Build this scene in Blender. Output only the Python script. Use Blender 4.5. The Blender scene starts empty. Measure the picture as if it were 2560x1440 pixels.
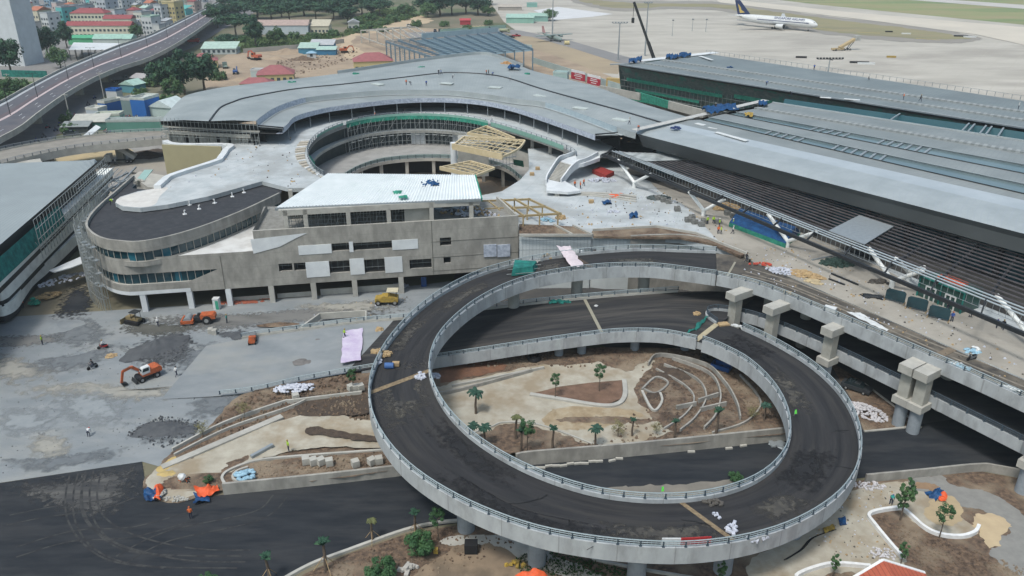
import bpy,bmesh,math,random
from mathutils import Vector,Matrix
from mathutils.geometry import tessellate_polygon
R = math.radians
V = Vector
random.seed(7)
scene = bpy.context.scene
col = scene.collection
# ------------------------------------------------------------ camera, sky, sun, exposure
FP = 1980.0; PITCH = R(24.2); CAMH = 66.0
cd = bpy.data.cameras.new('camera'); cam = bpy.data.objects.new('camera',cd); col.objects.link(cam)
cam.location = (0,0,CAMH); cam.rotation_euler = (R(90) - PITCH,0,0)
cd.sensor_width = 36; cd.lens = 36 * FP / 2560; cd.clip_start = 0.5; cd.clip_end = 9000
scene.camera = cam
w = bpy.data.worlds.new('World'); scene.world = w; w.use_nodes = True
nt = w.node_tree; nt.nodes.clear()
sky = nt.nodes.new('ShaderNodeTexSky'); sky.sky_type = 'NISHITA'; sky.sun_disc = False
SUN_EL,SUN_ROT = R(62),R(215)
sky.sun_elevation = SUN_EL; sky.sun_rotation = SUN_ROT; sky.air_density = 1.2; sky.dust_density = 4; sky.ozone_density = 1.2
bg = nt.nodes.new('ShaderNodeBackground'); bg.inputs[1].default_value = 0.125
wo = nt.nodes.new('ShaderNodeOutputWorld')
tint = nt.nodes.new('ShaderNodeMix'); tint.data_type = 'RGBA'; tint.blend_type = 'MULTIPLY'; tint.inputs[0].default_value = 1; tint.inputs[7].default_value = (.93,1.02,.98,1)
nt.links.new(sky.outputs[0],tint.inputs[6]); nt.links.new(tint.outputs[2],bg.inputs[0]); nt.links.new(bg.outputs[0],wo.inputs[0])
sd = bpy.data.lights.new('sun','SUN'); sd.energy = 1.75; sd.angle = R(10); sd.color = (1,0.98,0.95)
sun = bpy.data.objects.new('sun',sd); col.objects.link(sun)
_d = V((math.sin(SUN_ROT) * math.cos(SUN_EL),math.cos(SUN_ROT) * math.cos(SUN_EL),math.sin(SUN_EL)))
sun.rotation_euler = _d.to_track_quat('Z','Y').to_euler()
sun.location = _d * 400
scene.view_settings.view_transform = 'Standard'; scene.view_settings.look = 'None'
scene.view_settings.exposure = 0.4; scene.view_settings.gamma = 1
# ------------------------------------------------------------ geometry helpers
CP,SP = math.cos(PITCH),math.sin(PITCH)
def ray(px,py):
    x = (px - 1280) / FP; v = -(py - 720) / FP
    return V((x,CP + v * SP,-SP + v * CP))
def P(px,py,z=0.0):
    d = ray(px,py); t = (z - CAMH) / d.z
    return V((d.x * t,d.y * t,z))
def PL(pts,z=0.0):
    return [P(p[0],p[1],p[2] if len(p) > 2 else z) for p in pts]
def onplane(px,py,p0,n):
    d = ray(px,py); o = V((0,0,CAMH))
    return o + d * ((p0 - o).dot(n) / d.dot(n))
def smooth(pts,sub=8,cyclic=False):
    pts = [V(p) for p in pts]; n = len(pts)
    if n < 3: return pts
    out = []
    rng = range(n) if cyclic else range(n - 1)
    for i in rng:
        if cyclic: a,b,c,d = pts[i - 1],pts[i],pts[(i + 1) % n],pts[(i + 2) % n]
        else:
            a = pts[max(i - 1,0)]; b = pts[i]; c = pts[i + 1]; d = pts[min(i + 2,n - 1)]
        for k in range(sub):
            t = k / sub
            out.append(0.5 * ((2 * b) + (c - a) * t + (2 * a - 5 * b + 4 * c - d) * t * t + (3 * b - a - 3 * c + d) * t ** 3))
    if not cyclic: out.append(pts[-1])
    return out
def resample(pts,n):
    L = [0]
    for a,b in zip(pts,pts[1:]): L.append(L[-1] + (b - a).length)
    out = []; j = 0
    for i in range(n):
        s = L[-1] * i / (n - 1)
        while j < len(L) - 2 and L[j + 1] < s: j += 1
        seg = L[j + 1] - L[j]
        out.append(pts[j].lerp(pts[j + 1],(s - L[j]) / seg if seg > 1e-9 else 0))
    return out
def rag(pts,amp=.3,f=.55):
    from mathutils import noise as no
    return [p + V((no.noise(p * f),no.noise(p * f + V((7,3,0))),0)) * amp + V((no.noise(p * f * 4),no.noise(p * f * 4 + V((7,3,0))),0)) * amp * .4 for p in pts]
def curve(pts,n,z=0.0): return resample(smooth(PL(pts,z)),n)
def length(pts): return sum((b - a).length for a,b in zip(pts,pts[1:]))
def offset(pts,d,cyclic=False):
    out = []; n = len(pts)
    for i in range(n):
        a = pts[i - 1] if (i or cyclic) else pts[0]; b = pts[(i + 1) % n] if (i < n - 1 or cyclic) else pts[-1]
        t = (b - a); t.z = 0; t.normalize()
        out.append(pts[i] + V((t.y,-t.x,0)) * d)          # to the right of travel
    return out
def up(pts,dz): return [p + V((0,0,dz)) for p in pts]
class MB:
    def __init__(s): s.v = []; s.f = []; s.uv = []
    def add(s,vs,fs,uvs=None):
        o = len(s.v); s.v += [tuple(p) for p in vs]
        for k,f in enumerate(fs):
            s.f.append(tuple(i + o for i in f)); s.uv.append(uvs[k] if uvs else None)
        return s
    def hexa(s,b,t):
        return s.add(list(b) + list(t),[(3,2,1,0),(4,5,6,7),(0,1,5,4),(1,2,6,5),(2,3,7,6),(3,0,4,7)])
    def box(s,x,y,z,sx,sy,sz,rz=0,taper=1.0):
        c,sn = math.cos(rz),math.sin(rz)
        def q(a,b,h): return (x + a * c - b * sn,y + a * sn + b * c,h)
        a,b = sx / 2,sy / 2; k = taper
        return s.hexa([q(-a,-b,z),q(a,-b,z),q(a,b,z),q(-a,b,z)],[q(-a * k,-b * k,z + sz),q(a * k,-b * k,z + sz),q(a * k,b * k,z + sz),q(-a * k,b * k,z + sz)])
    def beam(s,a,b,w,h):
        a,b = V(a),V(b); d = (b - a).normalized()
        u = d.cross(V((0,0,1)))
        if u.length < 1e-3: u = V((1,0,0))
        u.normalize(); n = u.cross(d).normalized()
        u *= w / 2; n *= h / 2
        return s.hexa([a - u - n,a + u - n,a + u + n,a - u + n],[b - u - n,b + u - n,b + u + n,b - u + n])
    def tube(s,a,b,r1,r2=None,n=8,cap=True):
        a,b = V(a),V(b); r2 = r1 if r2 is None else r2; d = (b - a).normalized()
        u = d.orthogonal().normalized(); q = d.cross(u)
        vs = []
        for c,r in ((a,r1),(b,r2)):
            for k in range(n):
                t = 2 * math.pi * k / n; vs.append(c + (u * math.cos(t) + q * math.sin(t)) * r)
        fs = [(k,(k + 1) % n,n + (k + 1) % n,n + k) for k in range(n)]
        if cap: fs += [tuple(range(n - 1,-1,-1)),tuple(range(n,2 * n))]
        return s.add(vs,fs)
    def path(s,pts,r,n=6,taper=1.0):
        m = len(pts)
        for i in range(m - 1):
            s.tube(pts[i],pts[i + 1],r * (1 + (taper - 1) * i / m),r * (1 + (taper - 1) * (i + 1) / m),n)
        return s
    def poly(s,pts,flip=False,z=None):
        pts = [V(p) if z is None else V((p[0],p[1],z)) for p in pts]
        tr = tessellate_polygon([[V((p.x,p.y,0)) for p in pts]])
        fs = []
        for t in tr:
            a,b,c = [pts[i] for i in t]
            up_ = (b - a).cross(c - a).z > 0
            fs.append(tuple(t) if up_ != flip else tuple(reversed(t)))
        return s.add(pts,fs)
    def prism(s,pts,z0,z1):
        pts = [V(p) for p in pts]; n = len(pts)
        ar = sum(pts[i].x * pts[(i + 1) % n].y - pts[(i + 1) % n].x * pts[i].y for i in range(n))
        if ar < 0: pts = pts[::-1]
        s.poly(pts,z=z1); s.poly(pts,flip=True,z=z0)
        vs = [(p.x,p.y,z0) for p in pts] + [(p.x,p.y,z1) for p in pts]
        return s.add(vs,[(i,(i + 1) % n,n + (i + 1) % n,n + i) for i in range(n)])
    def slab(s,pts,th):
        'polygon whose vertices carry their own z, with thickness'
        pts = [V(p) for p in pts]; n = len(pts)
        ar = sum(pts[i].x * pts[(i + 1) % n].y - pts[(i + 1) % n].x * pts[i].y for i in range(n))
        if ar < 0: pts = pts[::-1]
        lo = up(pts,-th); s.poly(pts); s.poly(lo,flip=True)
        return s.add(lo + pts,[(i,(i + 1) % n,n + (i + 1) % n,n + i) for i in range(n)])
    def loft(s,cs,cyclic=False,caps=False):
        m = len(cs); n = len(cs[0]); vs = [p for c in cs for p in c]; fs = []; uv = []
        U = [0]
        for a,b in zip(cs[0],cs[0][1:]): U.append(U[-1] + (b - a).length)
        W = [0]
        for j in range(m): W.append(W[-1] + (cs[(j + 1) % m][n // 2] - cs[j][n // 2]).length)
        for j in range(m if cyclic else m - 1):
            k = (j + 1) % m
            for i in range(n - 1):
                fs.append((j * n + i,j * n + i + 1,k * n + i + 1,k * n + i))
                uv.append([(U[i],W[j]),(U[i + 1],W[j]),(U[i + 1],W[j + 1]),(U[i],W[j + 1])])
        if caps:
            fs.append(tuple(j * n for j in range(m - 1,-1,-1))); uv.append(None)
            fs.append(tuple(j * n + n - 1 for j in range(m))); uv.append(None)
        return s.add(vs,fs,uv)
    def blob(s,c,r,seg=8,rings=5,jit=0.15,rnd=random):
        c = V(c); r = V(r) if not isinstance(r,(int,float)) else V((r,r,r)); vs = [c + V((0,0,r.z))]
        for i in range(1,rings):
            t = math.pi * i / rings
            for k in range(seg):
                a = 2 * math.pi * k / seg; j = 1 + rnd.uniform(-jit,jit)
                vs.append(c + V((r.x * math.sin(t) * math.cos(a) * j,r.y * math.sin(t) * math.sin(a) * j,r.z * math.cos(t) * j)))
        vs.append(c - V((0,0,r.z))); fs = [(0,1 + k,1 + (k + 1) % seg) for k in range(seg)]
        for i in range(rings - 2):
            b = 1 + i * seg
            for k in range(seg): fs.append((b + k,b + seg + k,b + seg + (k + 1) % seg,b + (k + 1) % seg))
        b = 1 + (rings - 2) * seg; e = len(vs) - 1
        fs += [(b + k,e,b + (k + 1) % seg) for k in range(seg)]
        return s.add(vs,fs)
    def mesh(s,name,off=V((0,0,0)),fix=True):
        me = bpy.data.meshes.new(name)
        me.from_pydata([(p[0] - off.x,p[1] - off.y,p[2] - off.z) for p in s.v],[],s.f)
        if any(u is not None for u in s.uv):
            ul = me.uv_layers.new(name='UVMap'); i = 0
            for f,u in zip(s.f,s.uv):
                for k in range(len(f)):
                    ul.data[i].uv = u[k] if u else (0,0); i += 1
        if fix:
            b = bmesh.new(); b.from_mesh(me); bmesh.ops.recalc_face_normals(b,faces=b.faces); b.to_mesh(me); b.free()
        me.update(); return me
    def build(s,name,mat,parent=None,sm=False,off=None,fix=True):
        if off is None:
            off = V((0,0,0)); q = parent
            while q is not None: off += q.location; q = q.parent
        me = s.mesh(name,off,fix); o = bpy.data.objects.new(name,me); col.objects.link(o)
        me.materials.append(mat); o.parent = parent
        if sm: me.shade_smooth()
        return o
def tag(o,label,cat,group=None,kind=None):
    o['label'] = label; o['category'] = cat
    if group: o['group'] = group
    if kind: o['kind'] = kind
    return o
def thing(name,label,cat,loc=(0,0,0),rz=0,group=None):
    o = bpy.data.objects.new(name,None); col.objects.link(o); o.location = loc; o.rotation_euler = (0,0,rz)
    o.empty_display_size = 0.5
    return tag(o,label,cat,group)
KIDS = {}
def dup(o,loc=None,rz=None,label=None,parent=None,sc=None):
    c = o.copy(); col.objects.link(c); c.parent = parent
    if loc is not None: c.location = loc
    if rz is not None: c.rotation_euler = (0,0,rz)
    if sc is not None: c.scale = (sc,sc,sc) if isinstance(sc,(int,float)) else sc
    if label: c['label'] = label
    for ch in KID(o): dup(ch,parent=c)
    return c
def KID(o):
    k = o.name
    if k not in KIDS or not KIDS[k]: KIDS[k] = [x for x in col.objects if x.parent == o]
    return KIDS[k]
def struct(name,mb,mat,label,cat='ground',sm=False,fix=True):
    o = mb.build(name,mat,sm=sm,fix=fix); return tag(o,label,cat,kind='structure')
# ------------------------------------------------------------ materials
MATS = {}
def mat(name,c1,c2=None,sc=1.0,rough=0.85,metal=0.0,c3=None,sc3=0.06,f3=0.5,bump=0.0,bsc=8.0,spec=0.3,stretch=(1,1,1),detail=6,lo=0.35,hi=0.65,co='Object'):
    if name in MATS: return MATS[name]
    m = bpy.data.materials.new(name); m.use_nodes = True; N = m.node_tree.nodes; L = m.node_tree.links
    b = N['Principled BSDF']; b.inputs['Roughness'].default_value = rough; b.inputs['Metallic'].default_value = metal
    b.inputs['Specular IOR Level'].default_value = spec
    c2 = c2 or tuple(x * 0.72 for x in c1)
    tc = N.new('ShaderNodeTexCoord'); mp = N.new('ShaderNodeMapping'); mp.inputs['Scale'].default_value = stretch
    L.new(tc.outputs[co],mp.inputs[0])
    def noise(scale,det=detail,ro=0.6):
        n = N.new('ShaderNodeTexNoise'); n.inputs['Scale'].default_value = scale; n.inputs['Detail'].default_value = det
        n.inputs['Roughness'].default_value = ro; L.new(mp.outputs[0],n.inputs['Vector']); return n
    n1 = noise(sc); r1 = N.new('ShaderNodeMapRange'); r1.inputs[1].default_value = lo; r1.inputs[2].default_value = hi
    L.new(n1.outputs[0],r1.inputs[0])
    mx = N.new('ShaderNodeMix'); mx.data_type = 'RGBA'; mx.inputs[6].default_value = (*c1,1); mx.inputs[7].default_value = (*c2,1)
    L.new(r1.outputs[0],mx.inputs[0]); out = mx.outputs[2]
    if c3:
        n3 = noise(sc3,4,0.65); r3 = N.new('ShaderNodeMapRange'); r3.inputs[1].default_value = 0.48; r3.inputs[2].default_value = 0.62; r3.inputs[4].default_value = f3
        L.new(n3.outputs[0],r3.inputs[0]); m3 = N.new('ShaderNodeMix'); m3.data_type = 'RGBA'; m3.inputs[7].default_value = (*c3,1)
        L.new(r3.outputs[0],m3.inputs[0]); L.new(out,m3.inputs[6]); out = m3.outputs[2]
    L.new(out,b.inputs['Base Color'])
    if bump:
        nb = noise(bsc,5,0.7); bp = N.new('ShaderNodeBump'); bp.inputs['Strength'].default_value = 1; bp.inputs['Distance'].default_value = bump
        L.new(nb.outputs[0],bp.inputs['Height']); L.new(bp.outputs[0],b.inputs['Normal'])
    MATS[name] = m
    return m
def add_lines(m,pitch,width,colr,axis='U',space='UV',fac=1.0,angle=0):
    'thin lines (standing seams, joints, formwork marks) in the surface colour'
    N = m.node_tree.nodes; L = m.node_tree.links; b = N['Principled BSDF']
    src = b.inputs['Base Color'].links[0].from_socket
    tc = N.new('ShaderNodeTexCoord'); v = tc.outputs['UV' if space == 'UV' else 'Object']
    if angle:
        mp = N.new('ShaderNodeMapping'); mp.inputs['Rotation'].default_value = (0,0,angle); L.new(v,mp.inputs[0]); v = mp.outputs[0]
    sp = N.new('ShaderNodeSeparateXYZ'); L.new(v,sp.inputs[0])
    d = N.new('ShaderNodeMath'); d.operation = 'DIVIDE'; d.inputs[1].default_value = pitch; L.new(sp.outputs[{'U': 0,'V': 1,'X': 0,'Y': 1,'Z': 2}[axis]],d.inputs[0])
    f = N.new('ShaderNodeMath'); f.operation = 'FRACT'; L.new(d.outputs[0],f.inputs[0])
    lt = N.new('ShaderNodeMath'); lt.operation = 'LESS_THAN'; lt.inputs[1].default_value = width / pitch; L.new(f.outputs[0],lt.inputs[0])
    ml = N.new('ShaderNodeMath'); ml.operation = 'MULTIPLY'; ml.inputs[1].default_value = fac; L.new(lt.outputs[0],ml.inputs[0])
    mx = N.new('ShaderNodeMix'); mx.data_type = 'RGBA'; mx.inputs[7].default_value = (*colr,1); L.new(ml.outputs[0],mx.inputs[0]); L.new(src,mx.inputs[6])
    L.new(mx.outputs[2],b.inputs['Base Color']); return m
def plain(name,c,rough=0.6,metal=0.0,v=0.85): return mat(name,c,tuple(x * v for x in c),1.5,rough,metal)
ASPH = mat('fresh asphalt',(0.012,0.015,0.020),(0.024,0.027,0.032),0.8,0.9,c3=(0.048,0.048,0.05),sc3=0.3,f3=0.4,bump=0.01,bsc=20,stretch=(0.22,1,1))
RINGA = mat('ramp asphalt',(0.016,0.0165,0.019),(0.033,0.032,0.034),0.9,0.88,c3=(0.05,0.046,0.043),sc3=0.5,f3=0.5,bump=0.01,bsc=20,stretch=(0.07,1,1),co='UV')
DECKA = mat('lower deck asphalt',(0.018,0.019,0.022),(0.038,0.037,0.038),0.8,0.9,c3=(0.10,0.09,0.08),sc3=0.35,f3=0.45,stretch=(0.09,1,1),co='UV')
DUSTY = mat('dusty asphalt',(0.045,0.042,0.040),(0.098,0.086,0.072),0.35,0.9,c3=(0.17,0.146,0.117),sc3=0.16,f3=0.75,detail=9)
ROADG = mat('city road asphalt',(0.085,0.085,0.10),(0.10,0.10,0.115),0.3,0.9,c3=(0.13,0.115,0.12),sc3=0.05)
GRAV = mat('grey gravel',(0.175,0.193,0.207),(0.235,0.25,0.26),0.3,0.95,c3=(0.26,0.262,0.25),sc3=0.08,f3=0.7,bump=0.05,bsc=3,stretch=(0.5,1,1),detail=9)
GRAVD = mat('dark gravel',(0.062,0.066,0.074),(0.09,0.094,0.10),0.6,0.95,bump=0.06,bsc=4)
SOIL = mat('turned brown soil',(0.19,0.13,0.09),(0.065,0.047,0.037),1.6,0.95,c3=(0.27,0.215,0.155),sc3=0.2,f3=0.7,detail=9,bump=0.3,bsc=1.6)
SOILD = mat('dark wet soil',(0.055,0.042,0.034),(0.09,0.065,0.048),1.2,0.95,bump=0.25,bsc=2)
SAND = mat('sandy screed',(0.31,0.28,0.225),(0.40,0.37,0.31),0.5,0.95,c3=(0.25,0.195,0.13),sc3=0.12,f3=0.8,detail=9,bump=0.08,bsc=1.5)
TANG = mat('tan earth',(0.37,0.285,0.205),(0.29,0.225,0.165),0.08,0.95,c3=(0.22,0.165,0.125),sc3=0.03,f3=0.7,bump=0.4,bsc=0.6)
CONC = mat('stained concrete',(0.34,0.325,0.295),(0.24,0.23,0.21),0.7,0.85,c3=(0.17,0.163,0.15),sc3=0.3,f3=0.5,stretch=(1,1,0.5),detail=9)
add_lines(CONC,2.6,0.05,(0.15,0.14,0.13),'Z','Obj',0.5)
CONL = mat('pale concrete',(0.42,0.405,0.37),(0.34,0.33,0.30),0.6,0.85,c3=(0.24,0.23,0.21),sc3=0.2,f3=0.4)
WHT = mat('white paint',(0.62,0.64,0.65),(0.53,0.55,0.57),0.5,0.7,c3=(0.42,0.43,0.43),sc3=0.15,f3=0.3)
GIRD = mat('grey white girder paint',(0.40,0.42,0.43),(0.32,0.335,0.35),0.7,0.75,c3=(0.22,0.225,0.225),sc3=0.45,f3=0.55,stretch=(1,1,.4),detail=9)
add_lines(GIRD,6,.12,(.2,.2,.2),'X','Obj',.6)
PAVE = mat('plaza screed',(0.35,0.38,0.395),(0.45,0.47,0.48),0.3,0.85,c3=(0.29,0.30,0.30),sc3=0.1,f3=0.75,detail=9)
add_lines(PAVE,4.5,.07,(.24,.25,.25),'X','Obj',.5,.3); add_lines(PAVE,4.5,.07,(.24,.25,.25),'Y','Obj',.5,.3)
ROOFM = mat('blue grey standing seam roof',(0.27,0.292,0.292),(0.335,0.357,0.356),0.15,0.5,0.15,c3=(.21,.235,.24),sc3=.06,f3=.5,detail=9,spec=0.4)
add_lines(ROOFM,1.3,0.2,(0.20,0.235,0.25),'U','UV',0.3)
ROOFT = mat('terminal seam roof',(0.21,0.228,0.229),(0.262,0.281,0.281),0.12,0.5,0.15,c3=(.17,.19,.19),sc3=.05,f3=.5,detail=9,spec=0.4)
add_lines(ROOFT,1.1,0.2,(0.17,0.19,0.2),'U','UV',0.3)
ROOFL = mat('bright terminal eave roof',(0.31,0.34,0.348),(0.385,0.415,0.422),0.2,0.45,0.2,spec=0.5)
add_lines(ROOFL,1.1,0.2,(0.33,0.36,0.39),'U','UV',0.5)
ROOFR = mat('rear hall seam roof',(0.17,0.195,0.20),(0.215,0.24,0.245),0.1,0.5,0.15,c3=(.14,.155,.16),sc3=.04,f3=.5,detail=9)
add_lines(ROOFR,1.1,0.2,(0.14,0.16,0.165),'U','UV',0.4)
WROOF = mat('white corrugated roof',(0.66,0.69,0.70),(0.58,0.62,0.63),0.3,0.5)
SKYL = mat('teal skylight glass',(0.10,0.145,0.16),(0.13,0.175,0.185),0.1,0.15,spec=0.6)
GLASS = mat('dark teal glazing',(0.008,0.035,0.048),(0.014,0.055,0.07),0.5,0.08,spec=0.6)
GLASB = mat('bright teal glazing',(0.01,0.09,0.13),(0.02,0.11,0.15),0.3,0.1,spec=0.6)
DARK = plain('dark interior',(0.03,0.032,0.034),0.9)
DKMET = plain('dark steel',(0.03,0.033,0.037),0.5,0.2)
MET = plain('galvanised steel',(0.30,0.33,0.35),0.45,0.3)
RAIL = plain('blue grey railing paint',(0.36,0.42,0.44),0.4,0.2)
POST = plain('dark railing post',(0.06,0.085,0.11),0.5,0.2)
FOIL = mat('silver blue foil',(0.50,0.54,0.62),(0.30,0.34,0.42),1.6,0.4,0.1,detail=3)
SCAF = plain('scaffold tube',(0.30,0.32,0.32),0.5,0.2)
NETG = mat('green debris netting',(0.02,0.15,0.105),(0.04,0.27,0.19),1.1,0.8)
NETT = mat('teal debris netting',(0.01,0.10,0.09),(0.02,0.20,0.17),0.9,0.85)
GOLD = mat('tan painted steel',(0.56,0.46,0.30),(0.48,0.39,0.24),0.8,0.6)
TARPB = mat('blue tarpaulin',(0.012,0.07,0.19),(0.008,0.035,0.10),1.2,0.55)
TARPO = plain('orange tarpaulin',(0.65,0.10,0.03),0.6)
def soften(m,w0=.45,sc=1.2):
    k = m.name + ' fading'
    if k in MATS: return MATS[k]
    m2 = m.copy(); m2.name = k; N = m2.node_tree.nodes; L = m2.node_tree.links; b = N['Principled BSDF']; tc = N.new('ShaderNodeTexCoord'); sp = N.new('ShaderNodeSeparateXYZ'); L.new(tc.outputs['UV'],sp.inputs[0])
    n = N.new('ShaderNodeTexNoise'); n.inputs['Scale'].default_value = sc; n.inputs['Detail'].default_value = 8; L.new(tc.outputs['Object'],n.inputs['Vector'])
    a = N.new('ShaderNodeMath'); a.operation = 'MULTIPLY_ADD'; a.inputs[1].default_value = 1.6; a.inputs[2].default_value = -.8; L.new(n.outputs[0],a.inputs[0])
    s = N.new('ShaderNodeMath'); s.operation = 'ADD'; L.new(a.outputs[0],s.inputs[0]); L.new(sp.outputs[1],s.inputs[1])
    r = N.new('ShaderNodeMapRange'); r.inputs[1].default_value = w0; r.inputs[2].default_value = .85; r.inputs[3].default_value = 1; r.inputs[4].default_value = 0; L.new(s.outputs[0],r.inputs[0]); L.new(r.outputs[0],b.inputs['Alpha']); MATS[k] = m2; return m2
def softpoly(mb,q):
    c = sum(q,V((0,0,0))) / len(q); n = len(q); K = 6
    for j in range(K):
        a,b = j / K,(j + 1) / K
        for i in range(n):
            p,r = q[i],q[(i + 1) % n]
            vs = [c.lerp(p,a),c.lerp(r,a),c.lerp(r,b),c.lerp(p,b)]; u = [(0,a),(0,a),(0,b),(0,b)]
            if j == 0: mb.add([c,vs[2],vs[3]],[(0,1,2)],[[(0,0),(0,b),(0,b)]])
            else: mb.add(vs,[(0,1,2,3)],[u])
    return mb
SACK = mat('pale sacks',(0.55,0.56,0.62),(0.36,0.38,0.44),2.2,0.8)
SACKB = mat('light blue sacks',(0.30,0.46,0.56),(0.22,0.36,0.46),2,0.8)
TIMB = mat('raw timber',(0.42,0.30,0.16),(0.30,0.21,0.12),2,0.8)
REDR = mat('red roof tiles',(0.34,0.07,0.055),(0.27,0.05,0.045),1.5,0.7)
BLK = plain('black rubber',(0.015,0.015,0.017),0.8)
# ============================================================ THE SETTING: ground, roads, airfield
_zl = {}
def sheet(name,pts,z,m,label,cat='ground',sm=True,sub=5):
    q = PL(pts,z)
    if sm: q = smooth(q,sub + 8,True); k_ = max(.5,(q[0].y / 130)); q = rag(q,.9 * k_,.5 / k_)
    return struct(name,MB().poly(q),m,label,cat,fix=False)
GRND = mat('scrubby ground',(0.20,0.165,0.12),(0.13,0.125,0.085),0.02,0.95,c3=(0.055,0.085,0.03),sc3=0.012,f3=0.7)
struct('ground',MB().poly([V((-1500,-60,-0.05)),V((1500,-60,-0.05)),V((2600,4200,-0.05)),V((-2600,4200,-0.05))]),GRND,'wide scrubby earth ground under the whole site',fix=False)
CITYG = mat('city paving',(0.17,0.165,0.165),(0.22,0.21,0.2),0.05,0.9)
sheet('city_ground',[(-900,560),(170,330),(290,210),(420,140),(560,60),(640,-30),(300,-80),(-900,-80),(-1500,200)],0.01,CITYG,'grey paved ground between the city houses',sm=False)
APR = mat('apron concrete',(0.44,0.41,0.365),(0.36,0.335,0.295),0.03,0.9,c3=(0.29,0.265,0.235),sc3=0.012,f3=0.75,detail=9,stretch=(1,2.2,1))
add_lines(APR,9,0.4,(0.37,0.34,0.29),'X','Obj',0.5,0.62); add_lines(APR,9,0.4,(0.37,0.34,0.29),'Y','Obj',0.5,0.62)
sheet('apron',[(1180,-60),(1260,55),(1330,105),(1500,190),(1800,330),(3400,700),(3400,-60)],0.02,APR,'pale concrete aircraft apron with worn joints','apron',False)
APT = mat('tan apron',(0.34,0.27,0.185),(0.29,0.235,0.165),0.03,0.95,c3=(0.24,0.19,0.14),sc3=0.02)
sheet('tan_apron',[(1270,85),(1350,88),(1450,118),(1560,150),(1545,185),(1500,182),(1420,150),(1330,120)],0.07,APT,'tan brown stained apron round the small military aircraft','apron',False)
ASPF = mat('old airfield asphalt',(0.19,0.185,0.185),(0.23,0.22,0.215),0.03,0.95)
sheet('apron_lane',[(1255,72),(1300,76),(1420,100),(1560,140),(1720,178),(1720,188),(1540,155),(1420,117),(1330,92),(1260,84)],0.12,ASPF,'dark asphalt lane crossing the apron','road',False)
sheet('white_pad',[(1334,26),(1394,17),(1532,35),(1480,42),(1387,50)],0.12,mat('white pad',(0.56,0.56,0.57),(0.5,0.5,0.51),0.1),'whitish concrete pad beside the far green sheds','apron',False)
GRS = mat('airfield grass',(0.205,0.235,0.105),(0.27,0.235,0.135),0.03,0.95,c3=(0.13,0.195,0.085),sc3=0.01,f3=0.8,stretch=(0.5,1.3,1))
GRB = mat('dry airfield grass',(0.265,0.225,0.135),(0.215,0.205,0.115),0.05,0.95,c3=(0.17,0.155,0.11),sc3=0.02,stretch=(0.5,1.3,1))
struct('far_grass',MB().poly(PL([(1240,-10),(1500,-60),(3600,-60),(3400,135),(2560,62),(2050,12),(1850,-12),(1600,-20)],0.07)),GRS,'green and brown airfield grass beyond the taxiway','grass',fix=False)
sheet('grass_island',[(1425,-4),(1600,2),(1790,4),(1900,18),(2080,42),(2260,62),(2400,82),(2452,96),(2400,107),(2250,104),(2100,90),(1990,74),(1900,56),(1820,30),(1700,22),(1560,28),(1480,18)],0.12,mat('island shoulder',(0.23,0.215,0.195),(0.26,0.235,0.205),0.05),'grey shoulder of the airfield grass island','ground',True,4)
sheet('dry_grass',[(1450,-2),(1600,8),(1790,10),(1900,24),(2080,48),(2250,68),(2370,84),(2420,96),(2330,98),(2230,93),(2090,80),(1990,66),(1900,46),(1820,22),(1700,16),(1560,20),(1500,14)],0.17,GRB,'dry brown grass island between the taxiways','grass',True,4)
sheet('runway',[(2150,-16),(2560,12),(3400,60),(3400,84),(2560,22),(2150,-10)],0.17,mat('runway',(0.47,0.44,0.42),(0.4,0.38,0.36),0.03),'pale runway strip far across the grass','runway',False)
TAXI = mat('taxiway concrete',(0.46,0.42,0.36),(0.52,0.47,0.40),0.03,0.9)
sheet('taxiway',[(1780,-6),(1860,2),(2100,28),(2560,68),(3400,150),(3400,230),(2560,112),(2440,86),(2200,54),(2000,30),(1800,6)],0.22,TAXI,'light concrete taxiway curving round the dry grass','taxiway',False)
yl = MB()
for a,b,c_,d_ in ((2030,71,2080,73),(2140,80,2200,83),(2290,96,2350,100)): yl.beam(P(a,b,0.24),P(c_,d_,0.24),0.9,0.02)
struct('taxi_marking',yl,plain('yellow marking',(0.6,0.45,0.12),0.8),'short yellow lines painted beside the taxiway','marking')
def soft(name,pts,z,m,label,w0=.45,sc=1.2): return struct(name,softpoly(MB(),smooth(PL(pts,z),6,True)),soften(m,w0,sc),label,fix=False)
# streets under the flyover
STR_R = curve([(-300,640),(60,395),(161,322),(208,262),(289,208),(356,161),(470,124),(564,70),(640,30),(700,0),(740,-25)],60,0.03)
struct('street',MB().loft([STR_R,offset(STR_R,-30)]),mat('street asphalt',(0.15,0.145,0.16),(0.19,0.18,0.185),0.2,0.9),'dark city street running beneath the curved flyover','road',fix=False)
sheet('construction_ground',[(480,330),(560,140),(700,118),(800,105),(900,78),(1060,70),(1260,90),(1400,140),(1560,210),(1700,330),(1200,500),(600,520)],0.045,TANG,'tan churned earth of the construction yard behind the curved roof','ground',True)
sheet('haul_path',[(960,40),(1060,40),(1075,55),(990,75),(900,88),(880,110),(930,140),(890,150),(850,120),(870,85),(960,66)],0.07,mat('sand track',(0.46,0.35,0.24),(0.40,0.31,0.21),0.05),'sandy haul track winding past the concrete frame','path',True)
sheet('service_lane',[(1010,82),(1150,75),(1270,70),(1270,84),(1160,92),(1030,96)],0.07,ASPF,'grey service lane with parked vehicles beside the apron','road',False)
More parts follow.
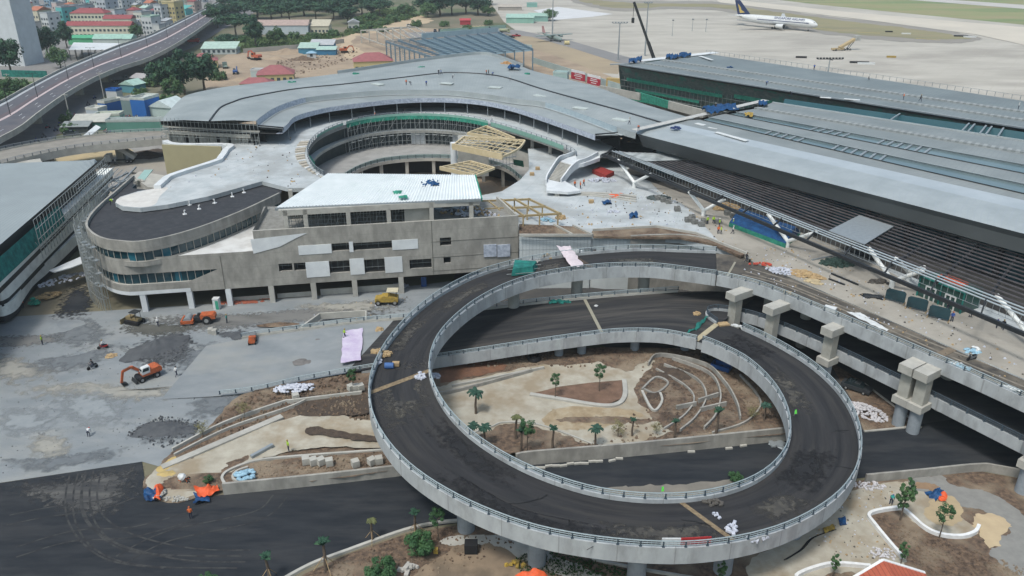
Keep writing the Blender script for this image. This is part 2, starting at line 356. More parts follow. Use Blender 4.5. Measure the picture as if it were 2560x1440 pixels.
# foreground sheets
sheet('gravel_yard',[(-400,1290),(0,1207),(355,1154),(430,1175),(640,1010),(930,950),(1150,905),(1150,700),(900,730),(640,752),(215,780),(-100,800),(-700,850)],0.01,GRAV,'pale grey crushed gravel yard in front of the concrete building','ground',False)
GROAD = mat('compacted grey base',(0.135,0.135,0.135),(0.18,0.175,0.165),0.15,0.95,c3=(0.085,0.083,0.08),sc3=0.09,f3=0.8,stretch=(0.5,1.5,1))
soft('base_road',[(290,800),(420,785),(640,778),(900,752),(1020,745),(1020,790),(900,800),(700,815),(520,835),(420,838),(330,828)],0.03,GROAD,'compacted grey road base along the concrete building')
soft('fresh_base',[(285,815),(330,800),(400,805),(520,812),(480,835),(400,845),(330,840),(290,832)],0.05,mat('damp base',(0.07,0.07,0.062),(0.10,0.098,0.088),0.4),'dark damp layer where the small grader works')
soft('bitumen_patch',[(-60,845),(60,835),(160,832),(200,845),(120,862),(40,872),(-60,868)],0.03,GROAD,'dark smeared bitumen patch left of the yard')
soft('tack_coat',[(520,835),(560,826),(640,822),(645,842),(612,860),(545,842)],0.05,GRAVD,'dark speckled tack coat patch beside the grey blocks')
soft('ramp_down',[(165,720),(215,700),(245,745),(235,780),(180,805),(120,800)],0.03,ASPH,'fresh black asphalt lane between the two buildings')
sheet('asphalt_road',[(-300,1270),(0,1208),(355,1154),(362,1200),(366,1240),(430,1258),(560,1236),(1010,1186),(1340,1150),(1985,1088),(2290,1062),(3000,960),(3000,1230),(2550,1188),(2450,1172),(2160,1194),(1700,1250),(1180,1302),(1000,1328),(850,1382),(700,1448),(500,1600),(-400,1600)],0.03,ASPH,'fresh black asphalt road crossing the foreground','road',False)
DMP = mat('damp gravel',(0.115,0.127,0.138),(0.155,0.166,0.176),0.8); TNS = mat('tan silt',(0.30,0.285,0.25),(0.25,0.245,0.225),0.8); PLG = mat('pale gravel dust',(0.25,0.268,0.28),(0.21,0.228,0.24),0.8)
for k,(m_,q,l) in enumerate([(TNS,[(-60,880),(60,890),(180,930),(80,960),(-60,950)],'pale tan silt at the left edge of the yard'),(TNS,[(60,1090),(160,1080),(180,1140),(90,1160)],'tan silt patch beside the bending worker'),(TNS,[(0,960),(200,950),(400,975),(500,960),(520,990),(300,1010),(80,1000)],'long tan silt streak across the yard'),(DMP,[(40,905),(200,880),(300,850),(330,870),(220,930),(60,940)],'damp streak in the middle of the yard'),(DMP,[(420,880),(520,850),(620,870),(560,940),(450,950)],'damp patch right of the dark heap'),(PLG,[(160,960),(300,980),(340,1060),(200,1080),(120,1020)],'pale gravel dust in the lower yard'),(DMP,[(480,990),(600,960),(640,975),(560,1040),(460,1060)],'damp patch beside the double kerb'),(PLG,[(640,880),(760,860),(850,880),(760,940),(640,950)],'pale dust on the ramp mouth'),(DMP,[(0,1150),(120,1140),(300,1115),(340,1135),(180,1172),(60,1192)],'damp strip along the asphalt edge'),(DMP,[(120,800),(240,790),(290,840),(210,880),(100,850)],'damp dark fan at the lane mouth'),(TNS,[(700,765),(860,752),(1000,748),(990,775),(800,785)],'tan dusty strip on the road base'),(PLG,[(0,1020),(120,1010),(160,1070),(40,1100),(-40,1060)],'pale dust at the lower left of the yard')]):
    soft('yard_stain',q,.055 + .002 * k,m_,l,.3,.7)
def tracks(pxs,wd,m=None,z=0.04):
    mb = MB(); n_ = 0
    for q in pxs:
        for o_ in (-0.95,0.95):
            n_ += 1; c = curve(q,30,z + .0015 * n_)
            a = offset(c,o_ - wd / 2); b = offset(c,o_ + wd / 2); mb.loft([a,b])
    return mb
struct('tyre_marks',tracks([[(195,1180),(185,1230),(190,1290),(230,1350),(300,1390),(420,1405)],[(235,1180),(222,1240),(240,1300),(320,1350),(470,1385),(620,1390)],[(20,1300),(120,1280),(250,1262),(330,1235)],[(40,1380),(180,1340),(330,1330),(480,1290)],[(215,1180),(203,1240),(215,1310),(270,1370),(380,1400),(600,1405)],[(700,1240),(640,1290),(420,1340),(300,1400)]],0.22),
       mat('dusty tyre mark',(0.05,0.05,0.05),(0.024,0.025,0.028),.7,0.95,lo=.42,hi=.58),'pale dusty tyre marks curving over the black asphalt','marking',fix=False)
soft('asphalt_dust',[(0,1210),(180,1185),(350,1158),(355,1235),(300,1290),(200,1300),(90,1270)],0.036,mat('dust film',(0.035,0.036,0.04),(0.10,0.097,0.092),0.5,0.95,c3=(0.025,0.026,0.03),sc3=0.35,stretch=(0.4,1.4,1),detail=9),'thin dust film on the asphalt beside the gravel edge')
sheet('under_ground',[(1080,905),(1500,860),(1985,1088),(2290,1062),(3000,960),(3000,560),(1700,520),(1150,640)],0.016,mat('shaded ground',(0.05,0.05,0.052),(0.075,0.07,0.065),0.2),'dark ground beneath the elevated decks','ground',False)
# island left of the ring : rises gently towards the ring
def isl(px): return 0.06 + max(0,min(1,(px - 480) / 420)) * 1.15
def IP(px,py,dz=0): return P(px,py,isl(px) + dz)
def isheet(name,pts,dz,m,label,cat='ground',sub=4):
    return struct(name,MB().poly(rag(smooth([IP(x,y,dz) for x,y in pts],sub + 8,True),.5)),m,label,cat,fix=False)
isheet('island_soil',[(372,1236),(362,1200),(395,1165),(430,1130),(520,1070),(600,990),(760,950),(925,925),(1075,905),(1090,1000),(1120,1160),(1010,1172),(800,1200),(560,1224),(430,1256)],0.0,SOIL,'brown soil island left of the ring ramp','ground',3)
isheet('island_screed',[(378,1232),(368,1200),(398,1168),(470,1140),(560,1100),(690,1056),(780,1036),(930,1052),(990,1068),(1000,1116),(800,1120),(700,1134),(620,1160),(575,1185),(545,1215),(430,1250)],0.05,SAND,'pale screed path over the soil island','path')
isheet('dark_soil_heap',[(735,1010),(760,988),(820,985),(905,985),(930,1020),(900,1036),(800,1042),(750,1035)],0.06,SOILD,'patch of dark wet soil on the island','ground')
isheet('soil_strip',[(765,1072),(800,1068),(850,1078),(930,1090),(960,1102),(900,1102),(820,1090),(770,1084)],0.09,SOILD,'dark soil strip across the pale screed','ground')
isheet('soil_verge',[(500,1192),(540,1172),(610,1140),(622,1146),(580,1172),(520,1200)],0.09,SOIL,'brown soil verge beside the planter wall','ground')
isheet('planter_soil',[(585,1205),(590,1180),(630,1158),(720,1146),(850,1136),(990,1130),(1000,1165),(850,1186),(700,1200),(620,1214)],0.12,SOIL,'brown planter soil with scattered debris','ground')
isheet('yellow_sand',[(392,1172),(420,1150),(445,1140),(440,1160),(405,1180)],0.10,mat('yellow sand',(0.46,0.34,0.14),(0.38,0.28,0.12),0.8),'spill of yellow sand at the island tip','ground')
# garden inside the ring
GZ = 1.3
def gsheet(name,pts,dz,m,label,cat='ground',sm=True,sub=5): return sheet(name,pts,GZ + dz,m,label,cat,sm,sub)
gsheet('garden_soil',[(1000,905),(1500,868),(1850,872),(2010,960),(2040,1050),(1985,1083),(1340,1134),(1200,1120),(1060,1000)],0,SOIL,'brown garden soil enclosed by the ring ramp','ground',False)
gsheet('garden_screed',[(1090,968),(1200,942),(1330,915),(1480,893),(1600,900),(1640,905),(1600,950),(1590,1000),(1650,1040),(1720,1060),(1600,1105),(1480,1112),(1330,1065),(1250,1062),(1190,1090),(1120,1050),(1085,1000)],0.03,SAND,'sandy screed paths of the half built garden','path')
gsheet('red_soil',[(1110,920),(1180,905),(1260,908),(1255,925),(1160,945),(1105,958)],0.06,mat('reddish soil',(0.20,0.10,0.06),(0.14,0.075,0.05),0.8,bump=0.2,bsc=2),'reddish brown soil strip by the lower deck wall','ground')
gsheet('bank_soil',[(1340,905),(1500,882),(1640,884),(1610,905),(1560,928),(1500,905),(1400,912)],0.06,SOIL,'brown bank of soil under the lower deck','ground')
gsheet('terrace_soil',[(1606,940),(1660,905),(1760,915),(1830,965),(1855,1030),(1800,1080),(1700,1085),(1640,1050),(1600,990)],0.05,mat('rubbly soil',(0.15,0.10,0.07),(0.06,0.045,0.035),1.0,bump=.3,bsc=2,c3=(.27,.21,.15),sc3=.3),'dark rubbly soil between the curved terrace walls','ground')
gsheet('dug_soil',[(1400,1020),(1560,1022),(1600,1040),(1480,1075),(1360,1060)],0.04,mat('dug earth',(0.33,0.26,0.17),(0.24,0.18,0.11),0.7,c3=(.42,.37,.28),sc3=.4),'dug sandy earth below the L shaped kerb','ground')
gsheet('screed_stripe',[(1400,1046),(1520,1042),(1640,1050),(1610,1058),(1500,1056),(1420,1054)],0.06,SOIL,'narrow brown soil stripe in the screed','ground')
gsheet('palm_bed',[(1190,1100),(1250,1070),(1330,1068),(1400,1085),(1500,1112),(1700,1090),(1960,1055),(1985,1082),(1340,1133),(1240,1130)],0.06,SOIL,'brown soil bed with young palms along the retaining wall','ground',True,4)
# park at the lower right and strip at the bottom
sheet('park_soil',[(560,1600),(760,1435),(870,1385),(1020,1333),(1180,1306),(1700,1256),(2160,1200),(2450,1178),(2560,1198),(3000,1240),(3000,1700)],0.012,SOIL,'brown soil along the bottom edge of the site','ground',False)
sheet('park_screed',[(1900,1470),(1880,1400),(2000,1330),(2120,1240),(2170,1215),(2270,1205),(2330,1240),(2380,1280),(2450,1330),(2400,1345),(2320,1330),(2240,1275),(2178,1285),(2200,1330),(2262,1392),(2240,1440),(2100,1430)],0.022,SAND,'sandy screed plaza beside the ring ramp','path')
sheet('grey_path',[(2280,1195),(2350,1190),(2390,1215),(2470,1230),(2560,1290),(2640,1400),(2600,1450),(2500,1410),(2480,1370),(2520,1320),(2450,1275),(2370,1265),(2340,1235),(2275,1222)],0.032,mat('grey path gravel',(0.19,0.185,0.175),(0.23,0.225,0.21),0.8,bump=0.02),'grey gravel path curving through the park','path')
sheet('sand_bed',[(2428,1300),(2460,1283),(2500,1290),(2528,1312),(2500,1350),(2480,1372),(2450,1340)],0.042,mat('clean sand',(0.46,0.36,0.23),(0.40,0.31,0.2),0.6),'pale sand filled bed edged by the grey path','ground')
sheet('swirl_sand',[(2320,1260),(2370,1238),(2400,1260),(2400,1300),(2360,1315),(2318,1295)],0.037,mat('swirled sand',(0.40,0.31,0.19),(0.33,0.26,0.165),0.6),'swirled sandy patch in the park screed','ground')
sheet('brown_bed',[(2285,1212),(2320,1205),(2345,1215),(2340,1228),(2300,1222)],0.042,mat('bed earth',(0.27,0.18,0.11),(0.21,0.14,0.09),0.8),'small brown oval bed by the boundary wall','ground')
sheet('under_ring_path',[(1100,1352),(1160,1338),(1250,1340),(1380,1385),(1500,1440),(1440,1450),(1300,1400),(1220,1365),(1120,1362)],0.022,CONL,'pale concrete path curving beneath the ring','path')
sheet('brown_floor',[(1040,1430),(1140,1370),(1230,1362),(1290,1390),(1330,1450),(1050,1470)],0.032,mat('trampled earth',(0.24,0.18,0.125),(0.18,0.135,0.095),0.4,c3=(0.10,0.08,0.06),sc3=0.2),'trampled brown earth under the ring edge','ground')
sheet('ring_sand',[(1400,1245),(1500,1222),(1650,1212),(1850,1200),(1900,1215),(1850,1250),(1600,1275)],0.036,mat('road dust',(0.21,0.19,0.16),(0.14,0.13,0.115),0.3),'dusty strip of the road inside the ring','ground')
# low walls and kerbs: each a thing of its own
def wall(name,pts,th,h,m,label,cat='wall',n=None,z=None,cyc=False,zf=None,group=None):
    q = [zf(x,y) for x,y in pts] if zf else PL(pts,z or 0)
    if len(pts) > 2: q = smooth(q,6,cyc)
    if cyc: q = q + [q[0]]
    a = offset(q,th / 2); b = offset(q,-th / 2)
    o = MB().loft([up(a,-0.3),up(a,h),up(b,h),up(b,-0.3)],caps=not cyc).build(name,m)
    return tag(o,label,cat,group)
wall('retaining_wall',[(560,1236),(800,1212),(1010,1188),(1100,1178)],0.35,1.75,CONC,'stained concrete retaining wall along the road, left of the ring')
wall('retaining_wall',[(1290,1168),(1340,1160),(1600,1138),(1990,1098)],0.35,2.2,CONC,'long concrete retaining wall in front of the garden palms')
wall('planter_wall',[(562,1212),(556,1196),(575,1178),(640,1155),(740,1144),(960,1128)],0.35,0.35,CONL,'rounded planter wall enclosing the light blue sacks',zf=lambda x,y: IP(x,y,0))
wall('planter_wall',[(620,1170),(590,1182),(584,1200),(620,1212)],0.3,0.3,CONL,'short curved inner planter wall beside the light blue sacks',zf=lambda x,y: IP(x,y,0.1))
wall('slab_kerb',[(405,1170),(705,1042)],1.1,0.22,CONL,'broad straight concrete kerb slab across the soil island',zf=lambda x,y: IP(x,y,0))
wall('double_kerb',[(432,1128),(560,1062),(700,1012),(740,1005),(905,985)],0.3,0.55,CONL,'upper concrete kerb wall of the yard edge, beside the saplings',zf=lambda x,y: IP(x,y,0))
wall('double_kerb',[(436,1140),(570,1074),(720,1022),(770,1000)],0.25,0.4,CONL,'lower concrete kerb wall just below its longer twin',zf=lambda x,y: IP(x,y,0))
wall('concrete_kerb',[(700,1455),(780,1412),(870,1378),(1010,1328),(1100,1308),(1190,1302)],0.4,0.3,CONL,'pale kerb curving along the bottom of the black road')
wall('boundary_wall',[(2162,1205),(2300,1192),(2440,1178),(2500,1184),(2700,1222)],0.3,1.25,CONC,'concrete boundary wall between the black road and the park')
wall('garden_kerb',[(1325,988),(1400,1000),(1500,1016),(1545,1012),(1562,990),(1560,952)],0.7,0.35,CONL,'white L shaped kerb round the brown soil mound',z=GZ)
sheet('mound_soil',[(1325,985),(1400,966),(1480,956),(1556,950),(1556,995),(1520,1010),(1420,1000)],GZ + 0.3,mat('mound soil',(0.19,0.115,0.08),(0.13,0.08,0.055),0.7,bump=0.2,bsc=2),'brown soil filling the L shaped kerb','ground',False)
wall('garden_kerb',[(1605,980),(1625,1020),(1640,1028),(1655,1005),(1650,985)],0.35,0.35,CONL,'small V shaped kerb in the middle of the garden',z=GZ)
wall('garden_kerb',[(1610,975),(1640,985),(1670,960),(1640,945),(1605,975)],0.3,0.3,CONC,'rounded kerb loop around dark rubble in the garden',z=GZ)
for i,(q,l) in enumerate([([(1620,916),(1650,892),(1760,915),(1810,960),(1840,1010),(1850,1050)],'outermost curved terrace wall with the angular corner at its top'),
    ([(1680,900),(1770,935),(1800,985),(1790,1040),(1760,1075)],'second curved terrace wall from the outside'),
    ([(1660,915),(1740,950),(1765,995),(1740,1045),(1700,1080)],'third curved terrace wall from the outside'),
    ([(1640,925),(1710,965),(1735,1000),(1712,1040),(1660,1075)],'innermost curved terrace wall of the stepped garden'),
    ([(1850,940),(1890,985),(1900,1020),(1860,1060),(1780,1085)],'lone curved kerb nearest the ring inside the garden')]):
    wall('terrace_wall',q,0.22,0.4 + 0.12 * (3 - i if i < 4 else 0),CONC,l,z=GZ,group='terrace walls of the stepped garden')
for q,l in [([(1690,1025),(1740,1015)],'short straight divider left of the stepped planters'),([(1745,1008),(1795,992)],'upper straight divider of the stepped planters'),([(1750,1030),(1815,1015)],'lower straight divider of the stepped planters')]:
    wall('divider_wall',q,0.25,0.8,CONC,l,z=GZ,group='dividers between the terraces')
wall('stair_wall',[(1080,975),(1120,985),(1330,930)],0.3,0.6,CONC,'low stepped wall leading from the ring into the garden',z=GZ)
wall('stair_wall',[(1130,968),(1360,922)],0.3,0.45,CONL,'upper straight step wall above the screed',z=GZ)
wall('palm_kerb',[(1180,1085),(1230,1068),(1260,1058),(1340,1062),(1420,1088),(1480,1112)],0.2,0.25,CONL,'thin kerb bordering the bed of short palms',z=GZ)
WK = plain('white kerb paint',(0.72,0.72,0.72),0.6)
wall('white_kerb',[(2255,1398),(2188,1318),(2174,1288),(2240,1274),(2262,1280),(2310,1322),(2350,1340),(2400,1345),(2435,1335),(2446,1318)],0.38,0.5,WK,'white painted kerb outlining the brown bed beside the park path')
wall('white_kerb',[(2160,1460),(1990,1450),(2070,1415),(2175,1420)],0.38,0.5,WK,'white painted kerb left of the red tiled hut')
wall('lower_kerb',[(1480,1400),(1600,1425),(1750,1450)],0.3,0.3,CONL,'grey kerb in the shade beneath the ring bottom')
wall('slot_wall',[(1400,878),(1300,895),(1100,916)],0.3,1.4,CONL,'concrete wall tucked beneath the lower deck edge',z=0.3)
wall('road_kerb',[(2160,1080),(2280,1068),(2290,1060),(2160,960)],0.3,0.2,CONL,'kerb round the soil strip by the twin pier')
sheet('pier_soil',[(2070,900),(2150,950),(2290,1050),(2280,1066),(2160,1078),(2130,1000)],0.05,SOIL,'brown soil strip around the foot of the twin pier','ground',False)
# ============================================================ RAMPS AND DECKS
POSTM = MB().box(0,0,0,0.14,0.14,1.0).box(0,0,0,0.3,0.3,0.06).mesh('post')
def railing(parent,pts,h0,h=0.75,step=2.3,name='railing',nr=3,mesh_panel=True,rm=None,maxp=95):
    q = up(pts,h0); mb = MB()
    r_ = resample(q,max(3,int(length(q) / 1.6)))
    for k in range(nr):
        hh = h * (1 - k * 0.36)
        mb.path(up(r_,hh),0.07 if k == 0 else 0.045,5)
    if mesh_panel:
        s = resample(q,max(3,int(length(q) / 0.45)))
        for p in s: mb.tube(p + V((0,0,.05)),p + V((0,0,h * 0.95)),0.02,n=3,cap=False)
    o = mb.build(name,rm or RAIL,parent)
    n = min(maxp,max(2,int(length(q) / step)))
    off = V((0,0,0)); a = parent
    while a is not None: off += a.location; a = a.parent
    for p in resample(q,n):
        c = bpy.data.objects.new('post',POSTM); col.objects.link(c); c.parent = o; c.location = p - off; c.scale = (1,1,h * 0.97)
    return o
POSTM.materials.append(POST)
def para(parent,edge,side,m_in,h=0.55,th=0.35,drop=1.6,name='parapet',m_out=None):
    'concrete parapet on the road edge plus the outer girder face; side=+1 right of travel'
    a = edge; b = offset(edge,side * th)
    return MB().loft([up(a,-0.1),up(a,h),up(b,h),up(b,-drop),up(offset(edge,side * (th - 0.3)),-drop)],caps=False).build(name,m_in,parent)
# --- upper spiral : outer and inner edge of the asphalt, in the photograph's pixels with their real height
OUT = [(1790,634,11),(1700,631,11),(1600,628,11),(1500,634,10.9),(1400,645,10.8),(1300,663,10.6),(1200,692,10.4),(1110,737,10.2),(1040,790,10),(985,850,9.8),(950,905,9.6),(930,960,9.5),(930,1020,9.3),(950,1080,9.1),(995,1145,8.9),(1060,1203,8.7),(1150,1258,8.5),(1250,1303,8.3),(1360,1338,8.1),(1480,1360,7.9),(1600,1372,7.7),(1720,1374,7.5),(1840,1360,7.3),(1950,1330,7.1),(2040,1285,6.9),(2105,1230,6.75),(2140,1165,6.6),(2145,1100,6.45),(2125,1035,6.3),(2085,975,6.15),(2025,920,6.0),(1950,872,5.9),(1870,832,5.75),(1800,805,5.6)]
INN = [(1790,692,11),(1700,680,11),(1620,672,11),(1520,673,10.9),(1430,682,10.8),(1340,698,10.6),(1260,725,10.4),(1190,762,10.2),(1135,805,10),(1095,850,9.8),(1075,895,9.6),(1072,940,9.5),(1088,990,9.3),(1118,1040,9.1),(1165,1090,8.9),(1230,1138,8.7),(1310,1182,8.5),(1400,1218,8.3),(1490,1243,8.1),(1580,1256,7.9),(1660,1259,7.7),(1740,1254,7.5),(1820,1238,7.3),(1890,1210,7.1),(1940,1172,6.9),(1970,1125,6.75),(1977,1075,6.6),(1965,1025,6.45),(1940,980,6.3),(1905,940,6.15),(1862,905,6.0),(1815,880,5.9),(1775,862,5.75),(1742,852,5.6)]
NR = 150
ring_o = curve(OUT,NR); ring_i = curve(INN,NR)
ring = thing('ring_ramp','spiral ring road ramp of black asphalt with grey white girder, large in the foreground','ramp',P(1500,1300,0))
MB().loft([ring_o,ring_i]).build('road_deck',RINGA,ring,fix=False)
bo = offset(ring_o,0.2); bi = offset(ring_i,-0.2)
MB().loft([up([a.lerp(b,t) for a,b in zip(ring_o,ring_i)],dz) for t,dz in ((0,-0.15),(0.0,-1.4),(0.12,-1.9),(0.88,-1.9),(1,-1.4),(1,-0.15))]).build('girder',GIRD,ring)
# travel direction is anticlockwise seen from above : the outer edge lies to the right
para(ring,ring_o[:-3],1,GIRD,name='outer_parapet')
para(ring,ring_i[:-1],-1,GIRD,name='inner_parapet')
railing(ring,offset(ring_o[:-3],0.18),0.55,name='outer_railing')
railing(ring,offset(ring_i[:-1],-0.18),0.55,name='inner_railing')
def crossjoint(i,wd,m,name,th=0.03):
    a,b = ring_o[i],ring_i[i]; u = (ring_o[i + 1] - a).normalized() * wd / 2
    MB().hexa([a - u + V((0,0,.01)),a + u + V((0,0,.01)),b + u + V((0,0,.01)),b - u + V((0,0,.01))],[a - u + V((0,0,th)),a + u + V((0,0,th)),b + u + V((0,0,th)),b - u + V((0,0,th))]).build(name,m,ring)
def near(px,py,pts):
    best = min(range(len(pts)),key=lambda i: (proj(pts[i]) - V((px,py))).length); return best
def proj(p):
    y = p.y * CP - (p.z - CAMH) * SP; u = p.y * SP + (p.z - CAMH) * CP
    return V((1280 + FP * p.x / y,720 - FP * u / y))
RUST = mat('rusty joint filler',(0.14,0.10,0.065),(0.26,0.20,0.12),2.5)
for px,py,nm,m_,wd in ((932,975,'expansion_joint',RUST,0.9),(1850,1358,'expansion_joint',RUST,0.6),(1440,640,'expansion_joint',SOILD,1.0)):
    crossjoint(min(near(px,py,ring_o),NR - 3),wd,m_,nm)
DUSTR = mat('ramp dust',(0.065,0.06,0.054),(0.035,0.034,0.034),1.5,c3=(0.11,0.10,0.08),sc3=0.7)
DUSTS = soften(DUSTR,.25,1.5); DKS = soften(mat('fresh bitumen smear',(.012,.012,.014),(.02,.02,.022),1),.25,1.2)
for k,(a_,b_,t0,t1) in enumerate([(0.385,.46,.05,.95),(.30,.37,.0,.4),(.47,.56,.55,.95),(.6,.68,.1,.5),(.70,.74,.1,.7),(.745,.80,.25,.95),(.12,.2,.1,.9),(.05,.11,.3,.8),(.93,.985,.1,.9),(.84,.92,.5,.95),(.22,.3,.2,.6),(.5,.62,.05,.35)]):
    i0,i1 = int(NR * a_),int(NR * b_); q = [ring_o[i].lerp(ring_i[i],t0) for i in range(i0,i1 + 1)] + [ring_o[i].lerp(ring_i[i],t1) for i in range(i1,i0 - 1,-1)]
    softpoly(MB(),up(q,.012 + .0015 * k)).build('dust_patch' if k % 3 != 2 else 'smear',DUSTS if k % 3 != 2 else DKS,ring,fix=False)
crk = MB()
for k in range(14):
    i = random.randint(60,128); t = random.uniform(0.1,0.9); p = ring_o[i].lerp(ring_i[i],t) + V((0,0,.012)); a = random.uniform(0,6.28)
    for s in range(random.randint(3,7)):
        a += random.uniform(-.5,.5); q = p + V((math.cos(a),math.sin(a),0)) * random.uniform(.4,1.1); crk.beam(p,q,0.07,0.006); p = q
crk.build('crack',plain('crack',(0.01,0.01,0.01)),ring)['kind'] = 'stuff'
# round columns of the ring
COLG = plain('column grey paint',(0.27,0.30,0.33),0.8)
for px,py in ((1168,1315),(1352,1412),(1590,1440),(1808,1430),(2020,1370),(1262,800),(1414,760),(1587,740),(2095,1200),(960,1090)):
    # under the middle of the road, at the nearest station to this ground point
    g = P(px,py,0); i = min(range(NR),key=lambda i: ((ring_o[i].lerp(ring_i[i],.5)).xy - g.xy).length)
    c = ring_o[i].lerp(ring_i[i],0.5); MB().tube(V((c.x,c.y,-0.3)),V((c.x,c.y,c.z - 1.85)),1.05,n=20).build('column',COLG if py > 900 else CONL,ring,sm=False)
# --- lower roadway (merges with the ring's lower end, dives under its left arm, reaches the yard)
lo = thing('lower_deck','lower ramp deck of dark asphalt passing beneath the ring ramp','ramp',P(1400,860,0))
LU = [(470,873,0.05),(640,842,0.5),(760,826,1.1),(900,808,2.0),(1000,800,2.7),(1100,789,3.5),(1190,778,4.1),(1330,762,4.8),(1470,748,5.3),(1620,736,5.6),(1760,728,5.6),(1900,735,5.6)]
LL = [(360,1000,0.05),(600,985,0.3),(760,952,0.9),(915,925,1.7),(1000,912,2.4),(1075,900,3.2),(1190,883,4.0),(1340,860,4.8),(1500,838,5.4),(1580,833,5.6),(1660,836,5.6),(1742,852,5.6)]
lu = curve(LU,70); ll = curve(LL,70)
i_s = 24
RMPA = GRAV
MB().loft([lu[i_s:],ll[i_s:]]).build('road_deck',DECKA,lo,fix=False)
MB().loft([lu[2:i_s + 1],ll[2:i_s + 1]]).build('gravel_ramp',RMPA,lo,fix=False)
MB().loft([up([a.lerp(b,t) for a,b in zip(lu[26:],ll[26:])],dz) for t,dz in ((0.0,-.1),(0.0,-1.3),(1,-1.3),(1,-.1))]).build('girder',GIRD,lo)
para(lo,lu[6:-10],-1,CONL,h=0.45,drop=0.7,name='rear_parapet')
para(lo,ll[28:],1,GIRD,h=0.45,drop=1.5,name='front_parapet')
railing(lo,offset(lu[6:-10],-0.18),0.45,name='rear_railing',h=0.65,mesh_panel=False)
railing(lo,offset(ll[9:],0.18),0.42,name='front_railing',h=0.65)
JNT = plain('grey joint strip',(0.30,0.28,0.22))
a,b = P(1462,749,5.37),P(1508,838,5.45); MB().beam(a,b,0.55,0.1).build('expansion_joint',JNT,lo)
a,b = P(1795,808,5.66),P(1740,851,5.66); MB().beam(a,b,0.9,0.1).build('expansion_joint',mat('tan joint',(0.40,0.35,0.24),(0.33,0.28,0.19),1),lo)
for i,t in ((33,0.85),(50,0.85),(53,0.85),(60,0.85),(66,0.8)):
    c = lu[i].lerp(ll[i],t); MB().tube(V((c.x,c.y,0)),V((c.x,c.y,c.z - 1.2)),0.75,n=16).build('column',COLG,lo)
# mid level road that runs below the departure deck
ML = curve([(1790,812,5.55),(1764,792,5.55),(1770,778,5.55),(1800,776,5.55),(1860,787,5.55),(1920,805,5.55),(2060,864,5.5),(2250,955,5.5),(2400,1030,5.5),(2560,1110,5.5),(2750,1205,5.5)],90)
mid = thing('mid_deck','middle level road deck with dark railing running beneath the departure deck','bridge',P(2250,1000,0))
far_ = [P(1760,728,5.54),P(1900,735,5.54)] + [V((p.x,p.y,5.54)) for p in PL([(2100,790),(2300,880),(2560,1000),(2750,1090)],5.54)]
MB().slab([V((p.x,p.y,5.54)) for p in [P(1742,852),P(1742,852)][:0]] + [V((p.x,p.y,5.54)) for p in ML] + far_[::-1] + [P(1742,852,5.54)],0.5).build('road_deck',ASPH,mid)
para(mid,ML,1,GIRD,h=0.45,drop=1.3,name='parapet')
railing(mid,offset(ML,0.18),0.45,h=0.75,name='railing',rm=POST)
# --- departure deck : one broad slab z = 11 carried by hammerhead piers
DZ = 11.0
DE = curve([(1560,668),(1620,672),(1700,680),(1790,692),(1880,712),(1960,740),(2060,782),(2200,842),(2330,898),(2450,950),(2560,1000),(2760,1092)],80,DZ)
dep = thing('departure_deck','broad upper departure road deck with dusty asphalt in front of the terminal canopy','bridge',P(2300,900,0))
kerb = PL([(1560,600),(1700,612),(1800,625),(1862,640),(1880,652),(2050,725),(2250,812),(2400,878),(2560,948),(2760,1038)],DZ)
kerb = [V((p.x,p.y,DZ)) for p in kerb]
joint = near(1790,660,[a.lerp(b,.5) for a,b in zip(ring_o,ring_i)])
dd = [DE[i] for i in range(len(DE)) if proj(DE[i]).x > 1788]
MB().poly(up(dd,0.0) + [p for p in reversed(kerb) if proj(p).x > 1850] + [P(1790,634,DZ)]).build('road_deck',DUSTY,dep,fix=False)
MB().slab([V((p.x,p.y,DZ - 0.12)) for p in dd] + [V((p.x,p.y,DZ - 0.12)) for p in reversed(kerb) if proj(p).x > 1850] + [P(1790,634,DZ - 0.12)],1.3).build('girder',GIRD,dep)
para(dep,dd,1,GIRD,h=0.5,drop=1.5,name='parapet')
railing(dep,offset(dd,0.18),0.5,name='railing',h=0.7)
trk = MB()
for q in ([(1850,690),(1960,720),(2150,800),(2350,888),(2560,975)],[(1870,675),(2000,716),(2180,790),(2380,870),(2560,935)]):
    c = curve(q,30,DZ + .015)
    for o_ in (-.9,.9): trk.loft([offset(c,o_ - .2),offset(c,o_ + .2)])
trk.build('tyre_mark',mat('tan tyre mark',(0.24,0.21,0.17),(0.14,0.125,0.105),0.8),dep,fix=False)
a,b = P(1838,655,DZ + .02),P(1818,690,DZ + .02); MB().beam(a,b,0.35,0.04).build('expansion_joint',JNT,dep)
a,b = P(2400,862,DZ + .03),P(2335,895,DZ + .03); MB().beam(a,b,1.2,0.05).build('expansion_joint',mat('brown joint',(0.14,0.11,0.08),(0.19,0.15,0.11),1),dep)
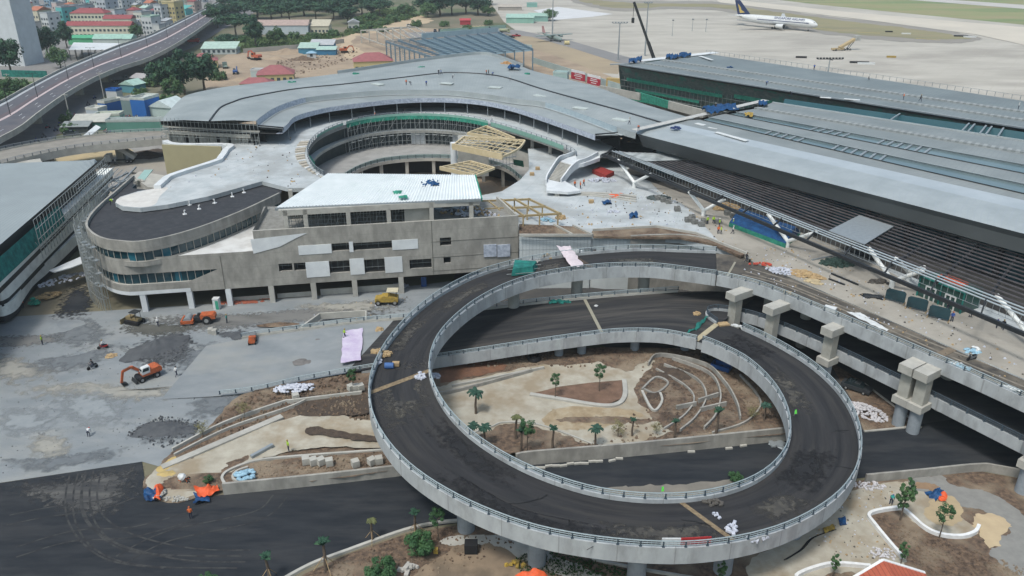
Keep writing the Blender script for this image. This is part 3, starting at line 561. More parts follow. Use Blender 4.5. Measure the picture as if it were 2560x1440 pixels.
# piers of the departure deck : each carries a cap that sticks out past the girder
PIERC = mat('pier concrete',(0.37,0.36,0.32),(0.31,0.30,0.27),0.4,c3=(0.24,0.22,0.18),sc3=0.3)
def pier(cx,cy,label,twin=False,mid_cap=True,two=0):
    'cx,cy: pixel of the cap top centre (z=10.4)'
    c = P(cx,cy,10.4); t = V((0.56,-0.83,0)); nrm = V((0.83,0.56,0))
    th = thing('portal_pier',label,'bridge pier',(c.x,c.y,0),group='piers of the departure deck')
    offs = (-1.12,1.12) if twin else (0,)
    for o_ in offs:
        q = c + t * o_
        a = q - nrm * 1.6; b = q + nrm * 6.0
        mb = MB(); wd = 1.02
        bot = [a - t * wd + nrm * 0.9,a + t * wd + nrm * 0.9,b + t * wd,b - t * wd]; top = [a - t * wd,a + t * wd,b + t * wd,b - t * wd]
        mb.hexa([V((p.x,p.y,9.1)) for p in [a - t * wd,a + t * wd,b + t * wd,b - t * wd]],[V((p.x,p.y,10.35)) for p in top]); mb.build('cap',CONL,th)
        mb = MB(); mb.box(q.x,q.y,5.0 if mid_cap else -.2,1.6,1.5,3.85 if mid_cap else 9.05,math.atan2(t.y,t.x)); mb.build('shaft',PIERC,th)
        if mid_cap:
            mb = MB(); mb.box(q.x,q.y,3.9,2.2,2.6,1.1,math.atan2(t.y,t.x)); mb.build('ledge',CONL,th)
            MB().tube(V((q.x,q.y,-0.3)),V((q.x,q.y,3.9)),.88,n=20).build('lower_column',COLG,th)
    # back support under the deck
    g = c + nrm * 9; MB().tube(V((g.x,g.y,-.3)),V((g.x,g.y,9.6)),0.9,n=16).build('rear_column',PIERC,th)
pier(1843,728,'leftmost pier of the departure deck, nearest the ring mouth',mid_cap=False)
pier(1937,762,'second pier from the left under the departure deck edge',mid_cap=False)
pier(2084,815,'third pier from the left, with a mid ledge above the lower deck')
pier(2300,915,'twin pier with double caps standing in the soil strip by the ring',True)
pier(2610,1060,'cut off pier at the right edge of the photo')
# --- city flyover at the upper left
fly = thing('flyover','long curved concrete flyover with a pink median line, crossing the upper left','flyover',P(200,300,0))
FZ = 8.0
FL = curve([(-260,385),(-120,310),(0,259),(67,222),(151,178),(235,141),(302,114),(370,91),(437,60),(504,27),(554,0),(600,-28),(640,-55)],120,FZ)
FR = curve([(-200,490),(-90,410),(0,349),(50,322),(101,282),(168,235),(235,198),(302,170),(370,148),(437,114),(504,70),(565,24),(598,0),(640,-28),(680,-55)],120,FZ)
MB().loft([FL,FR]).build('road_deck',ROADG,fly,fix=False)
MB().loft([up([a.lerp(b,t) for a,b in zip(FL,FR)],dz) for t,dz in ((0,-.1),(0,-0.9),(0.25,-2.0),(0.75,-2.0),(1,-0.9),(1,-.1))]).build('girder',CONL,fly)
def fpar(e,sgn,nm):
    MB().loft([e,up(e,0.9),up(offset(e,sgn * .4),0.9),up(offset(e,sgn * .4),-1.0)]).build(nm,CONL,fly)
fpar(FL,-1,'left_parapet'); fpar(FR,1,'right_parapet')
MB().loft([up([a.lerp(b,t) for a,b in zip(FL,FR)],.03) for t in (0.48,0.54)]).build('median_line',mat('pink median',(0.47,0.38,0.38),(0.42,0.34,0.345),0.3),fly,fix=False)
MB().loft([up([a.lerp(b,t) for a,b in zip(FL,FR)],.03) for t in (0.03,0.10)]).build('edge_strip',mat('edge strip',(0.38,0.40,0.42),(0.32,0.34,0.36),0.3),fly,fix=False)
MB().loft([up([a.lerp(b,t) for a,b in zip(FL,FR)],.03) for t in (0.37,0.46)]).build('median_kerb',mat('dull brown strip',(0.12,0.095,0.105),(0.10,0.08,0.09),0.3),fly,fix=False)
ds = MB()
for t in (0.25,0.68,0.80):
    q = resample([a.lerp(b,t) for a,b in zip(FL,FR)],150)
    for i in range(0,149,3): ds.beam(q[i] + V((0,0,.04)),q[i].lerp(q[i + 1],.55) + V((0,0,.04)),0.22,0.01)
ds.build('lane_marking',plain('lane paint',(0.5,0.5,0.52)),fly)
mid_f = [a.lerp(b,.55) for a,b in zip(FL,FR)]
for x_ in (-40,105,185,262,335,405,458,490,530):
    g = P(x_,{-40: 420,105: 305,185: 242,262: 208,335: 168,405: 138,458: 112,490: 92,530: 62}[x_],0)
    i = min(range(120),key=lambda i: (mid_f[i].xy - g.xy).length); c = mid_f[i]; t = (mid_f[min(i + 1,119)] - mid_f[i - 1]).normalized()
    mb = MB().box(c.x,c.y,-.2,1.6,3.6,4.8,math.atan2(t.y,t.x)); mb.build('pier',PIERC,fly)
    MB().box(c.x,c.y,4.6,1.9,7.5,1.5,math.atan2(t.y,t.x)).build('pier_cap',PIERC,fly)
def lamp_mast(loc,h,label,group,rz=0,name='street_lamp'):
    t = thing(name,label,'street lamp',loc,rz,group)
    MB().tube((0,0,0),(0,0,h),0.13,0.08,6).build('pole',DKMET,t,off=V((0,0,0)))
    MB().beam((0,-1.6,h),(0,1.6,h),0.09,0.09).box(0,1.7,h - .08,0.3,0.8,0.14).box(0,-1.7,h - .08,0.3,0.8,0.14).build('lamp_arm',DKMET,t,off=V((0,0,0)))
    return t
med = [a.lerp(b,.51) for a,b in zip(FL,FR)]
proto = None
for k,(px,py) in enumerate([(28,287),(99,238),(168,202),(239,169),(308,139),(371,113),(421,91),(462,66),(497,48),(530,24)]):
    i = near(px,py,med); nm = ['lowest and nearest lamp on the flyover median, at the left edge','second lamp up the flyover median','third lamp up the flyover median','fourth lamp up the flyover, beside the white tower foot','fifth lamp up the flyover, below the white canopy roof','sixth lamp up the flyover, beside the round tree','seventh lamp up the flyover median','eighth lamp up the flyover, near the yellow corner house','ninth lamp up the flyover, where trees begin','farthest lamp on the flyover at the top of the photo'][k]
    t = (med[min(i + 1,119)] - med[i - 1]).normalized()
    lab = 'dark slim street lamp, ' + nm
    if proto is None: proto = lamp_mast(med[i],9,lab,'street lamps along the flyover',math.atan2(t.y,t.x))
    else: dup(proto,med[i],math.atan2(t.y,t.x),lab)
# low ramp bridge on the left
lb = thing('ramp_bridge','narrow curved concrete ramp bridge leading into the building from the left','bridge',P(200,390,0))
BL = curve([(-300,480),(-120,412),(0,378),(134,353),(269,337),(425,330)],60,7.2); BR = curve([(-300,540),(-120,455),(0,413),(67,396),(168,375),(269,362),(425,347)],60,7.2)
MB().loft([BL,BR]).build('road_deck',mat('pale dusty deck',(0.20,0.185,0.165),(0.26,0.24,0.21),0.3),lb,fix=False)
MB().loft([up([a.lerp(b,t) for a,b in zip(BL,BR)],dz) for t,dz in ((0,-.1),(0,-1.6),(1,-1.6),(1,-.1))]).build('girder',CONL,lb)
para(lb,BL,-1,CONL,h=.5,drop=1.5,name='rear_parapet'); para(lb,BR,1,CONL,h=.5,drop=1.7,name='front_parapet')
railing(lb,offset(BL,-.18),.5,name='rear_railing',mesh_panel=False,rm=MET); railing(lb,offset(BR,.18),.5,name='front_railing',mesh_panel=False,rm=MET)
for px,py in ((305,378),(110,425)):
    g = P(px,py - 5,0); i = min(range(60),key=lambda i: (BR[i].lerp(BL[i],.5).xy - g.xy).length); c = BR[i].lerp(BL[i],.5)
    MB().box(c.x,c.y,-.2,2.2,1.6,6,0).build('pier',PIERC,lb)
fk = curve([(-200,470),(-60,430),(10,415),(60,402),(100,396)],20,6.8); fk2 = curve([(-200,540),(-60,470),(10,445),(60,428),(110,414)],20,6.8)
MB().loft([up(fk,-1.3),fk,fk2,up(fk2,-1.3)],caps=True).build('side_branch',CONL,lb)
# ============================================================ TERMINAL (right) : front hall, rear hall, canopy
def ln(a,za,b,zb,n=24): return resample([P(*a,za),P(*b,zb)],n)
term = thing('terminal_building','huge airport terminal front hall with grey seam roof and teal skylight strips','terminal',P(2300,450,0))
# roof section, front to back : (left pixel, right pixel at x=2760, height)
SEC = [((1606,366),(2760,690),18.2),((1600,345),(2760,650),20.6),((1592,334),(2760,636),21.6),((1590,322),(2760,610),22.2),((1640,310),(2760,572),22.6),((1668,303),(2760,545),22.9),((1733,296),(2760,528),23.2)]
def lines(keys): return [ln(a,z,b,z) for a,b,z in keys]
MB().loft(lines(SEC[0:3])).build('soffit',mat('dark grey soffit',(0.07,0.078,0.082),(0.085,0.094,0.098),0.1,0.6),term)
MB().loft(lines(SEC[2:5])).build('eave_roof',ROOFL,term,sm=True)
MB().loft(lines(SEC[4:6])).build('eave_band',mat('eave band metal',(0.36,0.40,0.43),(0.42,0.46,0.49),0.2,0.5,0.2),term)
S2 = [SEC[5],((1752,299),(2760,530),23.4),((1772,293),(2760,502),23.6),((1815,284),(2760,474),23.7),((1840,280),(2760,448),23.8),((1885,272),(2760,418),23.9),((1895,270),(2760,412),23.9),((1915,262),(2760,392),24.0),((1930,257),(2760,384),24.0)]
L2 = lines(S2)
MB().loft([L2[0],L2[1]]).build('roof_panel',ROOFT,term)
MB().loft([L2[2],L2[3]]).build('roof_panel',ROOFT,term)
MB().loft([L2[4],L2[5]]).build('roof_panel',ROOFT,term)
MB().loft([L2[6],L2[7],L2[8]]).build('roof_panel',ROOFT,term)
gut = mat('pale gutter ridge',(0.30,0.32,0.325),(0.24,0.26,0.265),1.5)
add_lines(gut,1.6,0.8,(0.17,0.185,0.19),'U','UV',0.8)
MB().loft([L2[5],up(L2[5],.35),up(L2[6],.35),L2[6]]).build('gutter_ridge',gut,term)
def strip(a,b,parent,k0=()):
    s = MB().loft([up(a,-.25),up(b,-.25)]).build('skylight',SKYL,parent)
    MB().loft([up(a,-.5),up(a,.12),up(offset(a,.3),.12)]).build('skylight_kerb',BLK,parent)
    MB().loft([up(b,-.5),up(b,.12),up(offset(b,.3),.12)]).build('skylight_frame',ROOFL,parent)
    q1 = resample(a,121); q2 = resample(b,121); mb = MB()
    for k in k0: mb.beam(q1[k] + V((0,0,-.1)),q2[k] + V((0,0,-.1)),.5,.2)
    if k0: mb.build('skylight_bar',MET,s)
strip(L2[1],L2[2],term,(26,29,32,35,38,50,53,56,59,62,65)); strip(L2[3],L2[4],term,(34,37,40,43,46,58,61,64,67,70,73))
# white gutter along the left gable end
MB().beam(P(1585,325,22.8),P(1752,287,23.8),2.0,.1).beam(P(1752,287,23.8),P(1915,250,24.2),2.0,.1).build('gable_gutter',mat('dusty white gutter',(.46,.46,.45),(.36,.355,.34),1.2,detail=9),term)
gb = [P(1606,366,17),P(1600,345,20.6),P(1590,322,22.1),P(1930,257,23.9)]
MB().loft([[P(1606,366,11),V((P(1930,257,24).x,P(1930,257,24).y,11))],[P(1592,330,21.8),P(1930,257,23.7)]]).build('gable_wall',DKMET,term)
g0,g1 = SEC[0][0],SEC[0][1]
A,B = P(*g0,18.2),P(*g1,18.2); tdir = (B - A).normalized(); tn = V((-tdir.y,tdir.x,0)).normalized()
if tn.y < 0: tn = -tn
gl = MB(); A2,B2 = A + tn * 5,B + tn * 5
gl.loft([[V((A2.x,A2.y,11)),V((B2.x,B2.y,11))],[V((A2.x,A2.y,21)),V((B2.x,B2.y,21))]]).build('glass_front',GLASS,term)
for k in range(1,12):
    c = A2.lerp(B2,k / 12) - tn * 0.6; MB().tube(V((c.x,c.y,11)),V((c.x,c.y,19.5)),.45,n=10).build('front_column',DKMET,term)
# recess between the halls and the rear hall
L3a = ln((1930,257),24.0,(2760,384),24.0); L3b = ln((1962,246),24.6,(2760,357),24.6)
MB().loft([up(L3a,-.1),up(offset(L3a,-1.0),-2.2),up(offset(L3b,1),-2.2),up(L3b,-.1)]).build('valley_glazing',mat('deep teal valley glass',(0.02,0.075,0.095),(0.03,0.09,0.11),0.15,0.2),term)
MB().loft([L3a,up(L3a,.25),up(offset(L3a,-.5),.25)]).build('valley_kerb',ROOFL,term)
q1 = resample(L3a,61); q2 = resample(L3b,61); mb = MB()
for k in (25,38,39.5,41,42.5,44): mb.beam(q1[int(k)] + V((0,0,.2)),q2[int(k)] + V((0,0,.2)),.35,.2)
mb.build('valley_bar',MET,term)
rear = thing('rear_hall','rear concourse hall of the terminal with grey roof and netted unfinished facade','terminal',P(2000,260,0))
RS = [((1548,166),(2760,362),23.6),((1546,163),(2760,355),24.3),((1600,158),(2760,333),24.8),((1608,157.4),(2760,329),24.8),((1652,151),(2760,311),25.2),((1660,150),(2760,307),25.2),((1765,134),(2760,282),25.0)]
LR = lines(RS)
MB().loft(LR[0:2]).build('eave',DKMET,rear)
MB().loft(LR[1:3]).build('roof_panel',ROOFR,rear)
MB().loft([LR[2],up(LR[2],.3),up(LR[3],.3),LR[3]]).build('gutter_ridge',gut,rear)
MB().loft(LR[3:5]).build('roof_panel',ROOFR,rear)
MB().loft([LR[4],up(LR[4],.3),up(LR[5],.3),LR[5]]).build('gutter_ridge',gut,rear)
MB().loft(LR[5:7]).build('roof_panel',ROOFR,rear)
MB().loft([LR[6],[V((p.x,p.y,0)) for p in LR[6]]]).build('rear_wall',DKMET,rear)
# rear eave safety net
e = resample(LR[6],60); mb = MB()
for i in range(59): mb.beam(up(e,.1)[i],up(e,1.3)[i],.1,.1)
mb.path(up(e,1.3),.06,4); mb.build('safety_rail',MET,rear)
MB().path(up(resample(LR[1],80),.3),.22,5).build('eave_pipe',MET,rear)
C0 = P(1546,163,23.6); C1 = V((LR[1][-1].x,LR[1][-1].y,23.6)); Cb = P(1765,134,24.6)
di = (C1 - C0).normalized(); dn = V((-di.y,di.x,0)); dn = dn if dn.y > 0 else -dn
FG = mat('netted grey facade',(0.13,0.155,0.155),(0.07,0.10,0.095),0.8,0.9,c3=(0.05,0.19,0.16),sc3=0.2,f3=0.8,stretch=(1,1,2),detail=9)
F0 = C0 + di * 4 + dn * 5; F1 = C1 + dn * 5
MB().loft([[V((F0.x,F0.y,0)),V((F1.x,F1.y,0))],[V((F0.x,F0.y,13)),V((F1.x,F1.y,13))]]).build('lower_facade',mat('grey block facade',(0.27,0.26,0.25),(0.15,0.145,0.14),1.2,detail=9),rear)
MB().loft([[V((F0.x,F0.y,13)),V((F1.x,F1.y,13))],[C0,C1]]).build('raking_soffit',FG,rear)
sc_ = MB()
for k in range(70):
    c = C0.lerp(C1,k / 90) + dn * 1.8
    sc_.tube(V((c.x,c.y,12)),V((c.x,c.y,22.5)),.07,n=4)
for h in range(6):
    a = C0 + dn * 1.8; b = C0.lerp(C1,.78) + dn * 1.8; sc_.beam(V((a.x,a.y,12.5 + 2 * h)),V((b.x,b.y,12.5 + 2 * h)),.5 if h % 2 else .14,.1)
sc_.build('scaffold',SCAF,rear)
for k,(a_,b_,z0,z1) in enumerate(((0.02,0.30,18.5,19.6),(0.05,0.24,15.5,16.4),(0.33,0.43,19.2,21.2),(0.0,0.2,12.2,14))):
    a = C0.lerp(C1,a_) + dn * 1.5; b = C0.lerp(C1,b_) + dn * 1.5
    MB().loft([[V((a.x,a.y,z0)),V((b.x,b.y,z0))],[V((a.x,a.y,z1)),V((b.x,b.y,z1))]]).build('green_net',NETG,rear)
# left gable of rear hall
MB().loft([[V((C0.x,C0.y,0)) + dn * 5,V((Cb.x,Cb.y,0))],[C0,Cb]]).build('gable',FG,rear)
MB().beam(P(1525,161,24),P(1600,158,24.6),1.2,.3).build('eave_tip',MET,rear)
MB().beam(P(1600,152,25.2),P(1790,131,25.4),3.5,.15).build('roof_board',WHT,rear)
# construction hoarding between the halls and the curved building
for i,(a,b,m_,l) in enumerate([((1500,222),(1600,242),CONL,'pale concrete hoarding behind the curved roof, left length'),((1600,240),(1672,262),NETG,'green netted scaffold stage in the gap between roofs'),((1672,262),(1760,285),CONL,'pale concrete hoarding just left of the terminal gable')]):
    tag(MB().beam(P(*a,16),P(*b,16),.6,2.4).build('hoarding_wall',m_),l,'wall')
# --- steel canopy
can = thing('steel_canopy','long open steel canopy lattice with silver front pipes before the terminal','canopy',P(2100,600,0))
CZ = 17.0
f0,f1 = P(1530,377,CZ),P(2760,868,CZ); b0,b1 = P(1716,388,CZ),P(2760,700,CZ)
b0 = f0.lerp(b0,1)
PUR = mat('pinkish grey purlin',(0.13,0.118,0.125),(0.08,0.073,0.078),0.5,0.5,0.2)
for k in range(3):
    t = k * 0.05
    a,b = f0.lerp(b0,t),f1.lerp(b1,t)
    MB().tube(a,b,.13,n=8).build('front_pipe',plain('silver pipe',(0.46,0.50,0.52),0.3,0.4),can)
for k in range(12):
    t = 0.15 + 0.85 * k / 11
    MB().beam(f0.lerp(b0,t),f1.lerp(b1,t),.16,.2).build('purlin',PUR,can)
NCH = 14
d0,d1 = P(1506,387,15.8),P(2760,920,15.8)
MB().beam(d0,d1,.45,.6).build('lower_chord',DKMET,can)
for k in range(NCH + 1):
    t = k / NCH; a = d0.lerp(d1,t); b = f0.lerp(f1,t); c = b0.lerp(b1,t)
    MB().beam(a,b,.22,.3).beam(b - V((0,0,.5)),c - V((0,0,.5)),.35,.5).build('girder',DKMET,can)
hg = MB()
for k in range(110):
    t = (k + .5) / 110; a = d0.lerp(d1,t); b = f0.lerp(f1,t); hg.tube(b - V((0,0,1.4)),b,.035,n=3)
hg.path([f0.lerp(f1,k / 40) - V((0,0,1.4)) for k in range(41)],.04,4)
hg.build('hanger',MET,can)
MB().hexa([f0.lerp(f1,.585).lerp(b0.lerp(b1,.585),t) + V((0,0,.25)) for t in (.1,)] + [f0.lerp(f1,.655).lerp(b0.lerp(b1,.655),.1) + V((0,0,.25)),f0.lerp(f1,.64).lerp(b0.lerp(b1,.64),.72) + V((0,0,.25)),f0.lerp(f1,.565).lerp(b0.lerp(b1,.565),.72) + V((0,0,.25))],
          [p + V((0,0,.12)) for p in [f0.lerp(f1,.585).lerp(b0.lerp(b1,.585),.1) + V((0,0,.25)),f0.lerp(f1,.655).lerp(b0.lerp(b1,.655),.1) + V((0,0,.25)),f0.lerp(f1,.64).lerp(b0.lerp(b1,.64),.72) + V((0,0,.25)),f0.lerp(f1,.565).lerp(b0.lerp(b1,.565),.72) + V((0,0,.25))]]).build('roof_sheet',MET,can)
t_ = .0
cs = [f0.lerp(f1,.025).lerp(b0.lerp(b1,.025),.05),f0.lerp(f1,.105).lerp(b0.lerp(b1,.105),.05),f0.lerp(f1,.065).lerp(b0.lerp(b1,.065),.98),f0.lerp(f1,.0).lerp(b0.lerp(b1,.0),.98)]
MB().hexa(up(cs,.22),up(cs,.34)).build('covered_bay',mat('foil covered sheets',(0.42,0.45,0.46),(0.2,0.22,0.23),0.5,0.6),can)
YW = plain('white column paint',(0.75,0.76,0.75),0.6)
def ycol(base,l,r,zz=DZ,ra=.36,up_=15.9,h=1.5):
    b = P(*base,zz); f = b + V((0,0,h))
    mb = MB().tube(b - V((0,0,.2)),f,ra * 1.25,ra * 1.15,n=12); th_ = mb
    th_.tube(f - V((0,0,.2)),P(*l,up_),ra,n=10).tube(f - V((0,0,.2)),P(*r,up_),ra,n=10)
    th_.build('forked_column',YW,can)
for bs,l,r in (((1585,470),(1545,400),(1626,436)),((1758,541),(1722,478),(1812,498)),((1967,619),(1920,535),(2042,580)),((2228,721),(2172,620),(2308,676)),((2585,880),(2492,738),(2660,800))):
    ycol(bs,l,r)
for bs,l,r in (((2270,700),(2240,645),(2310,668)),): ycol(bs,l,r,ra=.35)
# entrance box under the canopy
ent = thing('entrance_box','dark green glazed entrance box with two white door frames beneath the canopy','kiosk',P(2330,760,DZ))
e0,e1 = P(2292,740,DZ),P(2400,786,DZ); en = V((-(e1 - e0).y,(e1 - e0).x,0)).normalized() * 4.5
MB().prism([e0,e1,e1 + en,e0 + en],DZ,DZ + 3.6).build('glass_body',mat('dark green glass',(0.03,0.07,0.06),(0.04,0.09,0.08),0.8,0.2),ent)
for t in (.17,.62):
    a = e0.lerp(e1,t) - en * .02; b = e0.lerp(e1,t + .22) - en * .02; mb = MB()
    for q in (a,b,a.lerp(b,.5)): mb.beam(q,q + V((0,0,2.4)),.16,.16)
    mb.beam(a + V((0,0,2.4)),b + V((0,0,2.4)),.2,.2).build('door_frame',WK,ent)
mb = MB()
for t in (0,.5,1):
    q = e0.lerp(e1,t) - en * .03; mb.beam(q,q + V((0,0,3.6)),.2,.2)
mb.beam(e0 + V((0,0,3.65)) - en * .03,e1 + V((0,0,3.65)) - en * .03,.2,.2).build('frame',NETT,ent)
tag(MB().prism([e0.lerp(e1,.2) + en * .4 + V((0,0,0)),e0.lerp(e1,.75) + en * .4,e0.lerp(e1,.75) + en * .8,e0.lerp(e1,.2) + en * .8],DZ + 3.62,DZ + 3.95).build('orange_cover',TARPO),'orange cover sheet lying on the entrance box roof','tarpaulin')
# --- plaza floor, one level with the departure deck
plz = [P(*q,DZ + .12) for q in [(1292,575),(1400,580),(1480,586),(1575,590),(1700,596),(1800,622),(1860,640),(1880,652),(2050,725),(2250,812),(2400,878),(2560,948),(2760,1038)]]
tb = [V((B2.x,B2.y,0)) + tn * 20,V((A2.x,A2.y,0)) + tn * 20]
plz += [V((p.x,p.y,DZ + .12)) for p in tb] + [P(*q,DZ + .12) for q in [(1560,352),(1440,365),(1320,372),(1322,400),(1322,425),(1300,450),(1255,478),(1195,490),(1190,545)]]
struct('plaza',MB().slab(plz,1.0),PAVE,'pale screed plaza at departure level between the buildings','plaza')
struct('plaza_dust',MB().poly(smooth(PL([(1640,470),(1720,520),(1800,605),(1880,651),(2080,738),(2300,834),(2560,947),(2700,1010),(2600,860),(2300,720),(2100,610),(1900,500),(1750,430),(1620,420)],DZ + .15),5,True)),mat('dusty deck concrete',(0.30,0.275,0.24),(0.36,0.335,0.295),0.3,0.95,c3=(0.22,0.20,0.17),sc3=0.15,f3=.7,detail=9),'sandy dusty floor under the canopy edge','ground',fix=False)
struct('canopy_floor',MB().poly(PL([(1560,430),(1700,480),(1900,540),(2300,700),(2700,860),(2760,700),(2200,480),(1640,372)],DZ + .18)),mat('painted shade floor',(0.05,0.048,0.045),(0.03,0.03,0.03),0.3),'floor deep beneath the canopy, its shade painted in as dark colour','ground',fix=False)  # dark tone is the canopy's shade put into the floor colour
tag(MB().prism(PL([(1480,435),(1500,428),(1535,440),(1515,450)],DZ),DZ + .2,DZ + 1.2).build('red_hoarding',plain('dull red',(0.28,0.035,0.03),0.7)),'dull red hoarding under the white stair','hoarding')
# ============================================================ CONCRETE BUILDING (left centre)
mb_ = thing('concrete_building','unfinished grey concrete building with curved nose, ribbon windows and open top storey','building',P(680,757,0))
T0 = V((-46.8,139.8,0)); T1 = V((-30.9,142.6,0)); fd = (T1 - T0).normalized(); fn = V((-fd.y,fd.x,0))   # fn points away from the camera
def F(px,py): return onplane(px,py,T0,fn)
def fx(px,py): return (F(px,py) - T0).dot(fd)
def FP_(s,z,dep=0.0): p = T0 + fd * s + fn * dep; return V((p.x,p.y,z))
def facade(s0,s1,z0,z1,holes,th,name,m,parent,base=None):
    ss = sorted({s0,s1,*[h[0] for h in holes],*[h[1] for h in holes]}); zs = sorted({z0,z1,*[h[2] for h in holes],*[h[3] for h in holes]})
    ss = [s for s in ss if s0 <= s <= s1]; zs = [z for z in zs if z0 <= z <= z1]
    mb = MB(); solid = {}
    for i in range(len(ss) - 1):
        for j in range(len(zs) - 1):
            cs,cz = (ss[i] + ss[i + 1]) / 2,(zs[j] + zs[j + 1]) / 2
            if any(h[0] < cs < h[1] and h[2] < cz < h[3] for h in holes): continue
            solid[i,j] = 1
            mb.add([FP_(ss[i],zs[j]),FP_(ss[i + 1],zs[j]),FP_(ss[i + 1],zs[j + 1]),FP_(ss[i],zs[j + 1])],[(0,1,2,3)])
    for h in holes:
        a,b,c,d = h[:4]
        for (u,v) in (((a,c),(b,c)),((b,c),(b,d)),((b,d),(a,d)),((a,d),(a,c))):
            mb.add([FP_(u[0],u[1]),FP_(v[0],v[1]),FP_(v[0],v[1],th),FP_(u[0],u[1],th)],[(0,1,2,3)])
    return mb.build(name,m,parent,fix=False)
def hole(x0,y0,x1,y1):
    a = F(x0,y0); b = F(x1,y1); c = F(x0,y1)
    return (fx((x0 + x0) / 2,(y0 + y1) / 2),fx(x1,(y0 + y1) / 2),F((x0 + x1) / 2,y1).z,F((x0 + x1) / 2,y0).z)
S_END = fx(1296,620); S_SP = fx(640,640); ZT = 15.0
s_nose = fx(330,700)
ZLOW = F(640,634).z                                            # top of the low wing
HL = [hole(830,608,875,627),hole(882,605,980,624),hole(697,659,731,678),hole(735,657,768,676),hole(822,652,874,682),hole(910,648,962,681),hole(1024,648,1079,671),hole(1100,594,1128,614),hole(1109,643,1127,658),hole(541,681,554,693),hole(565,681,577,688)]
Zc = 3.6
lowH = [h for h in HL]
# right block : full height ; left wing : up to the ribbon windows
facade(S_SP,S_END,Zc,ZT,[h for h in HL if h[0] > S_SP],0.45,'front_wall',CONC,mb_)
MB().box(0,0,0,.01,.01,.01)
for h in HL:
    if h[0] < S_SP: continue
    a,b,c,d = h[0] - .3,h[1] + .3,h[2] - .3,h[3] + .3
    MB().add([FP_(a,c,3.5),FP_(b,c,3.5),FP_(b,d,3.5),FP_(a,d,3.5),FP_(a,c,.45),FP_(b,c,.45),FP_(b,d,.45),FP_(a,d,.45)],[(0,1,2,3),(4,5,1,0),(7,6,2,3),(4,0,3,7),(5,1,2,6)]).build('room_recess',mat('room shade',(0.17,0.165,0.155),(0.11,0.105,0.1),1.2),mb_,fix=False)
# plan curve of the nose (lower wing), swung round to the rear left side
def npts(z):
    q = [FP_(S_SP,z),FP_(fx(560,700),z),FP_(fx(470,700),z),FP_(fx(380,700),z),FP_(s_nose,z)]
    n0 = FP_(s_nose,z); q += [V((p.x,p.y,z)) for p in PL([(288,601),(262,597),(238,588),(221,575),(213,560),(223,537),(250,508),(290,474),(330,439)],14.6)]
    return q
def nose(z,n=80): return resample(smooth(npts(z),8),n)
Z1,Z2,Z3 = 5.7,7.8,10.4
N1 = nose(0)
def at(z,ins=0.0): return up(offset(N1,-ins) if ins else N1,z)       # travel goes left along the front: left of travel is the camera side
def iz(px): return min(range(80),key=lambda i: abs(proj(up([N1[i]],8)[0]).x - px) + (0 if i < 50 else 9999))
MB().loft([at(Zc),at(Z1)]).build('lower_band',CONC,mb_,fix=False)
MB().loft([at(Z1),at(Z1,0) and [p + V((0,0,0)) for p in offset(at(Z1),.5)]]).build('window_sill',CONL,mb_,fix=False)
MB().loft([at(Z2),at(Z3 + .6)]).build('middle_band',CONC,mb_,fix=False)
MB().loft([offset(at(Z1),.5),offset(at(Z2),.5)]).build('ribbon_window',GLASS,mb_,fix=False)
i0 = iz(540); i1 = iz(470)
# wedge of concrete that closes the ribbon towards the right
wedge = [N1[i] for i in range(0,i1 + 1)]
k_ = [max(0.0,min(1.0,1 - (i - i0) / max(1,(i1 - i0)))) for i in range(0,i1 + 1)]
MB().loft([up(wedge,Z1),[p + V((0,0,Z1 + (Z2 - Z1) * k)) for p,k in zip(wedge,k_)]]).build('ribbon_wedge',CONC,mb_,fix=False)
mull = MB(); tq = offset(N1,.42); L_ = [0]
for a,b in zip(tq,tq[1:]): L_.append(L_[-1] + (b - a).length)
def alongN(q,s):
    for i in range(len(q) - 1):
        if L_[i + 1] >= s: return q[i].lerp(q[i + 1],(s - L_[i]) / (L_[i + 1] - L_[i]))
    return q[-1]
s = L_[i0]
while s < L_[62]:
    p = alongN(tq,s); mull.beam(p + V((0,0,Z1)),p + V((0,0,Z2)),.09,.12); s += 1.42
mull.build('mullion',CONL,mb_)
for k in (3,9):
    s = L_[i1] + k * 1.42 + (.5 if k == 9 else -3); p,q = alongN(offset(N1,.46),s),alongN(offset(N1,.46),s + 1.2)
    MB().loft([[p + V((0,0,Z1)),q + V((0,0,Z1))],[p + V((0,0,Z2)),q + V((0,0,Z2))]]).build('bright_pane',GLASB,mb_,fix=False)
# soffit over the open ground floor
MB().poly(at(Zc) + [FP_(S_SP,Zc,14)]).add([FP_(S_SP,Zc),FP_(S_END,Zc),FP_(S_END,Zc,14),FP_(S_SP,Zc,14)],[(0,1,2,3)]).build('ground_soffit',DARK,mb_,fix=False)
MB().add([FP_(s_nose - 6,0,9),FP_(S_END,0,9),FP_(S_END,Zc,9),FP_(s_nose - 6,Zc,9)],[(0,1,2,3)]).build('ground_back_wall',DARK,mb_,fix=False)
MB().loft([up(N1[20:60],3.55),up(N1[20:60],4.15)]).build('white_fascia',WHT,mb_,fix=False) if 0 else None
wf = [i for i in range(len(N1)) if 275 < proj(up([N1[i]],4)[0]).x < 482 and i < 50]
MB().loft([up(offset(N1,-.06)[wf[0]:wf[-1] + 6],z) for z in (3.6,4.35)]).build('white_fascia',WHT,mb_,fix=False)
for px,w_ in ((356,1),(474,1),(572,1),(680,0),(786,0),(889,0),(1005,0)):
    s = fx(px,740); c = FP_(s,0,.5); MB().box(c.x,c.y,-.1,1.0,1.0,Zc + .1,math.atan2(fd.y,fd.x)).build('column',WHT if w_ else CONL,mb_)
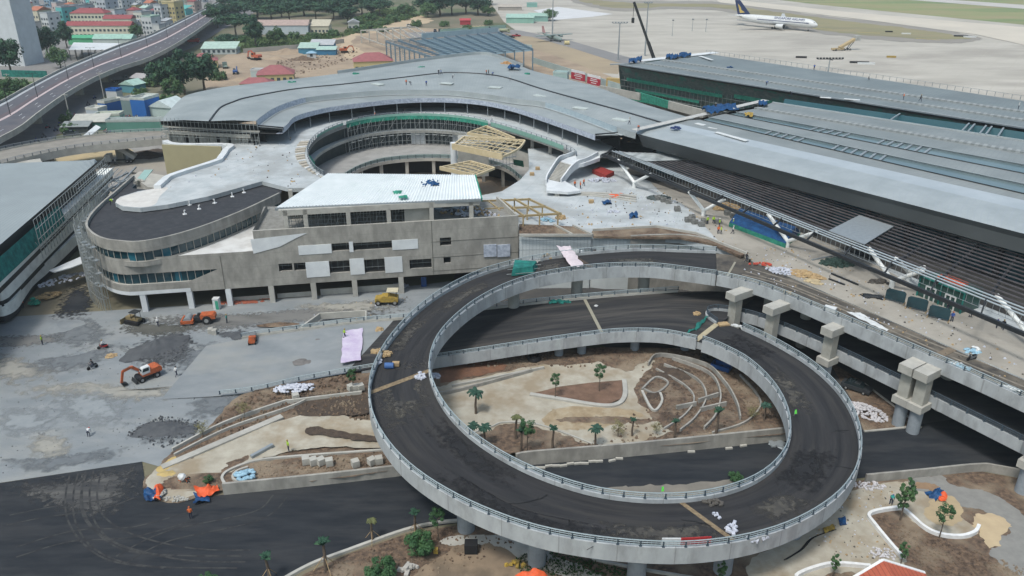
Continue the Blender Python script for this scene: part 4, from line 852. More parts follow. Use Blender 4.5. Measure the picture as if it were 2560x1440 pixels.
for px0,px1,z in ((800,1000,1.3),(575,680,.9),(690,786,1.0)):
    a,b = fx(px0,740),fx(px1,740); MB().add([FP_(a,0,2),FP_(b,0,2),FP_(b,z,2),FP_(a,z,2)],[(0,1,2,3)]).build('ground_parapet',CONL,mb_,fix=False)
# white triangular terrace on top of the low wing and dark roof volume with upper ribbon window
UP = [(700,482),(620,520),(540,553),(470,577),(400,595),(340,604),(290,601),(262,597),(238,588),(221,575),(213,560),(223,537),(250,508),(290,474),(330,439)]
U1 = curve(UP,80,14.6)
UB = [V((p.x,p.y,0)) for p in U1]
z5,z6,z7 = 10.6,12.45,14.6
MB().loft([up(UB,z6),up(UB,z7),up(offset(UB,.4),z7),up(offset(UB,.4),z7 - 1.2)]).build('roof_parapet',CONC,mb_,fix=False)
MB().loft([up(UB,z6),up(offset(UB,.5),z6)]).build('head_soffit',CONL,mb_,fix=False)
MB().loft([up(offset(UB,.5),z5),up(offset(UB,.5),z6)]).build('ribbon_window',GLASS,mb_,fix=False)
MB().loft([up(UB,9.6),up(UB,z5),up(offset(UB,.5),z5)]).build('upper_sill',CONC,mb_,fix=False)
L_ = [0]; tq = offset(UB,.42)
for a,b in zip(tq,tq[1:]): L_.append(L_[-1] + (b - a).length)
mull = MB(); s = .5; k = 0
while s < L_[52]:
    p = alongN(tq,s); mull.beam(p + V((0,0,z5)),p + V((0,0,z6)),.1,.12)
    if k in (19,23):
        q = alongN(tq,s + 1.5); MB().loft([[p + V((0,0,z5)),q + V((0,0,z5))],[p + V((0,0,z6)),q + V((0,0,z6))]]).build('bright_pane',GLASB,mb_,fix=False)
    s += 1.55; k += 1
mull.build('mullion',CONL,mb_)
BLKR = mat('black bitumen roof',(0.028,0.03,0.036),(0.04,0.042,0.048),0.6,0.9,c3=(0.07,0.07,0.075),sc3=0.8,f3=0.3)
MB().poly(up(offset(UB,.3),13.9) + [P(330,470,13.9),P(420,480,13.9),P(520,465,13.9),P(655,440,13.9),P(722,450,13.9)]).build('bitumen_roof',BLKR,mb_,fix=False)
# white terrace of low wing
wt = [FP_(S_SP,Z3),*[up([N1[i]],Z3)[0] for i in range(0,62)]]
MB().poly(wt + [V((U1[50].x,U1[50].y,Z3)),V((U1[0].x + 3,U1[0].y + 4,Z3)),FP_(S_SP + 2,Z3,14),FP_(S_SP + 2,Z3,0)]).build('white_terrace',mat('white screed terrace',(0.58,0.58,0.57),(0.50,0.49,0.48),0.4,c3=(0.36,0.35,0.33),sc3=0.2,f3=.5),mb_,fix=False)
# sloping white screen rising from the terrace to the block
a,b,c,d = F(626,598),F(768,582),F(700,616),F(634,634)
MB().add([a - fn * .1,b - fn * .1,F(738,596) - fn * .1,c - fn * .1,d - fn * .1],[(0,4,3,2,1)]).build('white_screen',WHT,mb_,fix=False)
a = FP_(S_SP,Z3); MB().add([FP_(S_SP,Z3),FP_(S_SP,ZT),FP_(S_SP + 1,ZT,16),FP_(S_SP + 1,Z3,16)],[(0,1,2,3)]).build('side_wall',CONC,mb_,fix=False)
def fpanel(x0,y0,x1,y1,m=WHT,name='white_panel',pr=.09):
    h = hole(x0,y0,x1,y1); mb = MB()
    mb.hexa([FP_(h[0],h[2],-pr),FP_(h[1],h[2],-pr),FP_(h[1],h[2],.02),FP_(h[0],h[2],.02)],[FP_(h[0],h[3],-pr),FP_(h[1],h[3],-pr),FP_(h[1],h[3],.02),FP_(h[0],h[3],.02)])
    return mb.build(name,m,mb_)
for q in ((746,612,829,635),(980,599,1045,623),(765,654,824,692),(875,646,911,686),(962,642,1006,681),(873,604,883,630)): fpanel(*q)
fpanel(1297,590,1310,620,CONL)
# storage racks fixed high on the wall : two foil wrapped panel groups
for k in range(2): fpanel(1209 + 34 * k,611,1241 + 34 * k,641,FOIL,'wrapped_panel',.25)
for z in (4.4,7.3,10.6):
    MB().beam(FP_(fx(1080,660),z,-.03),FP_(S_END,z,-.03),.03,.08).build('formwork_seam',plain('seam',(.13,.125,.11)),mb_)
for px in (1083,553): s = fx(px,660); MB().beam(FP_(s,Zc,-.02),FP_(s,ZT if px > 640 else Z3,-.02),.12,.05).build('movement_joint',plain('seam',(.13,.125,.11)),mb_)
# top floor slab with parapet
zt = ZT - 1.1
MB().add([FP_(S_SP,zt,.4),FP_(S_END,zt,.4),FP_(S_END - 1.5,zt,13),FP_(S_SP,zt,18)],[(0,1,2,3)]).build('top_floor',mat('rubble floor',(0.24,0.235,0.22),(0.17,0.165,0.15),1.2),mb_,fix=False)
MB().add([FP_(S_SP,ZT),FP_(S_END,ZT),FP_(S_END,ZT,.4),FP_(S_SP,ZT,.4),FP_(S_SP,zt,.4),FP_(S_END,zt,.4)],[(0,1,2,3),(3,2,5,4)]).build('parapet_cap',CONL,mb_,fix=False)
MB().hexa([FP_(S_END - .4,3,.4),FP_(S_END,3,.0),FP_(S_END - 2,3,13),FP_(S_END - 2.4,3,13)],[FP_(S_END - .4,ZT,.4),FP_(S_END,ZT,.0),FP_(S_END - 2,ZT,13),FP_(S_END - 2.4,ZT,13)]).build('side_wall',CONL,mb_)
# open top storey with white corrugated roof
zr = 18.4
sa,sb = fx(690,530),fx(1205,512)
for px in (712,762,870,972,1080,1180):
    s = fx(px,540); c = FP_(s,0,1.2); MB().box(c.x,c.y,zt,.8,.8,zr - zt,math.atan2(fd.y,fd.x)).build('column',CONL,mb_)
    c = FP_(s,0,14); MB().box(c.x,c.y,zt,.8,.8,zr - zt,math.atan2(fd.y,fd.x)).build('column',CONL,mb_)
MB().beam(FP_(sa + .3,zr - .5,1.2),FP_(sb - .3,zr - .5,1.2),.8,1.1).build('front_beam',CONL,mb_)
MB().add([FP_(fx(1012,540),zt,1.9),FP_(fx(1078,540),zt,1.9),FP_(fx(1078,540),zr - 1,1.9),FP_(fx(1012,540),zr - 1,1.9)],[(0,1,2,3)]).build('infill_wall',CONL,mb_,fix=False)
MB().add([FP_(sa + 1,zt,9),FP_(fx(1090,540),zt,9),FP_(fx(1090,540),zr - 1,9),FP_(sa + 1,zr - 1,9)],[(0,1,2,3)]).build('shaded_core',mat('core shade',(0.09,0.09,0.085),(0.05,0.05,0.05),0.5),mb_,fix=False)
sc_ = MB()
for k in range(60):
    s = sa + 1 + k * 0.62
    if s > fx(1010,540): break
    sc_.tube(FP_(s,zt,3 + (k % 2) * 2),FP_(s,zr - .8,3 + (k % 2) * 2),.06,n=4)
    if k % 3 == 0: sc_.tube(FP_(s,zt,3),FP_(s + 1.9,zr - .8,3),.05,n=4)
for z in (14.6,15.4,16.2,17.0): sc_.tube(FP_(sa + 1,z,3),FP_(fx(1010,540),z,3),.045,n=4)
sc_.build('scaffold',SCAF,mb_)
# corrugated roof : slightly pitched, ribs run front to back
fr = [P(688,520,zr + .2),P(1203,497,zr + .2)]; bk = [P(818,434,20.2),P(1187,438,20.2)]
n = 130; mbr = MB(); c1 = resample(fr,n); c2 = resample(bk,n)
mbr.loft([[p + V((0,0,.16 * (i % 2))) for i,p in enumerate(c1)],[p + V((0,0,.16 * (i % 2))) for i,p in enumerate(c2)]]).build('white_roof',WROOF,mb_,fix=False)
MB().beam(P(688,523,zr),P(1203,500,zr),.4,.5).build('eave_gutter',MET,mb_)
MB().beam(c2[-1] + V((.1,0,-.2)),c1[-1] + V((.1,0,-.2)),.3,.7).build('green_verge',NETG,mb_)
# seating steps / rubble on the terrace left of the open storey
mb = MB()
for k in range(6):
    a,b = P(640 + k * 8,590 - k * 9,ZLOW + .4 * k),P(700 + k * 4,582 - k * 9,ZLOW + .4 * k); mb.beam(a,b,.7,.3)
mb.build('terrace_step',CONL,mb_)
# scaffolding wrapped round the nose
hp = MB()
for h in HL:
    if h[0] < S_SP or h[1] - h[0] < 2: continue
    for k in range(int((h[1] - h[0]) / 1.1)): hp.tube(FP_(h[0] + .5 + 1.1 * k,h[2],1.4 + k % 2),FP_(h[0] + .5 + 1.1 * k,h[3],1.4 + k % 2),.05,n=4)
    hp.beam(FP_(h[0],h[2] + 1,.5),FP_(h[1],h[2] + 1,.5),.05,.05)
hp.build('prop',SCAF,mb_)
sc_ = MB(); O1 = offset(N1,-1.0); O2 = offset(N1,-2.0)
idx = [i for i in range(31,58)]
for i in idx:
    for O in (O1,O2): sc_.tube(V((O[i].x,O[i].y,0)),V((O[i].x,O[i].y,14.8)),.055,n=4)
    for z in (2.6,5.2,7.8,10.4,13):
        sc_.tube(V((O1[i].x,O1[i].y,z)),V((O2[i].x,O2[i].y,z)),.05,n=4,cap=False)
        if i < 61:
            for O in (O1,O2): sc_.tube(V((O[i].x,O[i].y,z)),V((O[i + 1].x,O[i + 1].y,z)),.05,n=4,cap=False)
            if (i + int(z)) % 4 == 0: sc_.tube(V((O2[i].x,O2[i].y,z)),V((O2[i + 1].x,O2[i + 1].y,z + 2.6)),.04,n=4,cap=False)
nsc = sc_.build('scaffold_tower',SCAF); tag(nsc,'scaffolding wrapped around the curved nose of the concrete building','scaffold')
bd = MB()
for i in idx[::2]:
    for z in (5.25,7.85,10.45,13.05):
        if (i + int(z)) % 5: bd.beam(V((O1[i].x,O1[i].y,z)).lerp(V((O2[i].x,O2[i].y,z)),.5),V((O1[i + 1].x,O1[i + 1].y,z)).lerp(V((O2[i + 1].x,O2[i + 1].y,z)),.5),.8,.05)
bd.build('deck_board',MET,nsc,off=V((0,0,0)))['kind'] = 'stuff'
# roof vents on the bitumen roof
VM = MB().tube((0,0,0),(0,0,.85),.11,n=8).tube((0,0,.85),(.25,0,.85),.1,n=8).mesh('pipe'); VB = MB().box(0,0,0,.7,.7,.12).mesh('base_pad')
VM.materials.append(WK); VB.materials.append(WK)
VL = ['nearest the left nose of the roof','second from the left in the back row','third from the left','in the middle, left of the white sheet','nearest the front parapet on the left','at the front parapet, middle','at the front parapet, right of the middle','just right of the white sheet','right of the white sheet in the back row','second from the right','by the terrace edge, above the sheet','farthest right by the corner']
for k,(px,py) in enumerate([(415,514),(449,502),(474,513),(498,523),(462,536),(537,508),(581,492),(549,486),(586,480),(610,482),(524,479),(614,462)]):
    t = thing('roof_vent','white vent pipe on the black roof, ' + VL[k],'vent',P(px,py,13.92),random.uniform(0,6),'vent pipes on the black roof')
    for nm,me in (('pipe',VM),('base_pad',VB)):
        o = bpy.data.objects.new(nm,me); col.objects.link(o); o.parent = t
# white wall beyond the block, curved concrete wall, planters
p0 = P(1298,590,11.4); wq = PL([(1298,588),(1400,586),(1478,586)],11.6)
ww = [V((p.x,p.y,0)) for p in wq]; ww2 = [V((p.x,p.y,0)) for p in PL([(1478,588),(1520,592),(1577,593)],11.3)]
wl = thing('white_retaining_wall','tall white panelled wall under the soil planters behind the ring','wall',(ww[0].x,ww[0].y,0))
MB().loft([up(ww,0),up(ww,11.7),up(offset(ww,-.4),11.7)]).loft([up(ww2,0),up(ww2,11.2),up(offset(ww2,-.4),11.2)]).build('panel',mat('white wall panel',(0.52,0.56,0.57),(0.47,0.50,0.51),0.5),wl,fix=False)
mb = MB()
r_ = resample(ww + ww2,34)
for p in r_: mb.beam(p + V((0,-.04,3)),p + V((0,-.04,11.2)),.03,.05)
for z in (6,8.5,10.5): mb.path([q + V((0,-.04,z)) for q in r_],.02,4)
mb.build('joint_line',plain('joint',(.3,.33,.34)),wl)
cw = curve([(1577,592),(1640,589),(1720,590),(1790,605),(1830,620),(1862,636),(1872,650)],40,11.6)
cwz = [V((p.x,p.y,0)) for p in cw]
tag(MB().loft([up(cwz,0),up(cwz,11.8),up(offset(cwz,-.4),11.8),up(offset(cwz,-.4),11)]).build('curved_wall',CONC),'board marked curved concrete wall behind the ring mouth','wall')
pt = thing('planter_box','concrete planters filled with brown soil along the plaza edge','planter',P(1390,575,11))
pz = 11.75
MB().prism(PL([(1298,560),(1400,564),(1432,566),(1478,586),(1298,586)],pz),11.2,pz).build('soil',SOIL,pt)
MB().prism(PL([(1480,576),(1560,568),(1640,568),(1740,585),(1790,598),(1862,634),(1852,638),(1780,607),(1700,592),(1577,591),(1484,589)],pz),11.2,pz - .1).build('soil',SOIL,pt)
mb = MB()
for a,b in (((1298,588),(1480,588)),((1432,564),(1482,588)),((1385,562),(1430,586)),((1482,575),(1640,566)),((1640,566),(1740,583)),((1740,583),(1868,634))): mb.beam(P(*a,pz + .1),P(*b,pz + .1),.3,.5)
mb.build('kerb',CONL,pt)
# ============================================================ CURVED BUILDING AROUND THE ATRIUM
cb = thing('curved_building','crescent shaped building with silver seam roof wrapped around the open round courtyard','building',P(950,300,0))
NC = 110
OU = curve([(401,303),(425,275),(447,252),(472,236),(551,219),(640,208),(739,197),(860,182),(951,168),(1050,153),(1152,140),(1205,136),(1240,142),(1290,160),(1337,178),(1420,198),(1488,216),(1560,242),(1616,262),(1735,297)],NC,20.0)
SE = curve([(524,303),(551,270),(585,255),(621,244),(739,223),(860,211),(1000,195),(1085,185),(1135,182),(1213,186),(1270,196),(1354,223),(1450,250),(1560,280),(1665,311)],NC,21.6)
RI = curve([(640,303),(652,292),(689,268),(739,250),(776,242),(860,233),(984,225),(1119,226),(1219,236),(1290,247),(1364,256),(1460,287),(1549,320),(1590,332)],NC,21.2)
RB = up(offset(RI,.05),-1.5)
FI = curve([(706,322),(719,311),(739,292),(796,275),(860,264),(984,250),(1085,246),(1186,251),(1270,266),(1354,292),(1420,315),(1488,339)],NC,19.4)
MB().loft([OU,[a.lerp(b,.5) + V((0,0,.3)) for a,b in zip(OU,SE)],SE]).build('outer_roof',ROOFM,cb,sm=False)
MB().loft([SE,[a.lerp(b,.5) + V((0,0,.25)) for a,b in zip(SE,RI)],RI]).build('inner_roof',ROOFM,cb)
MB().path(up(SE,.05),.28,5).build('roof_seam',DKMET,cb)
MB().loft([OU,up(OU,-1.0),up(offset(OU,1.5),-1.2),up(offset(OU,1.5),-12)]).build('outer_wall',CONC,cb)
MB().loft([up(OU,.0),up(OU,1.0),up(offset(OU,.25),1.0),up(offset(OU,.25),0)]).build('outer_parapet',mat('pale parapet sheet',(0.40,0.45,0.47),(0.34,0.39,0.41),0.5,0.5,0.2),cb) if 0 else None
po = OU[34:74]; MB().loft([po,up(po,1.1),up(offset(po,.3),1.1),up(offset(po,.3),0)]).build('outer_parapet',ROOFL,cb)
fo = [i for i in range(NC) if proj(RI[i]).x < 778]
MB().loft([RI,RB]).build('roof_riser',ROOFL,cb)
MB().loft([up(offset(RI[:fo[-1]],.12),.05),up(offset(RB[:fo[-1]],.12),-.6)]).build('foil_membrane',FOIL,cb)
fr_ = [i for i in range(NC) if 1364 < proj(RI[i]).x < 1550]
MB().loft([up(offset([RI[i] for i in fr_],.14),.1),up(offset([RB[i] for i in fr_],.14),-.8)]).build('foil_membrane',mat('clear blue sheet',(0.36,0.43,0.47),(0.29,0.36,0.41),0.8,0.35),cb)
LB = resample([p for p in RB if proj(p).x < 1560],NC)
lb_in = up(FI,0)
MB().loft([LB,[a.lerp(b,.5) + V((0,0,.1)) for a,b in zip(LB,lb_in)],lb_in]).build('lower_roof',ROOFM,cb)
MB().loft([up(LB,.12),up(offset(LB,.9),.12)]).build('gutter_strip',ROOFL,cb)
MB().loft([up(FI,.15),up(FI,-1.2),up(offset(FI,-2.5),-1.4)]).build('fascia',FOIL,cb)
MB().beam(P(640,316,19.6),P(708,322,19.3),.4,.9).beam(P(1488,339,19.3),P(1552,334,19.6),.4,.9).build('end_fascia',DKMET,cb)
MB().add([P(640,303,21.2),P(640,316,19.6),P(706,322,19.4),P(652,300,19.6)],[(0,1,2,3)]).build('roof_return',ROOFM,cb)
# storey under the roof : posts and dark recess
back = offset(FI,-8)
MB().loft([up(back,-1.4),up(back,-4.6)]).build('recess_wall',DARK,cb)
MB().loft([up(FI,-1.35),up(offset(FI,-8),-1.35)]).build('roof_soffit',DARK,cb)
for i in range(6,NC - 2,6):
    p = FI[i] + (back[i] - FI[i]) * .06; MB().tube(V((p.x,p.y,15)),V((p.x,p.y,18.2)),.13,n=6).build('post',MET,cb)
# left end of the crescent : concrete end wall with openings and scaffold
L0,L1 = P(404,305,19.8),P(648,318,19.6)
dl = (L1 - L0).normalized(); nl = V((dl.y,-dl.x,0)).normalized()
nl = nl if nl.y < 0 else -nl
mb = MB()
for k in range(9):
    a = L0.lerp(L1,k / 9) - nl * 1.5; b = L0.lerp(L1,k / 9 + (.065 if k % 3 else .1)) - nl * 1.5
    mb.beam(V((a.x,a.y,13.8)),V((b.x,b.y,13.8)),.4,5.6)
mb.build('end_wall',CONL,cb)
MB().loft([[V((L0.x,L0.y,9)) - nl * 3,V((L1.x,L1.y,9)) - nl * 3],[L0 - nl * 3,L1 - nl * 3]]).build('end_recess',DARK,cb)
MB().beam(L0 + V((0,0,-1.2)),L1 + V((0,0,-1.2)),.5,.35).beam(L0 + V((0,0,-2.6)),L1.lerp(L0,.1) + V((0,0,-2.6)),.6,.9).build('end_cornice',CONL,cb)
mb = MB()
for k in range(26):
    a = L0.lerp(L1,k / 25) + nl * .8; mb.tube(V((a.x,a.y,15 if k > 8 else 10)),V((a.x,a.y,21.2)),.06,n=4)
    if k % 4 == 0: b = L0.lerp(L1,min(1,(k + 2) / 25)) + nl * .8; mb.tube(V((a.x,a.y,15)),V((b.x,b.y,18)),.05,n=4)
for z in (16.3,18.2,20.3): mb.beam(V((L0.x,L0.y,z)) + nl * .8,V((L1.x,L1.y,z)) + nl * .8,.12,.1)
mb.build('end_scaffold',SCAF,cb)
# --- upper terrace deck z=15 and the round courtyard
UZ = 15.0
RIMP = [(812,440),(790,425),(776,405),(770,385),(776,363),(798,341),(835,322),(880,307),(930,297),(1010,290),(1100,291),(1180,300),(1250,317),(1330,342),(1390,363),(1425,378),(1440,390)]
RIM = curve(RIMP,110,UZ)
UD = PL([(575,364),(640,340),(700,318),(780,262),(900,240),(1100,230),(1270,250),(1400,290),(1520,330),(1545,352),(1520,378),(1490,392),(1442,398)],UZ) + list(reversed(RIM)) + PL([(835,452),(800,470),(722,470),(655,453),(520,491),(420,511),(350,520),(305,516),(288,506),(300,492),(345,478),(395,470),(440,440),(545,408),(562,390)],UZ)
struct('upper_terrace',MB().slab(UD,.9),PAVE,'pale screed terrace ringing the round courtyard','terrace')
struct('terrace_screed',MB().poly(smooth(PL([(290,505),(300,494),(345,480),(395,470),(420,470),(400,490),(386,512),(350,518),(305,514)],UZ + .02),4,True)),mat('white screed',(0.58,0.56,0.53),(0.5,0.48,0.46),0.4,c3=(0.42,0.39,0.36),sc3=.3),'whiter rounded end of the terrace screed','terrace',fix=False)
CY = thing('courtyard_galleries','tiered round galleries of the sunken courtyard with scaffolds and green nets','building',P(1000,400,0))
MB().loft([up(RIM,.05),up(RIM,-1.0),up(offset(RIM,-1.8),-1.0)]).build('rim_slab',CONL,CY)
wA = [p for p in offset(RIM,-1.8)]
kr = near(1262,320,RIM)
GAL = mat('gallery glazing',(0.035,0.048,0.05),(0.018,0.03,0.034),0.4,0.4)
MB().loft([up(wA[:kr],-1),up(wA[:kr],-4.6)]).build('gallery_wall',GAL,CY)
MB().loft([up(RIM[:kr],-4.4),up(RIM[:kr],-5.2),up(wA[:kr],-5.2)]).build('middle_slab',CONL,CY)
MB().loft([up(RIM[:kr],-4.4),up(wA[:kr],-4.4)]).build('middle_floor',PAVE,CY)
MB().loft([up(offset(RIM,-2),-5.2),up(offset(RIM,-2),-9.2)]).build('lower_gallery_wall',GAL,CY)
MB().loft([up(offset(RIM[kr:],.1),-5.0),up(offset(RIM[kr:],.1),-9.2)]).build('right_gallery_wall',CONL,CY)
C1 = curve([(800,520),(830,465),(868,440),(905,420),(960,404),(1040,396),(1120,396),(1200,404),(1270,425),(1320,470)],110,6.0)
MB().loft([up(offset(RIM,-2),-9),C1]).build('lower_floor',mat('dusty gallery floor',(0.32,0.31,0.30),(0.25,0.245,0.235),0.3),CY)
MB().loft([up(C1,.02),up(C1,-.9),up(offset(C1,-5),-.9)]).build('lower_slab',CONL,CY)
MB().loft([up(offset(C1,-6),-.9),up(offset(C1,-6),-6.2)]).build('basement_wall',DARK,CY)
MB().poly([V((p.x,p.y,.02)) for p in offset(RIM,-3)] + [V((p.x,p.y,.02)) for p in PL([(1300,600),(800,600)],0)]).build('courtyard_floor',mat('courtyard earth',(0.10,0.10,0.10),(0.06,0.06,0.06),0.4),CY,fix=False)
for k in range(22,90,8):
    p = C1[k] + (C1[k] - V((C1[55].x,C1[55].y - 25,6))).normalized() * 0.9
    MB().box(p.x,p.y,0,.9,.9,5.15,0).build('column',CONL,CY)
railing(CY,offset(C1,-.15),0,h=1.1,name='lower_railing',rm=mat('green glass rail',(0.22,0.32,0.31),(0.18,0.27,0.26),.6,.3),maxp=60,nr=2)
MB().loft([up(offset(C1,-.2),.1),up(offset(C1,-.2),.95)]).build('lower_balustrade',mat('frosted balustrade',(0.27,0.33,0.33),(0.21,0.27,0.27),1.0,0.4),CY)
railing(CY,offset(RIM,-.15),0,h=1.15,name='upper_railing',rm=MET,mesh_panel=False,maxp=90)
k0,k1 = near(862,312,RIM),near(1225,312,RIM)
MB().loft([up(offset(RIM[k0:k1],.12),.1),up(offset(RIM[k0:k1],.2),-1.0)]).build('green_net',NETG,CY); MB().loft([up(offset(RIM[k0:k1],.1),.8),up(offset(RIM[k0:k1],.12),.1)]).build('pale_net',mat('pale green net',(0.17,0.33,0.27),(0.22,0.38,0.33),1.0,0.8),CY)
NETL = mat('pale green net',(0.17,0.33,0.27),(0.22,0.38,0.33),1.0,0.8)
MB().loft([up(offset(RIM[k1:-6],.1),.7),up(offset(RIM[k1:-6],.1),-.5)]).build('pale_net',NETL,CY)
kk = near(792,350,RIM); MB().loft([up(offset(RIM[kk:k0],.1),.75),up(offset(RIM[kk:k0],.1),.1)]).build('pale_net',NETL,CY)
k2,k3 = near(795,428,RIM),near(773,370,RIM)
MB().loft([up(offset(RIM[0:k3 - 1],.2),-.9),up(offset(RIM[0:k3 - 1],1.4),-3.0)]).build('hanging_net',NETG,CY)
sc_ = MB(); SI = offset(RIM,.5)
for i in range(k0,k1 + 6,1):
    for O in (SI,offset(RIM,-.8)): sc_.tube(V((O[i].x,O[i].y,6)),V((O[i].x,O[i].y,14.3)),.06,n=4,cap=False)
    for z in (7.6,9.4,11.2,13):
        sc_.tube(V((SI[i].x,SI[i].y,z)),V((SI[i + 1].x,SI[i + 1].y,z)),.055,n=4,cap=False)
        if (i + int(z)) % 3 == 0: sc_.tube(V((SI[i].x,SI[i].y,z)),V((SI[i + 1].x,SI[i + 1].y,z + 1.8)),.045,n=4,cap=False)
    if i % 2 == 0: sc_.beam(V((SI[i].x,SI[i].y,9.4)),V((SI[i + 1].x,SI[i + 1].y,9.4)),.8,.06)
sc_.build('scaffold',SCAF,CY)
for px in (1315,1355,1395,1428): 
    i = near(px,{1315: 340,1355: 352,1395: 365,1428: 380}[px],RIM); p = offset(RIM,-2.2)[i]; MB().box(p.x,p.y,DZ,.9,.9,3.2,0).build('column',CONL,CY)
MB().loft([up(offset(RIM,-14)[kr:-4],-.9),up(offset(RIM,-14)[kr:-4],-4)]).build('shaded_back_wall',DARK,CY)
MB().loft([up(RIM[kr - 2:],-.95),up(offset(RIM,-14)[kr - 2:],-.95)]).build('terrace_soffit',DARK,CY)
for px in (1028,1120): 
    i = near(px,291,RIM); a = wA[i]; b = wA[i + 3]; off = V((0,-.3,0)); MB().loft([[V((a.x,a.y,6)) + off,V((b.x,b.y,6)) + off],[V((a.x,a.y,9.6)) + off,V((b.x,b.y,9.6)) + off]]).build('white_panel',WHT,CY)
# seating steps on the left of the rim
a0 = curve([(738,378),(742,400),(760,418),(790,434)],30,UZ + .1); st = thing('seating_steps','tan curved seating steps on the terrace left of the courtyard rim','steps',tuple(a0[0]))
AP = [(752,352),(742,365),(738,380),(741,395),(750,410),(765,422),(785,434),(805,444)]; BP = [(786,350),(778,361),(772,375),(771,388),(774,400),(780,412),(790,425),(812,440)]
TAN_ = mat('step tan',(0.42,0.38,0.32),(0.34,0.31,0.265),0.5)
MB().loft([curve(AP,20,UZ + .12),offset(curve(BP,20,UZ + .12),.9)]).build('step_base',TAN_,st)
qa,qb = curve(AP,17,UZ + .2),offset(curve(BP,17,UZ + .2),.9)
for k in range(17): MB().beam(qa[k],qb[k],.55,.3).build('step',TAN_ if k % 3 else WHT,st)
# lift core and golden roof frames
core = thing('lift_core','grey concrete lift core under the golden roof frames in the courtyard','tower',P(1185,420,6))
MB().prism(PL([(1147,445),(1222,440),(1222,415),(1147,420)],6),6,15.2).build('shaft_wall',CONL,core)
MB().tube(P(1137,455,6),P(1137,455,6) + V((0,0,10.5)),.9,n=16).build('white_column',WHT,core)
mb = MB()
for k in range(9):
    a = P(1226 + 8 * k,425 - k,9); mb.tube(a,a + V((0,0,5.5)),.07,n=4)
for z in (10,11.8,13.6): mb.beam(P(1226,425,9) + V((0,0,z - 9)),P(1290,417,9) + V((0,0,z - 9)),.5,.08)
mb.build('scaffold',SCAF,core)
tag(MB().loft([[P(1283,398,12),P(1308,402,12)],[P(1284,412,9),P(1310,418,9)]]).build('green_net',NETG),'green net screen hanging right of the golden frames','netting')
def gframe(A,B,C,D,z,label,nu,nv,deep=1.1,bow=0.0):
    'A,B left front/back; D,C right front/back (pixels at height z)'
    A,B,C,D = [P(*q,z) for q in (A,B,C,D)]
    t = thing('roof_frame',label,'roof frame',tuple(A),group='golden roof frames over the courtyard')
    MB().beam(A,D,.35,deep).build('main_beam',GOLD,t)
    mb = MB(); mb.beam(A,B,.4,.6)
    e = [D.lerp(C,k / 6) + (D - A).normalized() * bow * math.sin(math.pi * k / 6) for k in range(7)]
    for p,q in zip(e,e[1:]): mb.beam(p,q,.4,.5)
    mb.beam(B,C,.4,.6); mb.build('edge_beam',GOLD,t)
    mb = MB()
    for k in range(1,nv):
        a = A.lerp(B,k / nv); b = D.lerp(C,k / nv) + (D - A).normalized() * bow * math.sin(math.pi * k / nv); m_ = a.lerp(b,.5) + V((0,0,.3)); mb.beam(a,m_,.17,.22).beam(m_,b,.17,.22)
    mb.build('rib',GOLD,t); mb = MB()
    for k in range(1,nu): mb.beam(A.lerp(D,k / nu),B.lerp(C,k / nu),.16,.2)
    mb.beam(A.lerp(D,.75),C,.22,.3); mb.build('cross_bar',GOLD,t)
    return t
gframe((1131,366),(1160,343),(1312,352),(1256,392),17.6,'largest tan golden roof frame, in the middle over the lift core',10,5,1.5,1.2)
gframe((1169,334),(1216,316),(1287,346),(1262,349),17.2,'upper tan golden roof frame, farthest back',7,3,.8)
gframe((1100,420),(1176,404),(1236,421),(1188,440),15.6,'lower tan golden roof frame, just behind the white roof',7,4,.9)
MB()
pg = thing('pergola','open tan golden steel pergola grid on the plaza beside the concrete building','pergola',P(1318,560,11))
GZ2 = 13.9
GB = mat('brown tan steel',(0.36,0.28,0.15),(0.29,0.22,0.12),0.8,0.6)
for a,b in (((1200,503),(1327,498)),((1189,524),(1365,516)),((1285,541),(1404,534)),((1251,498),(1312,542)),((1286,497),(1354,537)),((1321,497),(1402,535)),((1222,504),(1250,526)),((1189,512),(1216,530))):
    MB().beam(P(*a,GZ2),P(*b,GZ2),.3,.42).build('beam',GB,pg)
for q in ((1252,500),(1286,498),(1321,497),(1280,519),(1318,518),(1356,516),(1308,540),(1349,537),(1395,534)):
    p = P(*q,GZ2); MB().beam(V((p.x,p.y,11)),p,.3,.3).build('post',GB,pg)
# white stair bridge
ws = thing('white_stair','sculptural white stair bending down from the terrace to the plaza','stairs',P(1390,460,11))
S0,S1,E0,E1 = P(1402,402,14.9),P(1432,410,14.9),P(1372,447,12.6),P(1396,455,12.6)
mb = MB(); n = 15
for k in range(n):
    t = k / n; t2 = (k + .62) / n; a,b = S0.lerp(E0,t),S1.lerp(E1,t); c,d = S0.lerp(E0,t2),S1.lerp(E1,t2); z = S0.z + (E0.z - S0.z) * k / n
    mb.hexa([V((p.x,p.y,z - .3)) for p in (a,b,d,c)],[V((p.x,p.y,z)) for p in (a,b,d,c)])
mb.build('tread',CONL,ws)
MB().hexa([p + V((0,0,-.9)) for p in (S0,S1,E1,E0)],[p + V((0,0,-.28)) for p in (S0,S1,E1,E0)]).build('flight_slab',DKMET if 0 else MET,ws)
def ribbon(pts,z,h,nm,lo_=.6,th=.35):
    q = smooth(PL(pts,z),6); MB().loft([up(q,-lo_),up(q,h),up(offset(q,th),h),up(offset(q,th),-lo_)],caps=True).build(nm,WHT,ws)
ribbon([(1440,385,15),(1420,393,15),(1400,400,14.9),(1385,420,14),(1370,445,12.7),(1367,458,12.5)],15,.9,'left_cheek')
ribbon([(1496,388,15),(1470,402,15),(1445,411,14.9),(1428,425,14.2),(1412,446,12.8),(1404,457,12.5)],15,.9,'right_cheek',1.0)
